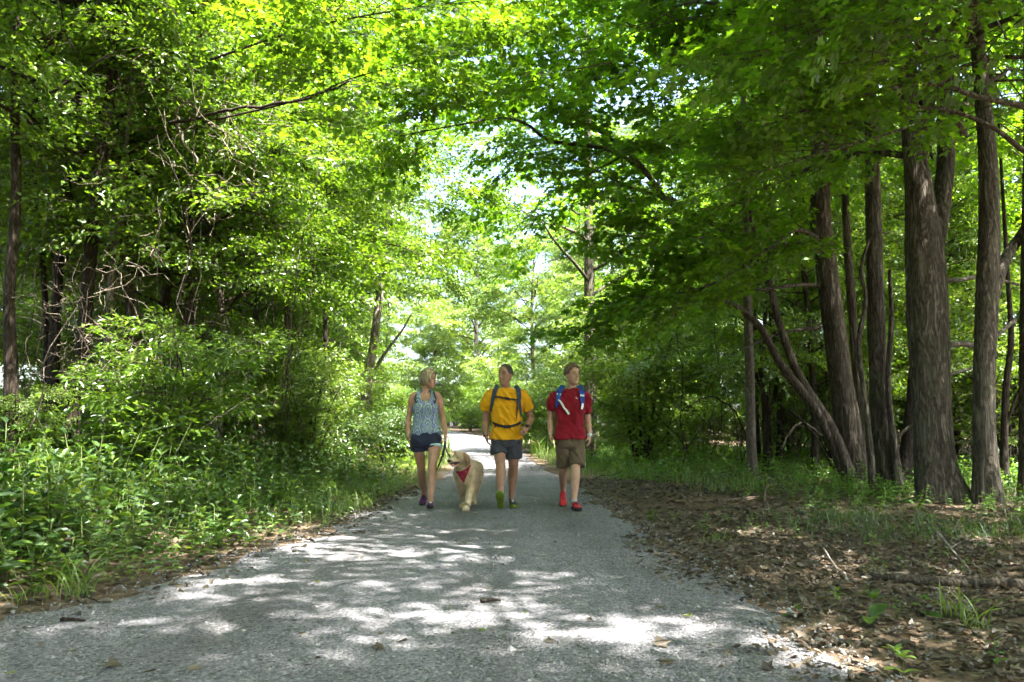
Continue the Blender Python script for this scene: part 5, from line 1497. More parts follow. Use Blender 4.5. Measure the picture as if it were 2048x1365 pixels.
def cam_hit(bvh, px, py, lift=0.008, dflt=None):
    r = ray(px, py); r = r / np.linalg.norm(r)
    h = bvh.ray_cast(Vector(CAM), Vector(r))
    if h[0] is None:
        return None
    return np.array(h[0]) - r * lift
def strip(bvh, pts, wpx, n=16, lift=0.008, thick=0.006, pre=(), post=()):
    """flat strap lying on a surface along a photo polyline; pre/post: extra world points"""
    C = catmull(np.array(pts, float), n)
    wd = catmull(np.column_stack([np.linspace(0, 1, len(wpx)), wpx]), n)[:, 1] if not np.isscalar(wpx) else np.full(n, wpx)
    T = unit(np.gradient(C, axis=0)); Nn = np.stack([-T[:, 1], T[:, 0]], -1)
    L, R = [], []
    for c, q, w in zip(C, Nn, wd):
        m = cam_hit(bvh, c[0], c[1], lift)
        if m is None: continue
        out = []
        for s in (-0.5, 0.5):
            e = c + q * w * s
            p = cam_hit(bvh, e[0], e[1], lift)
            if p is None or abs(p[1] - m[1]) > 0.06:
                p = W(e[0], e[1], m[1])
            out.append(p)
        L.append(out[0]); R.append(out[1])
    L, R = np.array(L), np.array(R)
    for side in ('pre', 'post'):
        for p in (pre if side == 'pre' else post):
            k = 0 if side == 'pre' else -1
            hw = (R[k] - L[k]) / 2
            if side == 'pre': L = np.vstack([p - hw, L]); R = np.vstack([p + hw, R])
            else: L = np.vstack([L, p - hw]); R = np.vstack([R, p + hw])
    n = len(L); d = np.array([0, -thick, 0])
    V = np.concatenate([L, R, L + d, R + d])
    i = np.arange(n - 1)
    F = np.concatenate([np.stack([2 * n + i, 2 * n + i + 1, 3 * n + i + 1, 3 * n + i], -1), np.stack([i, n + i, n + i + 1, i + 1], -1),
                        np.stack([i, i + 1, 2 * n + i + 1, 2 * n + i], -1), np.stack([n + i, 3 * n + i, 3 * n + i + 1, n + i + 1], -1),
                        np.array([[0, 2 * n, 3 * n, n], [n - 1, 2 * n - 1, 4 * n - 1, 3 * n - 1]])])
    return V, F

def secs(L, d):
    out = []
    for py, cx, w, dep in L:
        c = W(cx, py, d); out.append((c, w * d / FPX / 2, dep / 2))
    return out[::-1]
def wrinkle(me, amp, freq, seed, zr=None):
    V = mcoords(me); Nn = mnormals(me)
    n = fbm(V[:, 0] * freq + V[:, 2] * freq * 0.5, V[:, 1] * freq, V[:, 2] * freq * 0.9, seed, 3)
    r = 1 - np.abs(vnoise(V[:, 0] * freq * 1.3 + V[:, 2] * freq * 0.8, V[:, 1] * freq, V[:, 2] * freq * 0.45, seed + 4))
    set_coords(me, V + Nn * np.maximum(amp * (0.6 * n + 0.7 * (r - 0.6)), -0.006 - 0.1 * amp)[:, None])
    return me
def ring_band(c, axis, r, w, t=0.004, seg=18):
    a = unit(axis); P = np.stack([np.asarray(c) - a * w / 2, np.asarray(c) + a * w / 2])
    return tube(P, np.array([r + t, r + t]), seg)

# ---- woman
def woman():
    d = 10.1
    g = W(855, 1012, d); off = np.array([g[0], d, pz(g[0], d)])
    root = empty('person', tuple(off))
    tag(root, 'person with a blonde bob in a patterned tank top and navy shorts, holding the leash', 'person')
    hd = Head(W(857, 759, d - 0.01), 0.232, math.radians(62), math.radians(2))
    b = MB(); hd.solids(b)
    V, F = loft(secs([(786, 851, 24, .10), (789, 851, 52, .12), (794, 851, 60, .145), (803, 851, 52, .18), (815, 851, 46, .20), (830, 852, 42, .17), (846, 852, 45, .18), (866, 852, 54, .215), (882, 852, 54, .21), (889, 852, 30, .12)], d)); b.add(V, F)
    limb(b, [W(850, 792, d + .01), W(851, 783, d), W(855, 768, d)], [.050, .047, .047])
    Ls, Le, Lw = W(826, 795, d), W(817, 838, d + .03), W(815.5, 870, d - .03)
    Rs, Re, Rw = W(876, 794, d), W(886, 838, d + .02), W(891.5, 870, d - .10)
    limb(b, [W(838, 791, d), Ls, (Ls + Le) / 2, Le, Le * .65 + Lw * .35, Lw], [.045, .050, .042, .035, .036, .023])
    limb(b, [W(864, 790, d), Rs, (Rs + Re) / 2, Re, Re * .65 + Rw * .35, Rw], [.045, .050, .042, .035, .036, .023])
    hand(b, Lw, W(817.5, 884, d - .04) - Lw, (0, -1, 0), (1, 0, 0), 0.92)
    hand(b, Rw, W(890.5, 884, d - .11) - Rw, (0, -1, 0), (-1, 0, 0), 0.92, (0.9, 1.2, 0.9))
    fr, bk = d - 0.22, d + 0.40
    limb(b, [W(838, 876, d), W(838, 900, d), W(842, 934, d + .10), W(843, 952, d + .18), W(848, 984, bk - .02), W(849, 996, bk - .01)], [.086, .076, .053, .053, .033, .034])
    limb(b, [W(866, 876, d), W(868, 900, d - .05), W(865, 930, d - .14), W(864, 950, d - .17), W(861.5, 994, fr), W(861.5, 1004, fr)], [.086, .078, .056, .055, .034, .034])
    body = set_mats(fuse(b, 0.0050, 3, 0.5, 0.3), [MAT['skin_f']])
    set_coords(body, mcoords(body) - off); link('body', body, root)
    hd.parts(root, off, MAT['iris'], MAT['lip'], MAT['brow_l'])
    def pm(t):
        a = abs(t - 8)
        return float(np.interp(a, [0, 22, 42, 56, 70, 180], [50, 54, 66, 100, 128, 131]))
    link('hair', hd.hair(pm, 0.026, 0.024, 0.090, 3, 0.035, 0.16, 3.0).mesh('hair', [MAT['hair_f']], offset=off), root)
    t = MB(); V, F = loft(secs([(804, 851, 40, .20), (809, 851, 50, .235), (816, 851, 52.5, .25), (824, 851.5, 51.5, .235), (831, 852, 49, .205), (845, 852, 51, .205), (860, 852, 57, .235), (871, 852, 60.5, .245)], d), 32, 2.4); t.add(V, F)
    top = wrinkle(fuse(t, 0.008, 3), 0.006, 16, 5)
    bv_body = bvh_of(body, off)
    set_coords(top, mcoords(top) - off); to = link('tank_top', set_mats(top, [MAT['tank']]), root)
    bv_top = bvh_of(top, off)
    for pts, w in (([(838.5, 781), (836.5, 790), (836, 798), (838.5, 805), (841, 812)], [8, 9, 13, 18, 22]), ([(862.5, 781), (865.5, 790), (866, 798), (863.5, 805), (861, 812)], [8, 9, 13, 18, 22])):
        V, F = strip(bv_body, pts, w, 12, 0.004, 0.008, pre=[W(pts[0][0] * 0.6 + 851 * 0.4, 779, d + 0.05)])
        link('shoulder_strap', MB().add(V, F).mesh('shoulder_strap', [MAT['tank']], offset=off), to)
        V, F = strip(bv_body, [(x + (-4.2 if x < 850 else 4.2) * (1 if k < 2 else 1.5), y) for k, (x, y) in enumerate(pts)], 2.2, 12, 0.006, 0.009)
        link('strap_edge', MB().add(V, F).mesh('strap_edge', [MAT['navy']], offset=off), to)
    s = MB(); V, F = loft(secs([(865, 852, 58, .235), (872, 852, 61, .25), (884, 852, 64, .29), (893, 852, 60, .26)], d), 32, 2.5); s.add(V, F)
    limb(s, [W(838, 880, d), W(837.5, 892, d), W(838, 902, d + .01)], [.092, .102, .104, ], 20); limb(s, [W(866, 880, d), W(867.5, 888, d - .03), W(869, 896, d - .05)], [.092, .104, .108], 20)
    so = link('shorts', set_mats(wrinkle(fuse(s, 0.010, 2), 0.014, 14, 9), [MAT['navy']]), root); set_coords(so.data, mcoords(so.data) - off)
    for c, a in ((W(869, 893.5, d - .048), W(869, 900, d - .05) - W(867, 880, d)),):
        v, f = tube(np.stack([c, c + unit(a) * 0.014]), np.array([.1055, .1065]), 24); link('hem_trim', MB().add(v, f).mesh('hem_trim', [MAT['trim_mint']], offset=off), so)
    v, f = ring_band(W(815.5, 871, d - .03), (0, 0.1, 1), .023, .009); link('bracelet', MB().add(v, f).mesh('bracelet', [MAT['lace_white']], offset=off), root)
    gl = lambda p: np.array([p[0], p[1], pz(p[0], p[1])])
    h1 = gl(W(861.5, 1012, fr + .05)); shoe(root, off, h1 + np.array([0, .03, .008]), 0.05, math.radians(6), (MAT['purple_shoe'], MAT['sole_dark']), 0.92, 'lace_white')
    h2 = gl(W(849, 1000, bk + .03)); shoe(root, off, h2 + np.array([0, .05, .075]), -0.05, math.radians(-20), (MAT['purple_shoe'], MAT['sole_dark']), 0.92, 'lace_dark')
    return root, dict(hand=Rw + unit(W(890.5, 884, d - .11) - Rw) * 0.10)
woman_root, WJ = woman()

# ---- man in yellow
def man():
    d = 10.05
    g = W(1013, 1015, d); off = np.array([g[0], d, pz(g[0], d)])
    root = empty('person', tuple(off))
    tag(root, 'person in a yellow T-shirt and charcoal shorts walking in the middle', 'person')
    hd = Head(W(1011.5, 750.5, d - 0.03), 0.252, math.radians(-38), math.radians(3))
    b = MB(); hd.solids(b)
    V, F = loft(secs([(778, 1011, 26, .12), (784, 1011, 58, .13), (792, 1012, 62, .15), (806, 1012, 55, .20), (830, 1012, 48, .20), (855, 1013, 46, .19), (878, 1012, 54, .22), (888, 1012, 34, .14)], d)); b.add(V, F)
    limb(b, [W(1010, 786, d + .02), W(1010, 776, d + .01), W(1010, 760, d)], [.062, .058, .056])
    Ls, Le, Lw = W(980, 790, d), W(971, 841, d + .05), W(971.5, 873, d - .02)
    Rs, Re, Rw = W(1043, 790, d), W(1061.5, 835, d + .06), W(1054.5, 857, d - .14)
    limb(b, [W(994, 791, d), Ls + np.array([0, 0, -.012]), (Ls + Le) / 2, Le, Le * .65 + Lw * .35, Lw], [.048, .054, .053, .045, .045, .029])
    limb(b, [W(1030, 791, d), Rs + np.array([0, 0, -.012]), (Rs + Re) / 2, Re, Re * .65 + Rw * .35, Rw], [.048, .054, .053, .045, .045, .030])
    hand(b, Lw, W(976, 888, d - .06) - Lw, (0, -1, 0), (1, 0, 0), 1.0)
    hand(b, Rw, W(1043, 871, d - .25) - Rw, (-0.4, -0.5, 0.6), (-0.5, 0.5, -0.4), 1.0, (0.4, 0.7, 0.5))
    fr, bk = d - 0.26, d + 0.12
    limb(b, [W(999, 885, d), W(999, 905, d - .04), W(1001, 930, d - .14), W(1001.5, 950, d - .19), W(1001, 984, fr), W(1001, 997, fr + .02)], [.090, .078, .062, .064, .038, .038])
    limb(b, [W(1026, 885, d), W(1027, 910, d + .0), W(1026.5, 934, d + .02), W(1026, 952, d + .09), W(1023.5, 986, bk), W(1023, 998, bk)], [.090, .078, .060, .062, .037, .037])
    body = set_mats(fuse(b, 0.0050, 3, 0.5, 0.3), [MAT['skin_m']]); set_coords(body, mcoords(body) - off); link('body', body, root)
    hd.parts(root, off, MAT['iris'], MAT['lip'], MAT['brow_d'])
    pm = lambda t: float(np.interp(abs(t), [0, 30, 52, 68, 84, 110, 180], [24, 32, 56, 80, 94, 108, 118]))
    link('hair', hd.hair(pm, 0.009, 0.012, 0.03, 13, 0.012, 0.25, 3.0).mesh('hair', [MAT['hair_m']], offset=off), root)
    t = MB(); V, F = loft(secs([(777, 1011, 30, .13), (781, 1011, 54, .165), (786, 1011.5, 68, .195), (795, 1012, 72, .23), (808, 1012, 67, .27), (828, 1012, 62, .275), (846, 1013, 59, .26), (853, 1013, 57, .25), (862, 1013, 62, .275), (876, 1012, 65.5, .285), (880, 1012, 66, .29)], d), 36, 2.5); t.add(V, F)
    limb(t, [W(996, 789, d), W(982, 791, d), W(973.5, 806, d + .01), W(969.5, 822, d + .03)], [.07, .076, .074, .072], 20); limb(t, [W(1028, 789, d), W(1042, 791, d), W(1051, 805, d + .015), W(1057, 820, d + .035)], [.07, .076, .074, .072], 20)
    sh = wrinkle(fuse(t, 0.009, 3), 0.030, 11, 21); set_coords(sh, mcoords(sh) - off)
    sho = link('t_shirt', set_mats(sh, [MAT['yellow']]), root)
    v, f = tube(np.array([W(1010, 777.5, d) + np.array([math.cos(a) * .068, math.sin(a) * .062, -.016 * -math.sin(a) - .004]) for a in np.linspace(0, 2 * math.pi, 24)]), np.full(24, .008), 6); link('collar', MB().add(v, f).mesh('collar', [MAT['yellow']], offset=off), sho)
    s = MB(); V, F = loft(secs([(872, 1012, 56, .23), (884, 1012, 62, .27), (894, 1012, 56, .23)], d), 32, 2.5); s.add(V, F)
    limb(s, [W(998, 884, d), W(997.5, 896, d - .02), W(998, 909, d - .04)], [.096, .106, .104], 20); limb(s, [W(1026.5, 884, d), W(1027.5, 898, d), W(1028, 918, d)], [.096, .102, .100], 20)
    so = link('shorts', set_mats(wrinkle(fuse(s, 0.010, 2), 0.018, 13, 29), [MAT['charcoal']]), root); set_coords(so.data, mcoords(so.data) - off)
    a = unit(Rw - Re); v, f = ring_band(Rw - a * .02, a, .031, .030, .005); wt = link('watch', MB().add(v, f).mesh('watch', [MAT['webbing']], offset=off), root)
    V, F = ellipsoid(Rw - a * .02 + np.array([-.004, -.034, .012]), (.018, .008, .018)); link('watch_face', MB().add(V, F).mesh('watch_face', [MAT['sole_dark']], offset=off), wt)
    v, f = ring_band(Lw, Lw - Le, .029, .012, .004); link('wristband', MB().add(v, f).mesh('wristband', [MAT['webbing']], offset=off), root)
    gl = lambda p: np.array([p[0], p[1], pz(p[0], p[1])])
    h1 = gl(W(1001, 1015, fr + .05)); shoe(root, off, h1 + np.array([0, 0, .022]), -0.03, math.radians(44), (MAT['black_shoe'], MAT['lime_sole']), 1.02, 'lace_dark')
    h2 = gl(W(1023, 1000, bk + .06)); shoe(root, off, h2 + np.array([0, 0, .012]), 0.12, 0.0, (MAT['black_shoe'], MAT['lime_sole']), 1.02, 'lace_white')
    # backpack
    bv = bvh_of(sh, off)
    bp = empty('backpack', (off[0], off[1] + 0.2, off[2] + 1.0)); bo = np.array(bp.location)
    tag(bp, 'dark backpack worn by the person in yellow, strapped across chest and waist', 'backpack')
    def put(nm_, V, F, mat, par=None): return link(nm_, MB().add(V, F).mesh(nm_, [MAT[mat]], offset=bo, smooth_shade=False), par or bp)
    pk = MB(); V, F = loft([(W(1012, py, d + .24), w, .09) for py, w in ((872, .10), (868, .135), (850, .15), (820, .15), (795, .14), (785, .11), (781, .06))], 24, 3.0); pk.add(V, F)
    link('pack', set_mats(fuse(pk, .012, 3), [MAT['slate_strap']]), bp).data.transform(Matrix.Translation(-Vector(bo)))
    for pts, w, pre in (([(993, 775), (990, 782), (987, 793), (984, 806), (981, 822), (979, 832)], [9, 9, 8, 6, 4.5, 4], W(996, 771, d + .12)), ([(1035, 775), (1037, 782), (1038.5, 793), (1039, 803), (1041, 820), (1043.5, 834)], [9, 9, 8, 6, 4, 3.5], W(1031, 771, d + .12))):
        V, F = strip(bv, pts, w, 18, .006, .012, pre=[pre]); put('shoulder_strap', V, F, 'slate_strap')
    V, F = strip(bv, [(988, 793.5), (1000, 795), (1014, 797.5), (1028, 799.5), (1037, 801)], 3.4, 14, .016, .006); cs = put('chest_strap', V, F, 'webbing')
    V, F = strip(bv, [(1009, 796.8), (1013, 797.6), (1017, 798.4)], 5, 4, .022, .008); put('buckle', V, F, 'webbing', cs)
    V, F = strip(bv, [(985, 845), (991, 849), (1002, 852.5), (1014, 854), (1026, 852), (1036, 848.5), (1042, 845)], 4.6, 18, .014, .008); ws = put('waist_strap', V, F, 'webbing')
    V, F = strip(bv, [(1008, 853.5), (1014, 854.2), (1020, 853.3)], 6.5, 5, .022, .010); put('buckle', V, F, 'webbing', ws)
    V, F = strip(bv, [(992, 851), (989.5, 855)], 3, 4, .014, .006); put('strap_end', V, F, 'webbing', ws)
    V, F = strip(bv, [(1034, 803), (1034.5, 815), (1033.5, 830), (1033, 838)], 2.0, 10, .014, .005); put('drink_tube', V, F, 'webbing')
    return root
man_root = man()

# ---- young man in red
def youth():
    d = 9.95
    g = W(1145, 1016, d); off = np.array([g[0], d, pz(g[0], d)])
    root = empty('person', tuple(off))
    tag(root, 'person in a dark red T-shirt, brown shorts and coral red shoes', 'person')
    hd = Head(W(1144.5, 750, d - 0.02), 0.250, math.radians(34), math.radians(2))
    b = MB(); hd.solids(b)
    V, F = loft(secs([(780, 1143, 24, .11), (786, 1142, 52, .12), (794, 1141, 55, .14), (808, 1140, 48, .18), (832, 1140, 42, .17), (855, 1140, 42, .17), (878, 1140, 48, .20), (888, 1140, 32, .14)], d)); b.add(V, F)
    limb(b, [W(1143, 788, d + .02), W(1143.5, 777, d + .01), W(1144, 760, d)], [.057, .052, .051])
    Ls, Le, Lw = W(1108, 793, d), W(1100.5, 838, d + .04), W(1100.5, 872, d - .03)
    Rs, Re, Rw = W(1170, 795, d), W(1176, 843, d + .05), W(1179.5, 872, d - .02)
    limb(b, [W(1122, 793, d), Ls + np.array([0, 0, -.012]), (Ls + Le) / 2, Le, Le * .65 + Lw * .35, Lw], [.042, .047, .046, .039, .039, .026])
    limb(b, [W(1160, 794, d), Rs + np.array([0, 0, -.012]), (Rs + Re) / 2, Re, Re * .65 + Rw * .35, Rw], [.042, .047, .046, .039, .040, .026])
    hand(b, Lw, W(1103, 887, d - .06) - Lw, (0, -1, 0), (1, 0, 0), 0.98)
    hand(b, Rw, W(1178.5, 888, d - .04) - Rw, (-0.3, -1, 0), (-1, 0.2, 0), 0.98, (0.25, 0.35, 0.3))
    fr, bk = d - 0.18, d + 0.45
    limb(b, [W(1127, 890, d), W(1127.5, 915, d), W(1126.5, 937, d + .08), W(1126, 952, d + .20), W(1126, 982, bk - .02), W(1126, 990, bk - .03)], [.082, .070, .056, .057, .034, .034])
    limb(b, [W(1154, 890, d), W(1154, 915, d - .04), W(1151, 937, d - .12), W(1150.5, 955, d - .14), W(1148, 998, fr), W(1148, 1006, fr)], [.082, .070, .056, .059, .035, .035])
    body = set_mats(fuse(b, 0.0050, 3, 0.5, 0.3), [MAT['skin_b']]); set_coords(body, mcoords(body) - off); link('body', body, root)
    hd.parts(root, off, MAT['iris'], MAT['lip'], MAT['brow_l'])
    pm = lambda t: float(np.interp(abs(t), [0, 35, 58, 75, 95, 130, 180], [50, 52, 66, 90, 96, 112, 120]))
    link('hair', hd.hair(pm, 0.022, 0.024, 0.035, 23, 0.07, 0.28, 7.0).mesh('hair', [MAT['hair_b']], offset=off), root)
    t = MB(); V, F = loft(secs([(778, 1144, 28, .12), (783, 1143, 50, .15), (788, 1142, 62, .175), (797, 1141, 65, .205), (810, 1140, 61, .245), (830, 1140, 55.5, .245), (850, 1140, 54, .235), (864, 1140, 60, .265), (879, 1139.5, 64, .295)], d), 36, 2.5); t.add(V, F)
    limb(t, [W(1124, 791, d), W(1110, 793, d), W(1105, 806, d), W(1102.5, 819, d + .02)], [.062, .068, .066, .064], 20); limb(t, [W(1158, 792, d), W(1170, 794, d), W(1173.5, 808, d + .01), W(1175.5, 826, d + .03)], [.062, .068, .066, .064], 20)
    sh = wrinkle(fuse(t, 0.009, 3), 0.028, 11, 41); set_coords(sh, mcoords(sh) - off)
    sho = link('t_shirt', set_mats(sh, [MAT['red']]), root)
    v, f = tube(np.array([W(1144, 778.5, d) + np.array([math.cos(a) * .064, math.sin(a) * .058, .018 * math.sin(a) - .004]) for a in np.linspace(0, 2 * math.pi, 24)]), np.full(24, .007), 6); link('collar', MB().add(v, f).mesh('collar', [MAT['red']], offset=off), sho)
    bv = bvh_of(sh, off)
    V, F = strip(bv, [(1150.5, 795.5), (1153, 796.5), (1156, 798)], 1.3, 4, .003, .002); link('chest_logo', MB().add(V, F).mesh('chest_logo', [MAT['reflect']], offset=off), sho)
    s = MB(); V, F = loft(secs([(872, 1140, 52, .22), (884, 1140, 59, .265), (896, 1140, 54, .23)], d), 32, 2.5); s.add(V, F)
    limb(s, [W(1126, 884, d), W(1126.5, 905, d), W(1127.5, 932, d + .06)], [.090, .092, .090], 20); limb(s, [W(1154, 884, d), W(1154.5, 905, d - .03), W(1154.5, 932, d - .09)], [.090, .094, .094], 20)
    so = link('shorts', set_mats(wrinkle(fuse(s, 0.010, 2), 0.022, 13, 49), [MAT['brown_cloth']]), root); set_coords(so.data, mcoords(so.data) - off)
    a = unit(Rw - Re); v, f = ring_band(Rw - a * .01, a, .027, .028, .005); wt = link('watch', MB().add(v, f).mesh('watch', [MAT['white_plastic']], offset=off), root)
    V, F = ellipsoid(Rw - a * .01 + np.array([.004, -.032, 0]), (.017, .008, .017)); link('watch_face', MB().add(V, F).mesh('watch_face', [MAT['reflect']], offset=off), wt)
    v, f = ring_band(Lw - np.array([0, 0, -.02]), Lw - Le, .026, .008, .003); link('wristband', MB().add(v, f).mesh('wristband', [MAT['lace_white']], offset=off), root)
    gl = lambda p: np.array([p[0], p[1], pz(p[0], p[1])])
    h1 = gl(W(1148, 1010, fr + .05)); shoe(root, off, h1 + np.array([0, .02, .010]), 0.16, math.radians(0), (MAT['red_shoe'], MAT['sole_dark']), 1.0, 'lace_dark')
    h2 = gl(W(1126, 1000, bk)); shoe(root, off, h2 + np.array([0, .03, .125]), -0.05, math.radians(-33), (MAT['red_shoe'], MAT['sole_dark']), 1.0, 'lace_dark')
    for p, r in ((W(1148, 1002, fr), .037), (W(1126, 986, bk - .02), .036)):
        v, f = ring_band(p, (0, 0, 1), r, .03, .003); link('sock', MB().add(v, f).mesh('sock', [MAT['sock']], offset=off), root)
    bp = empty('backpack', (off[0], off[1] + 0.2, off[2] + 1.0)); bo = np.array(bp.location)
    tag(bp, 'blue backpack with pale tape on its straps, worn over the red T-shirt', 'backpack')
    def put(nm_, V, F, mat, par=None): return link(nm_, MB().add(V, F).mesh(nm_, [MAT[mat]], offset=bo, smooth_shade=False), par or bp)
    pk = MB(); V, F = loft([(W(1141, py, d + .22), w, .08) for py, w in ((868, .08), (863, .12), (845, .135), (815, .135), (795, .12), (786, .09), (783, .05))], 24, 3.0); pk.add(V, F)
    link('pack', set_mats(fuse(pk, .012, 3), [MAT['blue_strap']]), bp).data.transform(Matrix.Translation(-Vector(bo)))
    for pts, w, pre, tape in (([(1122, 775), (1119, 782), (1117, 790), (1116, 799), (1114, 808), (1112, 816)], [12, 11.5, 10, 8.5, 6, 4], W(1127, 771, d + .11), [(1113.5, 788), (1122, 789.5)]),
                              ([(1162, 776), (1163.5, 783), (1164.5, 791), (1165, 800), (1164.5, 808), (1164, 818)], [11, 11, 10, 8.5, 6, 4], W(1158, 771, d + .11), [(1160, 791), (1168.5, 792)])):
        V, F = strip(bv, pts, w, 18, .006, .014, pre=[pre]); st = put('shoulder_strap', V, F, 'blue_strap')
        V, F = strip(bv, tape, 3.2, 6, .022, .003); put('tape', V, F, 'reflect', st)
    V, F = strip(bv, [(1116.5, 800), (1121, 803.5), (1125, 810), (1128.5, 816.5), (1132, 820), (1136, 826), (1138, 829)], [3.2, 3.4, 4.2, 3.6, 4.4, 4.6, 4.2], 18, .016, .010); put('drink_tube', V, F, 'white_plastic')
    V, F = strip(bv, [(1165.5, 807), (1165, 813), (1163.5, 819)], [2.5, 4.5, 3], 8, .018, .010); put('strap_tag', V, F, 'white_plastic')
    return root
youth_root = youth()
# ---- dog
def fur_mat(name, c1, c2, c3):
    m, nt = nm(name); L = nt.links.new
    tc = N_(nt, 'ShaderNodeTexCoord')
    n = N_(nt, 'ShaderNodeTexNoise', i_Scale=9.0, i_Detail=5.0, i_Roughness=0.65); L(tc.outputs['Object'], n.inputs['Vector'])
    r = ramp(nt, [(0.3, c1), (0.5, c2), (0.7, c3)]); L(n.outputs['Fac'], r.inputs[0])
    mp = N_(nt, 'ShaderNodeMapping'); mp.inputs['Scale'].default_value = (1, 1, 0.3); L(tc.outputs['Object'], mp.inputs[0])
    n2 = N_(nt, 'ShaderNodeTexNoise', i_Scale=110.0, i_Detail=3.0); L(mp.outputs[0], n2.inputs['Vector'])
    b = N_(nt, 'ShaderNodeBump', i_Strength=0.7, i_Distance=0.012); L(n2.outputs['Fac'], b.inputs['Height'])
    p = N_(nt, 'ShaderNodeBsdfPrincipled', i_Roughness=0.85); p.inputs['Sheen Weight'].default_value = 0.25
    L(r.outputs[0], p.inputs['Base Color']); L(b.outputs[0], p.inputs['Normal'])
    out = N_(nt, 'ShaderNodeOutputMaterial'); L(p.outputs[0], out.inputs[0])
    return m
MAT['fur'] = fur_mat('golden_fur', (0.32, 0.22, 0.115), (0.48, 0.36, 0.21), (0.62, 0.50, 0.33))
MAT['fur_dark'] = fur_mat('darker_golden_fur', (0.15, 0.085, 0.035), (0.25, 0.15, 0.07), (0.34, 0.22, 0.11))
MAT['dog_nose'] = plain_mat('black_nose', (0.012, 0.011, 0.011), 0.35, 0.2)
MAT['dog_mouth'] = plain_mat('dark_mouth', (0.05, 0.02, 0.02), 0.5, 0.2)
MAT['tongue'] = plain_mat('pink_tongue', (0.45, 0.16, 0.16), 0.4, 0.1)
MAT['bandana'] = cloth_mat('crimson_cotton', (0.24, 0.008, 0.03), 0.25, 0.85, 0.5, 14)
def dog():
    off = np.array([-0.58, 10.0, pz(-0.58, 10.0)])
    root = empty('dog', tuple(off))
    tag(root, 'golden retriever in a red bandana walking beside the person in the tank top', 'dog')
    gl = lambda px, d: np.array([(px - 1024) / FPX * d, d, pz((px - 1024) / FPX * d, d)])
    b = MB()
    C = [W(929, 951, 9.84), W(931, 946, 9.95), W(936, 943, 10.15), W(941, 941, 10.38), W(945, 939, 10.58), W(947, 938, 10.70)]
    P = catmull(np.column_stack([np.array(C), [.095, .145, .148, .130, .125, .08]]), 20)
    v, f = tube(P[:, :3], P[:, 3], 20); mid = P[:, :3].mean(0); b.add(v, f)
    limb(b, [W(931, 942, 9.98), W(928, 931, 9.90), W(924, 921, 9.83)], [.135, .115, .095], 16)
    V, F = ellipsoid(W(921, 914.5, 9.80), (.085, .085, .074)); b.add(V, F)
    V, F = ellipsoid(W(918, 911, 9.76), (.055, .05, .045)); b.add(V, F)
    limb(b, [W(917, 918, 9.79), W(908, 921, 9.735), W(900, 923.5, 9.69)], [.055, .043, .034], 14)        # muzzle
    limb(b, [W(918, 924, 9.80), W(911, 929.5, 9.755), W(904, 932.5, 9.715)], [.032, .020, .013], 12)      # lower jaw
    # front legs
    limb(b, [W(940, 950, 9.98), W(942, 964, 9.93), W(941, 980, 9.90), W(937, 1000, 9.80), W(934.5, 1010, 9.745)], [.075, .068, .050, .040, .040], 14)
    pw = gl(933, 9.70); V, F = ellipsoid(pw + np.array([0, 0, .028]), (.044, .060, .032)); b.add(V, F)
    limb(b, [W(924, 955, 10.0), W(924, 970, 10.02), W(926, 984, 10.05), W(928, 1000, 10.12)], [.070, .058, .045, .038], 14)
    pw2 = gl(927, 10.10); V, F = ellipsoid(pw2 + np.array([0, -.01, .028]), (.040, .055, .030)); b.add(V, F)
    # hind legs: knee forward and high, hock back and low
    for kx, px in ((.0, 949), (.0, 940)):
        d0 = 10.60 if px > 944 else 10.66
        hip = W(px, 948, d0); knee = W(px + 1, 968, d0 - .16); hock = W(px + 1, 984, d0 + .02); pawp = gl(px, d0 - .05)
        limb(b, [hip, (hip + knee) / 2, knee, hock, pawp + np.array([0, .03, .05])], [.105, .09, .062, .034, .034], 14)
        V, F = ellipsoid(pawp + np.array([0, -.03, .026]), (.038, .055, .030)); b.add(V, F)
    limb(b, [W(951, 936, 10.68), W(955, 930, 10.85), W(958, 933, 11.05), W(959, 945, 11.2)], [.035, .04, .05, .02], 10)
    for q, pp in ((pw, 4), (pw2, 4)):
        for t in (-1, 0, 1):
            V, F = ellipsoid(q + np.array([t * .026, -.05, .020]), (.015, .020, .018), None, 8, 6); b.add(V, F)
    body = fuse(b, 0.008, 4)
    V = mcoords(body); Nn = mnormals(body)
    legs = smooth(0.28, 0.40, V[:, 2] - off[2])
    lump = fbm(V[:, 0] * 22, V[:, 1] * 22, V[:, 2] * 9, 5, 3)
    hm = np.linalg.norm(V - W(914, 918, 9.76), axis=1)
    set_coords(body, V + Nn * (lump * (0.004 + 0.010 * legs) * smooth(0.08, 0.16, hm))[:, None])
    bvw = bvh_of(body)
    # fur blades
    rng = np.random.default_rng(55)
    V = mcoords(body); Nn = mnormals(body); n = 16000
    k = rng.integers(0, len(V), n); p = V[k]; nn = Nn[k]
    ax = unit(np.array([0.12, 1.0, 0.0]))
    hd = np.linalg.norm(p - W(912, 919, 9.75), axis=1)
    fl = unit(ax * 0.5 + np.array([0, 0, -1.0])); d = unit(fl + nn * 0.5 + rng.normal(0, 0.26, (n, 3)))
    ln = rng.uniform(0.022, 0.062, n) * (0.35 + 0.65 * smooth(0.07, 0.20, hd)) * (0.45 + 0.55 * smooth(0.05, 0.30, p[:, 2] - off[2]))
    s = unit(np.cross(d, nn)) * rng.uniform(0.0014, 0.0032, n)[:, None]
    tri = np.stack([p - s, p + s, p + d * ln[:, None] * 0.6 + s * .7, p + d * ln[:, None], p + d * ln[:, None] * 0.6 - s * .7], 1).reshape(-1, 3)
    F = np.arange(n)[:, None] * 5 + np.array([[0, 1, 2, 3, 4]])
    set_coords(body, V - off); link('body', set_mats(body, [MAT['fur']]), root)
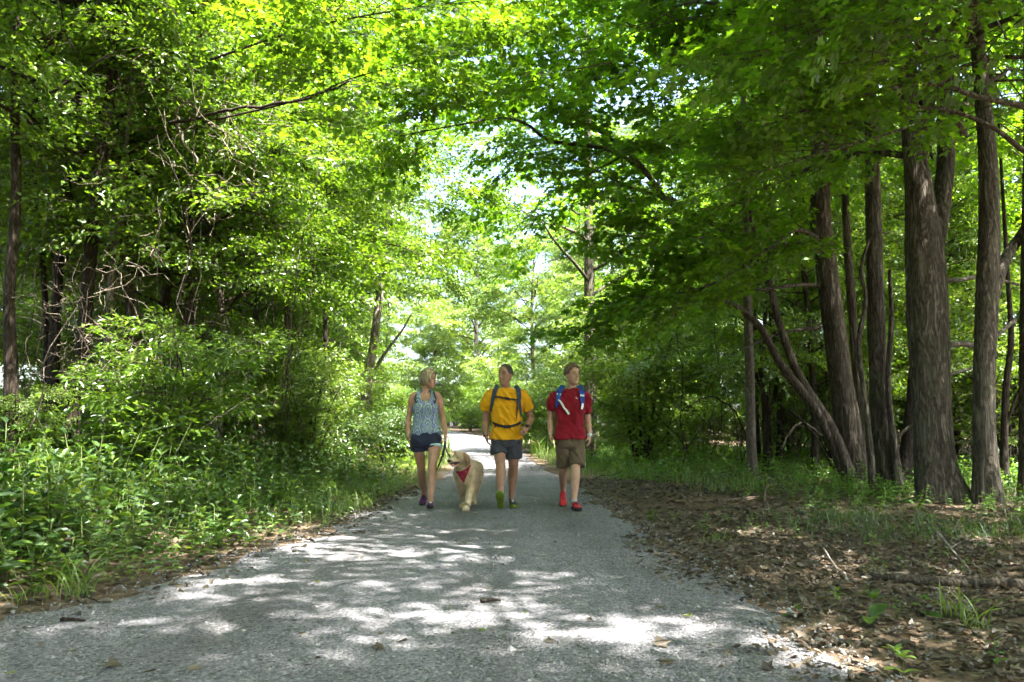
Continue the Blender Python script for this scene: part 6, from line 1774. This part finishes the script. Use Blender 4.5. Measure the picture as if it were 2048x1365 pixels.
    fu = link('fur', MB().add(tri, F).mesh('fur', [MAT['fur']], offset=off, smooth_shade=False), root); fu['kind'] = 'stuff'
    def put(name, mb, mat, par=None): return link(name, mb.mesh(name, [MAT[mat]], offset=off), par or root)
    V, F = ellipsoid(W(898.3, 922.3, 9.665), (.021, .020, .018)); put('nose', MB().add(V, F), 'dog_nose')
    h = cam_hit(bvw, 914.5, 915.3, 0.0)
    V, F = ellipsoid(h + np.array([0, .004, 0]), (.013, .008, .009)); put('eye', MB().add(V, F), 'dog_nose')
    h2 = cam_hit(bvw, 904.5, 914.5, 0.0)
    mb = MB(); limb(mb, [W(918, 925.0, 9.715), W(911, 926.8, 9.68), W(902, 928.3, 9.65)], [.010, .019, .014], 10); put('mouth', mb, 'dog_mouth')
    mb = MB(); limb(mb, [W(910, 928.8, 9.675), W(905, 930, 9.65), W(901, 931.0, 9.64)], [.007, .009, .006], 8); put('tongue', mb, 'tongue')
    for pts, rr in (([W(928, 907.5, 9.755), W(933, 914, 9.725), W(935, 924, 9.725), W(933, 931, 9.735)], [.018, .036, .036, .012]), ([W(916, 906, 9.87), W(912, 909, 9.90), W(911, 915, 9.90)], [.016, .026, .012])):
        mb = MB(); limb(mb, pts, rr, 12)
        me = mb.mesh('ear', [MAT['fur_dark']], offset=off)
        c = mcoords(me).mean(0); Vv = mcoords(me); Vv[:, 1] = c[1] + (Vv[:, 1] - c[1]) * 0.45; set_coords(me, Vv); link('ear', me, root)
    # bandana
    A, B, T_ = np.array([913.5, 946.]), np.array([943., 928.]), np.array([927.5, 967.])
    n = 14; pts = []; idx = {}; Vb = []
    for i in range(n + 1):
        for j in range(n + 1 - i):
            u, v = i / n, j / n
            q = A * (1 - u - v) + B * u + T_ * v
            sag = 4.0 * u * (1 - u - v) * 4
            q = q + np.array([0, sag * 0.9])
            h = cam_hit(bvw, q[0], q[1], 0.026)
            if h is None: h = W(q[0], q[1], 9.86)
            idx[(i, j)] = len(Vb); Vb.append(h)
    Fb = []
    for i in range(n):
        for j in range(n - i):
            Fb.append((idx[(i, j)], idx[(i + 1, j)], idx[(i, j + 1)]))
            if j < n - i - 1: Fb.append((idx[(i + 1, j)], idx[(i + 1, j + 1)], idx[(i, j + 1)]))
    Vb = np.array(Vb); Fb = np.array(Fb)
    Vb[:, 1] = np.minimum(Vb[:, 1], np.median(Vb[:, 1]) + 0.10) - 0.004 * vnoise(Vb[:, 0] * 40, Vb[:, 2] * 40, 0, 3)
    m = len(Vb)
    ba = put('bandana', MB().add(np.vstack([Vb, Vb + np.array([0, 0.006, 0])]), [Fb, Fb[:, ::-1] + m]), 'bandana')
    ring = [W(914, 945, 9.84), W(922, 945, 9.79), W(934, 939, 9.81), W(943, 928, 9.90), W(941, 920, 10.05), W(928, 922, 10.10), W(915, 934, 10.0), W(914, 945, 9.84)]
    mb = MB(); limb(mb, ring, [.014] * 8, 8, 40); link('knot_band', mb.mesh('knot_band', [MAT['bandana']], offset=off), ba)
    return root
dog_root = dog()

# ---- leash
def leash():
    H = WJ['hand']
    a = [H + np.array([0, 0, .02]), W(886.5, 903, 9.95), W(882, 920, 9.93), W(876.5, 934, 9.93), W(874.5, 941, 9.94), W(878, 941, 9.95), W(883, 930, 9.96), W(887, 915, 9.97), W(888, 903, 9.97), H + np.array([0, .01, .0])]
    b = [H, W(893, 902, 9.93), W(898, 911, 9.93), W(906, 922, 9.98), W(918, 926, 10.02), W(926, 925, 10.05)]
    o = None
    root = empty('leash', tuple(H))
    tag(root, 'black webbing leash looped in the hand and running to the dog', 'leash')
    for nm_, pts, w in (('loop', a, .011), ('lead', b, .008)):
        C = catmull(np.array(pts), 60); T = unit(np.gradient(C, axis=0)); ang = np.linspace(0.3, 2.2, 60)
        s = np.stack([np.cos(ang), 0.5 * np.sin(ang), 0 * ang], -1); s = unit(s - T * np.sum(s * T, 1)[:, None]); q = np.cross(T, s)
        V = np.stack([C - s * w - q * .0015, C + s * w - q * .0015, C + s * w + q * .0015, C - s * w + q * .0015], 1).reshape(-1, 3)
        i = np.arange(59)[:, None] * 4; j = np.arange(4)[None]; j2 = (j + 1) % 4
        F = np.stack([i + j, i + j2, i + 4 + j2, i + 4 + j], -1).reshape(-1, 4)
        link(nm_, MB().add(V, F).mesh(nm_, [MAT['webbing']], offset=H, smooth_shade=False), root)
leash()
# ------------------------------------------------------------------ single plants, fallen leaves, sticks and the log
def fine_leaf(name, wid, mat, seed, bend=0.25, fold=0.12, tooth=0.0, n=7):
    """a leaf one metre long along +x with midrib fold and bend"""
    rng = np.random.default_rng(seed)
    u = np.linspace(0, 1, n)
    w = wid * np.sin(np.pi * np.clip(u * 0.93 + 0.04, 0, 1)) ** 0.8 * (1 - 0.35 * u) * 1.15
    w[0] = 0.012; w[-1] = 0.004
    w = w * (1 + tooth * (np.arange(n) % 2 - 0.5))
    z = 0.10 * np.sin(u * 2.2) - bend * u ** 2
    V = np.concatenate([np.stack([u, -w, z + fold * w / wid * 0.5], -1), np.stack([u, 0 * u, z], -1), np.stack([u, w, z + fold * w / wid * 0.5], -1)])
    V[:, 2] += rng.normal(0, 0.008, len(V))
    i = np.arange(n - 1)
    F = np.concatenate([np.stack([i, i + 1, n + i + 1, n + i], -1), np.stack([n + i, n + i + 1, 2 * n + i + 1, 2 * n + i], -1)])
    me = npmesh(name, V, [F], [mat], None, np.full(len(F), rng.uniform(0.35, 0.8)), True)
    return me
LEAFM = {
    'broad': [fine_leaf('broad_leaf', 0.30, MAT['under'], s, 0.22) for s in (1, 2, 3)],
    'bright': [fine_leaf('bright_leaf', 0.27, MAT['grass'], s, 0.2) for s in (4, 5, 6)],
    'narrow': [fine_leaf('narrow_leaf', 0.115, MAT['grass'], s, 0.3) for s in (7, 8, 9)],
    'blade': [fine_leaf('grass_blade', 0.020, MAT['grass'], s, 0.35, 0.02) for s in (10, 11, 12)],
}
def put_leaf(parent, me, loc, d, nrm, size, name='leaf'):
    o = bpy.data.objects.new(name, me); COL.objects.link(o); o.parent = parent
    R = rot_from(np.array([d], float), np.array([nrm], float), np.zeros(1))[0] * size
    M = np.eye(4); M[:3, :3] = R; M[:3, 3] = loc
    o.matrix_local = Matrix(M.tolist())
    return o
def single_plant(name, label, px, py, h, pairs, leaf, kind, seed, lean=(0, 0), group=None, cat='plant', top=True):
    rng = np.random.default_rng(seed)
    g = G(px, py); z = pz(g[0], g[1])
    root = empty(name, (g[0], g[1], z - 0.01)); tag(root, label, cat, group)
    P = np.array([(0, 0, 0), (lean[0] * 0.3, lean[1] * 0.3, h * 0.5), (lean[0], lean[1], h)]); C = catmull(P, 14)
    v, f = tube(C, np.linspace(0.0045, 0.0018, 14) * (0.6 + h), 6); link('stem', MB().add(v, f).mesh('stem', [MAT['stem']]), root)
    a0 = rng.uniform(0, 6.28)
    for k in range(pairs):
        u = 0.25 + 0.73 * k / max(1, pairs - 1) if pairs > 1 else 0.9
        q = u * 13; j = min(12, int(q)); p = C[j] + (C[j + 1] - C[j]) * (q - j)
        for s in (0, math.pi):
            a = a0 + (k % 2) * 1.57 + s + rng.normal(0, 0.25)
            d = np.array([math.cos(a), math.sin(a), rng.normal(0.30, 0.15)])
            put_leaf(root, LEAFM[kind][rng.integers(0, 3)], p, d, np.array([0, 0, 1.0]) - 0.3 * d + rng.normal(0, 0.15, 3), leaf * rng.uniform(0.8, 1.15) * (1.1 - 0.5 * u))
    if top:
        for s in range(3):
            a = a0 + s * 2.1; d = np.array([math.cos(a), math.sin(a), 1.0])
            put_leaf(root, LEAFM[kind][s], C[-1], d, np.array([0, 0, 1.0]) - 0.5 * d, leaf * 0.5)
    return root
SP = [
 ('tall_weed', 'tall sunlit weed with narrow leaves at the left gravel edge', 172, 1190, 0.42, 7, 0.15, 'narrow', (0.02, 0)),
 ('leafy_weed', 'pale leafy weed with upswept leaves just right of the tall narrow-leaved weed', 300, 1165, 0.27, 5, 0.13, 'narrow', (0.03, 0)),
 ('drooping_weed', 'small weed with drooping leaves on the gravel edge left of the path', 345, 1145, 0.14, 3, 0.12, 'narrow', (0.01, 0)),
 ('broad_weed', 'broad-leaved plant leaning over the left path edge', 430, 1098, 0.30, 4, 0.16, 'broad', (0.08, -0.05)),
 ('bright_sprig', 'tall bright sprig standing above the dark undergrowth', 395, 985, 0.75, 8, 0.14, 'bright', (0.06, 0)),
 ('upright_shoot', 'upright shoot of big leaves left of the bright sprig, by the left picture edge', 40, 1085, 0.42, 4, 0.19, 'broad', (0.06, 0)),
 ('edge_herb', 'yellowish herb cut by the left picture edge beside the gravel', 12, 1165, 0.35, 5, 0.16, 'bright', (0.02, 0)),
 ('pointed_plant', 'plant with pointed shiny leaves near the middle of the left verge', 470, 1070, 0.32, 4, 0.16, 'broad', (0.06, -0.06)),
 ('small_herb', 'small yellowish herb on bare soil at the left path edge', 490, 1085, 0.12, 2, 0.10, 'bright', (0.04, -0.03)),
 ('verge_sapling', 'sapling with large pale leaves in front of the thicket shade', 130, 1000, 0.85, 4, 0.20, 'bright', (0.05, 0)),
 ('arched_shoot', 'arched shoot reaching right above the undergrowth middle', 330, 1010, 0.50, 5, 0.15, 'broad', (0.25, 0)),
 ('oak_seedling', 'seedling with two wide green leaves in the leaf litter on the right', 1745, 1250, 0.13, 2, 0.14, 'broad', (0.01, 0)),
 ('yellow_seedling', 'small yellow green seedling in the litter, in front of the log end', 1675, 1205, 0.07, 3, 0.07, 'bright', (0, 0)),
 ('bottom_seedling', 'bright seedling at the bottom right of the litter, lowest in the picture', 1808, 1352, 0.08, 2, 0.085, 'bright', (0, 0)),
 ('pale_seedling', 'seedling with two pale leaves just above the lowest bright one', 1795, 1325, 0.05, 1, 0.10, 'bright', (0, 0)),
 ('low_seedling', 'low broad seedling in the litter far right below the log', 1850, 1240, 0.10, 3, 0.09, 'broad', (0, 0)),
 ('path_edge_seedling', 'green seedling at the right gravel edge near the sunlit litter', 1590, 1235, 0.05, 2, 0.08, 'broad', (0.02, 0)),
 ('litter_sprout', 'tiny sprout where leaf litter meets the grass patch', 1745, 1095, 0.09, 2, 0.07, 'bright', (0, 0)),
 ('verge_seedling', 'flat pale seedling at the right path edge below the person in red', 1302, 1040, 0.06, 2, 0.14, 'broad', (0, 0)),
]
for i, (n_, lab, px, py, h, pr, lf, kd, ln) in enumerate(SP):
    single_plant(n_, lab, px, py, h, pr, lf, kd, 400 + i, ln)
def tuft(name, label, px, py, n, h, seed, spread=0.03, dry=False):
    rng = np.random.default_rng(seed)
    g = G(px, py); root = empty(name, (g[0], g[1], pz(g[0], g[1]) - 0.005)); tag(root, label, 'grass tuft')
    for k in range(n):
        a = rng.uniform(0, 6.283); e = rng.uniform(0.75, 1.45)
        d = np.array([math.cos(a) * math.cos(e), math.sin(a) * math.cos(e), math.sin(e)])
        put_leaf(root, LEAFM['blade'][rng.integers(0, 3)], rng.normal(0, spread, 3) * np.array([1, 1, 0]), d, np.array([-d[0], -d[1], 0.6 + rng.random()]), h * rng.uniform(0.5, 1.15), 'blade')
tuft('grass_tuft', 'sunlit tuft of long pale grass at the left gravel edge', 160, 1195, 26, 0.30, 501, 0.05)
tuft('grass_tuft', 'low spreading grass tuft left of the sunlit pale one', 70, 1205, 18, 0.18, 502, 0.07)
tuft('grass_tuft', 'thin upright grass clump behind the log on the right', 1905, 1235, 16, 0.22, 503, 0.04)
tuft('grass_tuft', 'small grass tuft in the leaf litter near the path, level with the grass patch', 1435, 1085, 22, 0.16, 504, 0.05)
tuft('grass_tuft', 'long grass tuft at the foot of the log, far right', 1950, 1255, 16, 0.20, 505, 0.04)
tuft('grass_tuft', 'small tuft of bright grass at the left path edge near the walkers', 735, 1015, 30, 0.22, 506, 0.07)

# fallen leaves on the gravel
rl = np.random.default_rng(601)
DEAD = []
for k in range(6):
    V, F, a = scatter_leaves(rl, np.zeros(1), np.zeros(1), np.zeros(1) + 0.1, 1.0, 1.0, 'maple' if k < 4 else 'oval', 0.55)
    V = V - np.array([0, 0, V[:, 2].min()])
    DEAD.append((npmesh('fallen_leaf', V, [F], [MAT['litter']], None, np.full(len(F), rl.uniform(0.35, 1.0))), npmesh('fallen_leaf_green', V, [F], [MAT['litter_green']], None, np.full(len(F), rl.uniform(0.2, 0.8)))))
def fallen(px, py, size, label, green=False, group=None):
    g = G(px, py); z = pz(g[0], g[1])
    me = DEAD[rl.integers(0, 6)][1 if green else 0]
    o = link('fallen_leaf', me, None, (g[0], g[1], z - 0.002), rl.uniform(0, 6.28), (size * 0.68, size * 0.68, size * 0.4)); tag(o, label, 'leaf', group)
for a in [(215, 1345, 0.15, 'large brown dead leaf on the gravel, bottom left of the picture'), (385, 1348, 0.10, 'curled dark dead leaf on the gravel right of the large brown one'),
          (300, 1352, 0.09, 'small brown dead leaf between the two leaves at the bottom left'), (722, 1120, 0.12, 'tan dead leaf on the path left of centre in the shade'),
          (960, 1082, 0.10, 'pale tan leaf at the edge of a sun patch below the person in yellow'), (935, 1088, 0.08, 'small tan leaf beside the pale tan one below the dog'),
          (638, 1170, 0.08, 'dark green leaf curled on the path near the left sun patches', True), (897, 1226, 0.05, 'small yellow green leaf in the sun patch left of the dark stick', True),
          (965, 1268, 0.09, 'greenish leaf at the rim of the centre sun patch', True), (755, 1306, 0.11, 'brown leaf lying flat below the middle left of the path'),
          (805, 1288, 0.11, 'dull long leaf just above the flat brown leaf on the path'), (1320, 1222, 0.09, 'dark curled leaf near the right sun patches on the path'),
          (1180, 1250, 0.07, 'orange brown leaf between the sun patches right of centre'), (1100, 1290, 0.07, 'orange leaf lying in the brightest sun patch'),
          (1330, 1333, 0.12, 'orange brown leaf in the sun at the bottom right of the path'), (1325, 1298, 0.12, 'flat tan leaf above the orange brown leaf on the sunny gravel'),
          (1375, 1242, 0.08, 'pale green leaf near the right gravel edge', True), (1050, 1232, 0.05, 'tiny green leaf right of the dark stick', True),
          (610, 1128, 0.07, 'dark leaf in the shade at the left of the path', True), (1110, 1090, 0.08, 'small brown leaf below the person in red in the shade'),
          (145, 1310, 0.06, 'small green leaf on the gravel near the left bottom corner', True), (20, 1355, 0.06, 'pale yellow leaf in the bottom left corner', True),
          (1560, 1245, 0.16, 'tan sunlit maple leaf standing up at the right gravel edge'), (1800, 1113, 0.15, 'pale dead maple leaf catching the sun in the grass patch'),
          (68, 1160, 0.16, 'white-lit broad dead leaf by the grass at the left gravel edge')]:
    fallen(*a)
for k in range(46):
    py = 1015 + 330 * rl.random() ** 1.4
    d = G(1024, py)[1]; x = rl.uniform(float(eL(d)) + 0.05, float(eR(d)) - 0.05)
    px = 1024 + x / d * FPX
    if 0 < px < 1990:
        fallen(px, py, rl.uniform(0.03, 0.07), 'small dead leaf scrap on the gravel path', rl.random() < 0.2, 'leaf scraps scattered on the path')

def stick(name, label, pts, r, mat, seed, cat='stick', forks=()):
    P = []
    for px, py, lift in pts:
        g = G(px, py); P.append(np.array([g[0], g[1], pz(g[0], g[1]) + lift + r]))
    P = np.array(P); C = catmull(P, 22); rng = np.random.default_rng(seed)
    C = C + rng.normal(0, r * 0.08, C.shape)
    root = empty(name, tuple(P[0])); tag(root, label, cat)
    def dsp(th, s, R): return 1 + 0.12 * vnoise(np.cos(th) * 2, np.sin(th) * 2, s * 12, seed)
    v, f = tube(C - P[0], r * np.linspace(1, 0.6, 22), 10, True, dsp); link('shaft', MB().add(v, f).mesh('shaft', [MAT[mat]]), root)
    for (i, dx, dy, dz, rr) in forks:
        b = C[i] - P[0]; v, f = tube(catmull(np.array([b, b + np.array([dx, dy, dz]) * 0.5, b + np.array([dx * 1.05, dy, dz * 0.9])]), 8), r * rr * np.linspace(1, 0.5, 8), 6); link('side_twig', MB().add(v, f).mesh('side_twig', [MAT[mat]]), root)
stick('path_stick', 'short dark stick lying across the middle of the path', [(962, 1213, 0), (982, 1212, 0.004), (1001, 1211, 0)], 0.012, 'bark_dark', 701)
stick('forked_stick', 'pale forked stick lying in the grass above the log', [(1876, 1103, 0.14), (1905, 1125, 0.06), (1937, 1146, 0.0)], 0.010, 'bark_pale', 702, forks=((10, 0.10, 0.04, 0.05, 0.6), (7, -0.03, 0.05, 0.10, 0.5)))
stick('thin_stick', 'thin pale stick slanting through the litter left of the log', [(1648, 1112, 0.05), (1670, 1140, 0.02), (1692, 1162, 0.0)], 0.008, 'bark_pale', 703)
stick('knobbed_stick', 'short pale knob of wood at the end of the thin slanting stick', [(1688, 1156, 0.01), (1696, 1172, 0.0)], 0.013, 'bark_pale', 704)
stick('curved_stick', 'curved bare stick at the bottom edge of the litter on the right', [(1705, 1330, 0.01), (1740, 1342, 0.012), (1775, 1358, 0.0)], 0.008, 'wood_dead', 705)
stick('arched_stick', 'arched dead stick standing in the litter before the slender grey tree', [(1528, 1010, 0.0), (1535, 997, 0.06), (1560, 992, 0.07), (1580, 1004, 0.0)], 0.016, 'wood_dead', 706)
stick('straight_stick', 'long thin stick on the shaded litter between path and slender tree', [(1375, 1008, 0.01), (1450, 1006, 0.01), (1520, 1004, 0.0)], 0.012, 'wood_dead', 707)
stick('dark_stick', 'dark short stick at the left gravel edge near the bottom', [(122, 1250, 0), (145, 1251, 0.003), (170, 1252, 0)], 0.010, 'bark_dark', 708)
P = []
for px, py in ((1722, 1158), (1800, 1166), (1900, 1172), (2000, 1176), (2100, 1180), (2240, 1184)):
    g = G(px, py); P.append(np.array([g[0], g[1], float(gz(g[0], g[1])) + 0.026]))
P = np.array(P); C = catmull(P, 60)
v, f = tube(C - P[0], np.concatenate([np.linspace(0.012, 0.030, 12), np.linspace(0.030, 0.042, 48)]), 16, True, lambda th, s, R: 1 + 0.16 * (0.5 - np.abs(vnoise(np.cos(th) * 3, np.sin(th) * 3, s * 1.2, 71))) + 0.08 * vnoise(np.cos(th) * 2, np.sin(th) * 2, s * 9, 72))
lg = empty('fallen_log', tuple(P[0])); tag(lg, 'weathered log lying in the leaf litter at the right, thinning to a broken end', 'log')
link('trunk', MB().add(v, f).mesh('fallen_log', [MAT['bark_brown']]), lg)
v, f = tube(catmull(np.array([C[4], C[9] + np.array([-.02, .05, .02]), C[16] + np.array([-.03, .07, .03])]) - P[0], 10), np.linspace(.004, .012, 10), 6); link('splinter', MB().add(v, f).mesh('splinter', [MAT['wood_dead']]), lg)

# the nearest bough, hanging into the top right of the view: its leaves are large enough to tell apart
nb = Wd([(2060, -60, 6.6), (1880, -10, 6.4), (1740, 30, 6.2), (1610, 85, 6.0), (1500, 165, 6.0)])
nb2 = Wd([(1880, -10, 6.4), (1800, 60, 6.3), (1740, 120, 6.2), (1700, 165, 6.2)])
so = np.array(t_spot.location)
v, f = tube(catmull(np.array(nb), 30) - so, np.linspace(0.012, 0.003, 30), 6); link('bough', MB().add(v, f).mesh('bough', [MAT['twig']]), t_spot)
v, f = tube(catmull(np.array(nb2), 20) - so, np.linspace(0.007, 0.002, 20), 6); link('bough', MB().add(v, f).mesh('bough', [MAT['twig']]), t_spot)
ML = []
for k in range(4):
    V = MAPLE.copy(); V[:, 2] += rl.normal(0, 0.02, len(V)); ML.append(npmesh('maple_leaf', V, [MAPLE_F], [MAT['maple']], None, np.full(2, rl.uniform(0.3, 0.8))))
for pth, n in ((nb, 80), (nb2, 40)):
    C = catmull(np.array(pth), 60)
    for k in range(n):
        u = 0.15 + 0.85 * (k + rl.random()) / n; j = min(58, int(u * 59)); p = C[j]; t = unit(C[j + 1] - C[j]); sa = rl.choice([-1, 1]) * rl.uniform(0.3, 1.4)
        d = np.array([t[0] * math.cos(sa) - t[1] * math.sin(sa), t[0] * math.sin(sa) + t[1] * math.cos(sa), rl.normal(-0.25, 0.25)])
        put_leaf(t_spot, ML[rl.integers(0, 4)], p + unit(d) * rl.uniform(0.02, 0.22) + rl.normal(0, 0.03, 3) - so, d, np.array([rl.normal(0, .4), rl.normal(0, .4), 1.0]), rl.uniform(0.08, 0.13))

bpy.context.view_layer.update()
for c in list(COL.children):
    if c.name.startswith('temp_build'): bpy.data.collections.remove(c)

# ------------------------------------------------------------------ tell look-alike bushes and trees apart by size, leaf and neighbour
LAND = [(20, 10, 'the leftmost thicket trunk'), (106, 12, 'the second dark thicket trunk'), (166, 11, 'the widest leaning thicket trunk'), (258, 12.6, 'the vine-wrapped trunk'),
        (376, 13, 'the shaggy vine-hung trunk'), (442, 13.6, 'the bowed thin trunk'), (573, 16, 'the sun-flecked brown trunk'), (650, 17.5, 'the thin dark thicket tree'),
        (745, 20, 'the pale flaking trunk'), (855, 10, 'the person in the tank top'), (1012, 10, 'the person in yellow'), (1140, 10, 'the person in red'), (1180, 24, 'the maple trunk beside the person in red'),
        (1330, 14, 'the green ground cover'), (1500, 14.2, 'the slender grey tree'), (1690, 13, 'the leaning maple'), (1765, 11.5, 'the wavy-stemmed maple'), (1865, 10, 'the thickest trunk'), (1970, 9.6, 'the sun-flecked maple'), (2045, 9.8, 'the trunk at the right picture edge')]
NOUN = {'bushes between the left-hand trunks': 'shaded bush', 'bushes behind the big trunks': 'brush bush', 'bushes along the left verge': 'sunlit verge bush', 'bushes at the far sunlit verge': 'pale far bush',
        'distant bushes behind the bend': 'distant bush', 'leafy trees behind the left undergrowth': 'leafy tree', 'trees deep in the wood left of the path': 'tall wood tree',
        'trees behind the big trunks on the right': 'wood tree', 'sunlit trees at the far bend of the path': 'sunlit far tree', 'distant trees closing the view': 'distant tree', 'understory trees behind the big trunks': 'slim understory tree'}
LEAFW = {'shrub_a': 'round-leaved', 'shrub_b': 'narrow-leaved', 'shrub_c': 'dark-leaved', 'wood_a': 'high-crowned', 'wood_b': 'low-crowned', 'thick_a': 'dense', 'thick_b': 'open'}
by_group = {}
for o in list(bpy.data.objects):
    if o.parent is None and o.get('group') in NOUN:
        by_group.setdefault(o['group'], []).append(o)
for gname, L_ in by_group.items():
    ss = sorted(o.scale[0] for o in L_)
    for o in L_:
        x, y = o.location.x, o.location.y
        px = 1024 + x / y * FPX
        if not -250 < px < 2300: continue
        r = ss.index(o.scale[0]) / max(1, len(ss) - 1)
        size = 'small' if r < 0.34 else ('middling' if r < 0.67 else 'large')
        kind = next((LEAFW[k] for c in o.children if c.type == 'MESH' for k in LEAFW if c.data.name.startswith(k)), '')
        lm = min(LAND, key=lambda t: abs(t[0] - px) + (400 if y < t[1] else 0))
        side = 'straight behind' if abs(lm[0] - px) < 22 else ('behind and left of' if px < lm[0] else 'behind and right of')
        o['label'] = ' '.join(f"{size} {kind} {NOUN[gname]} {side} {lm[2]}".split()[:16])
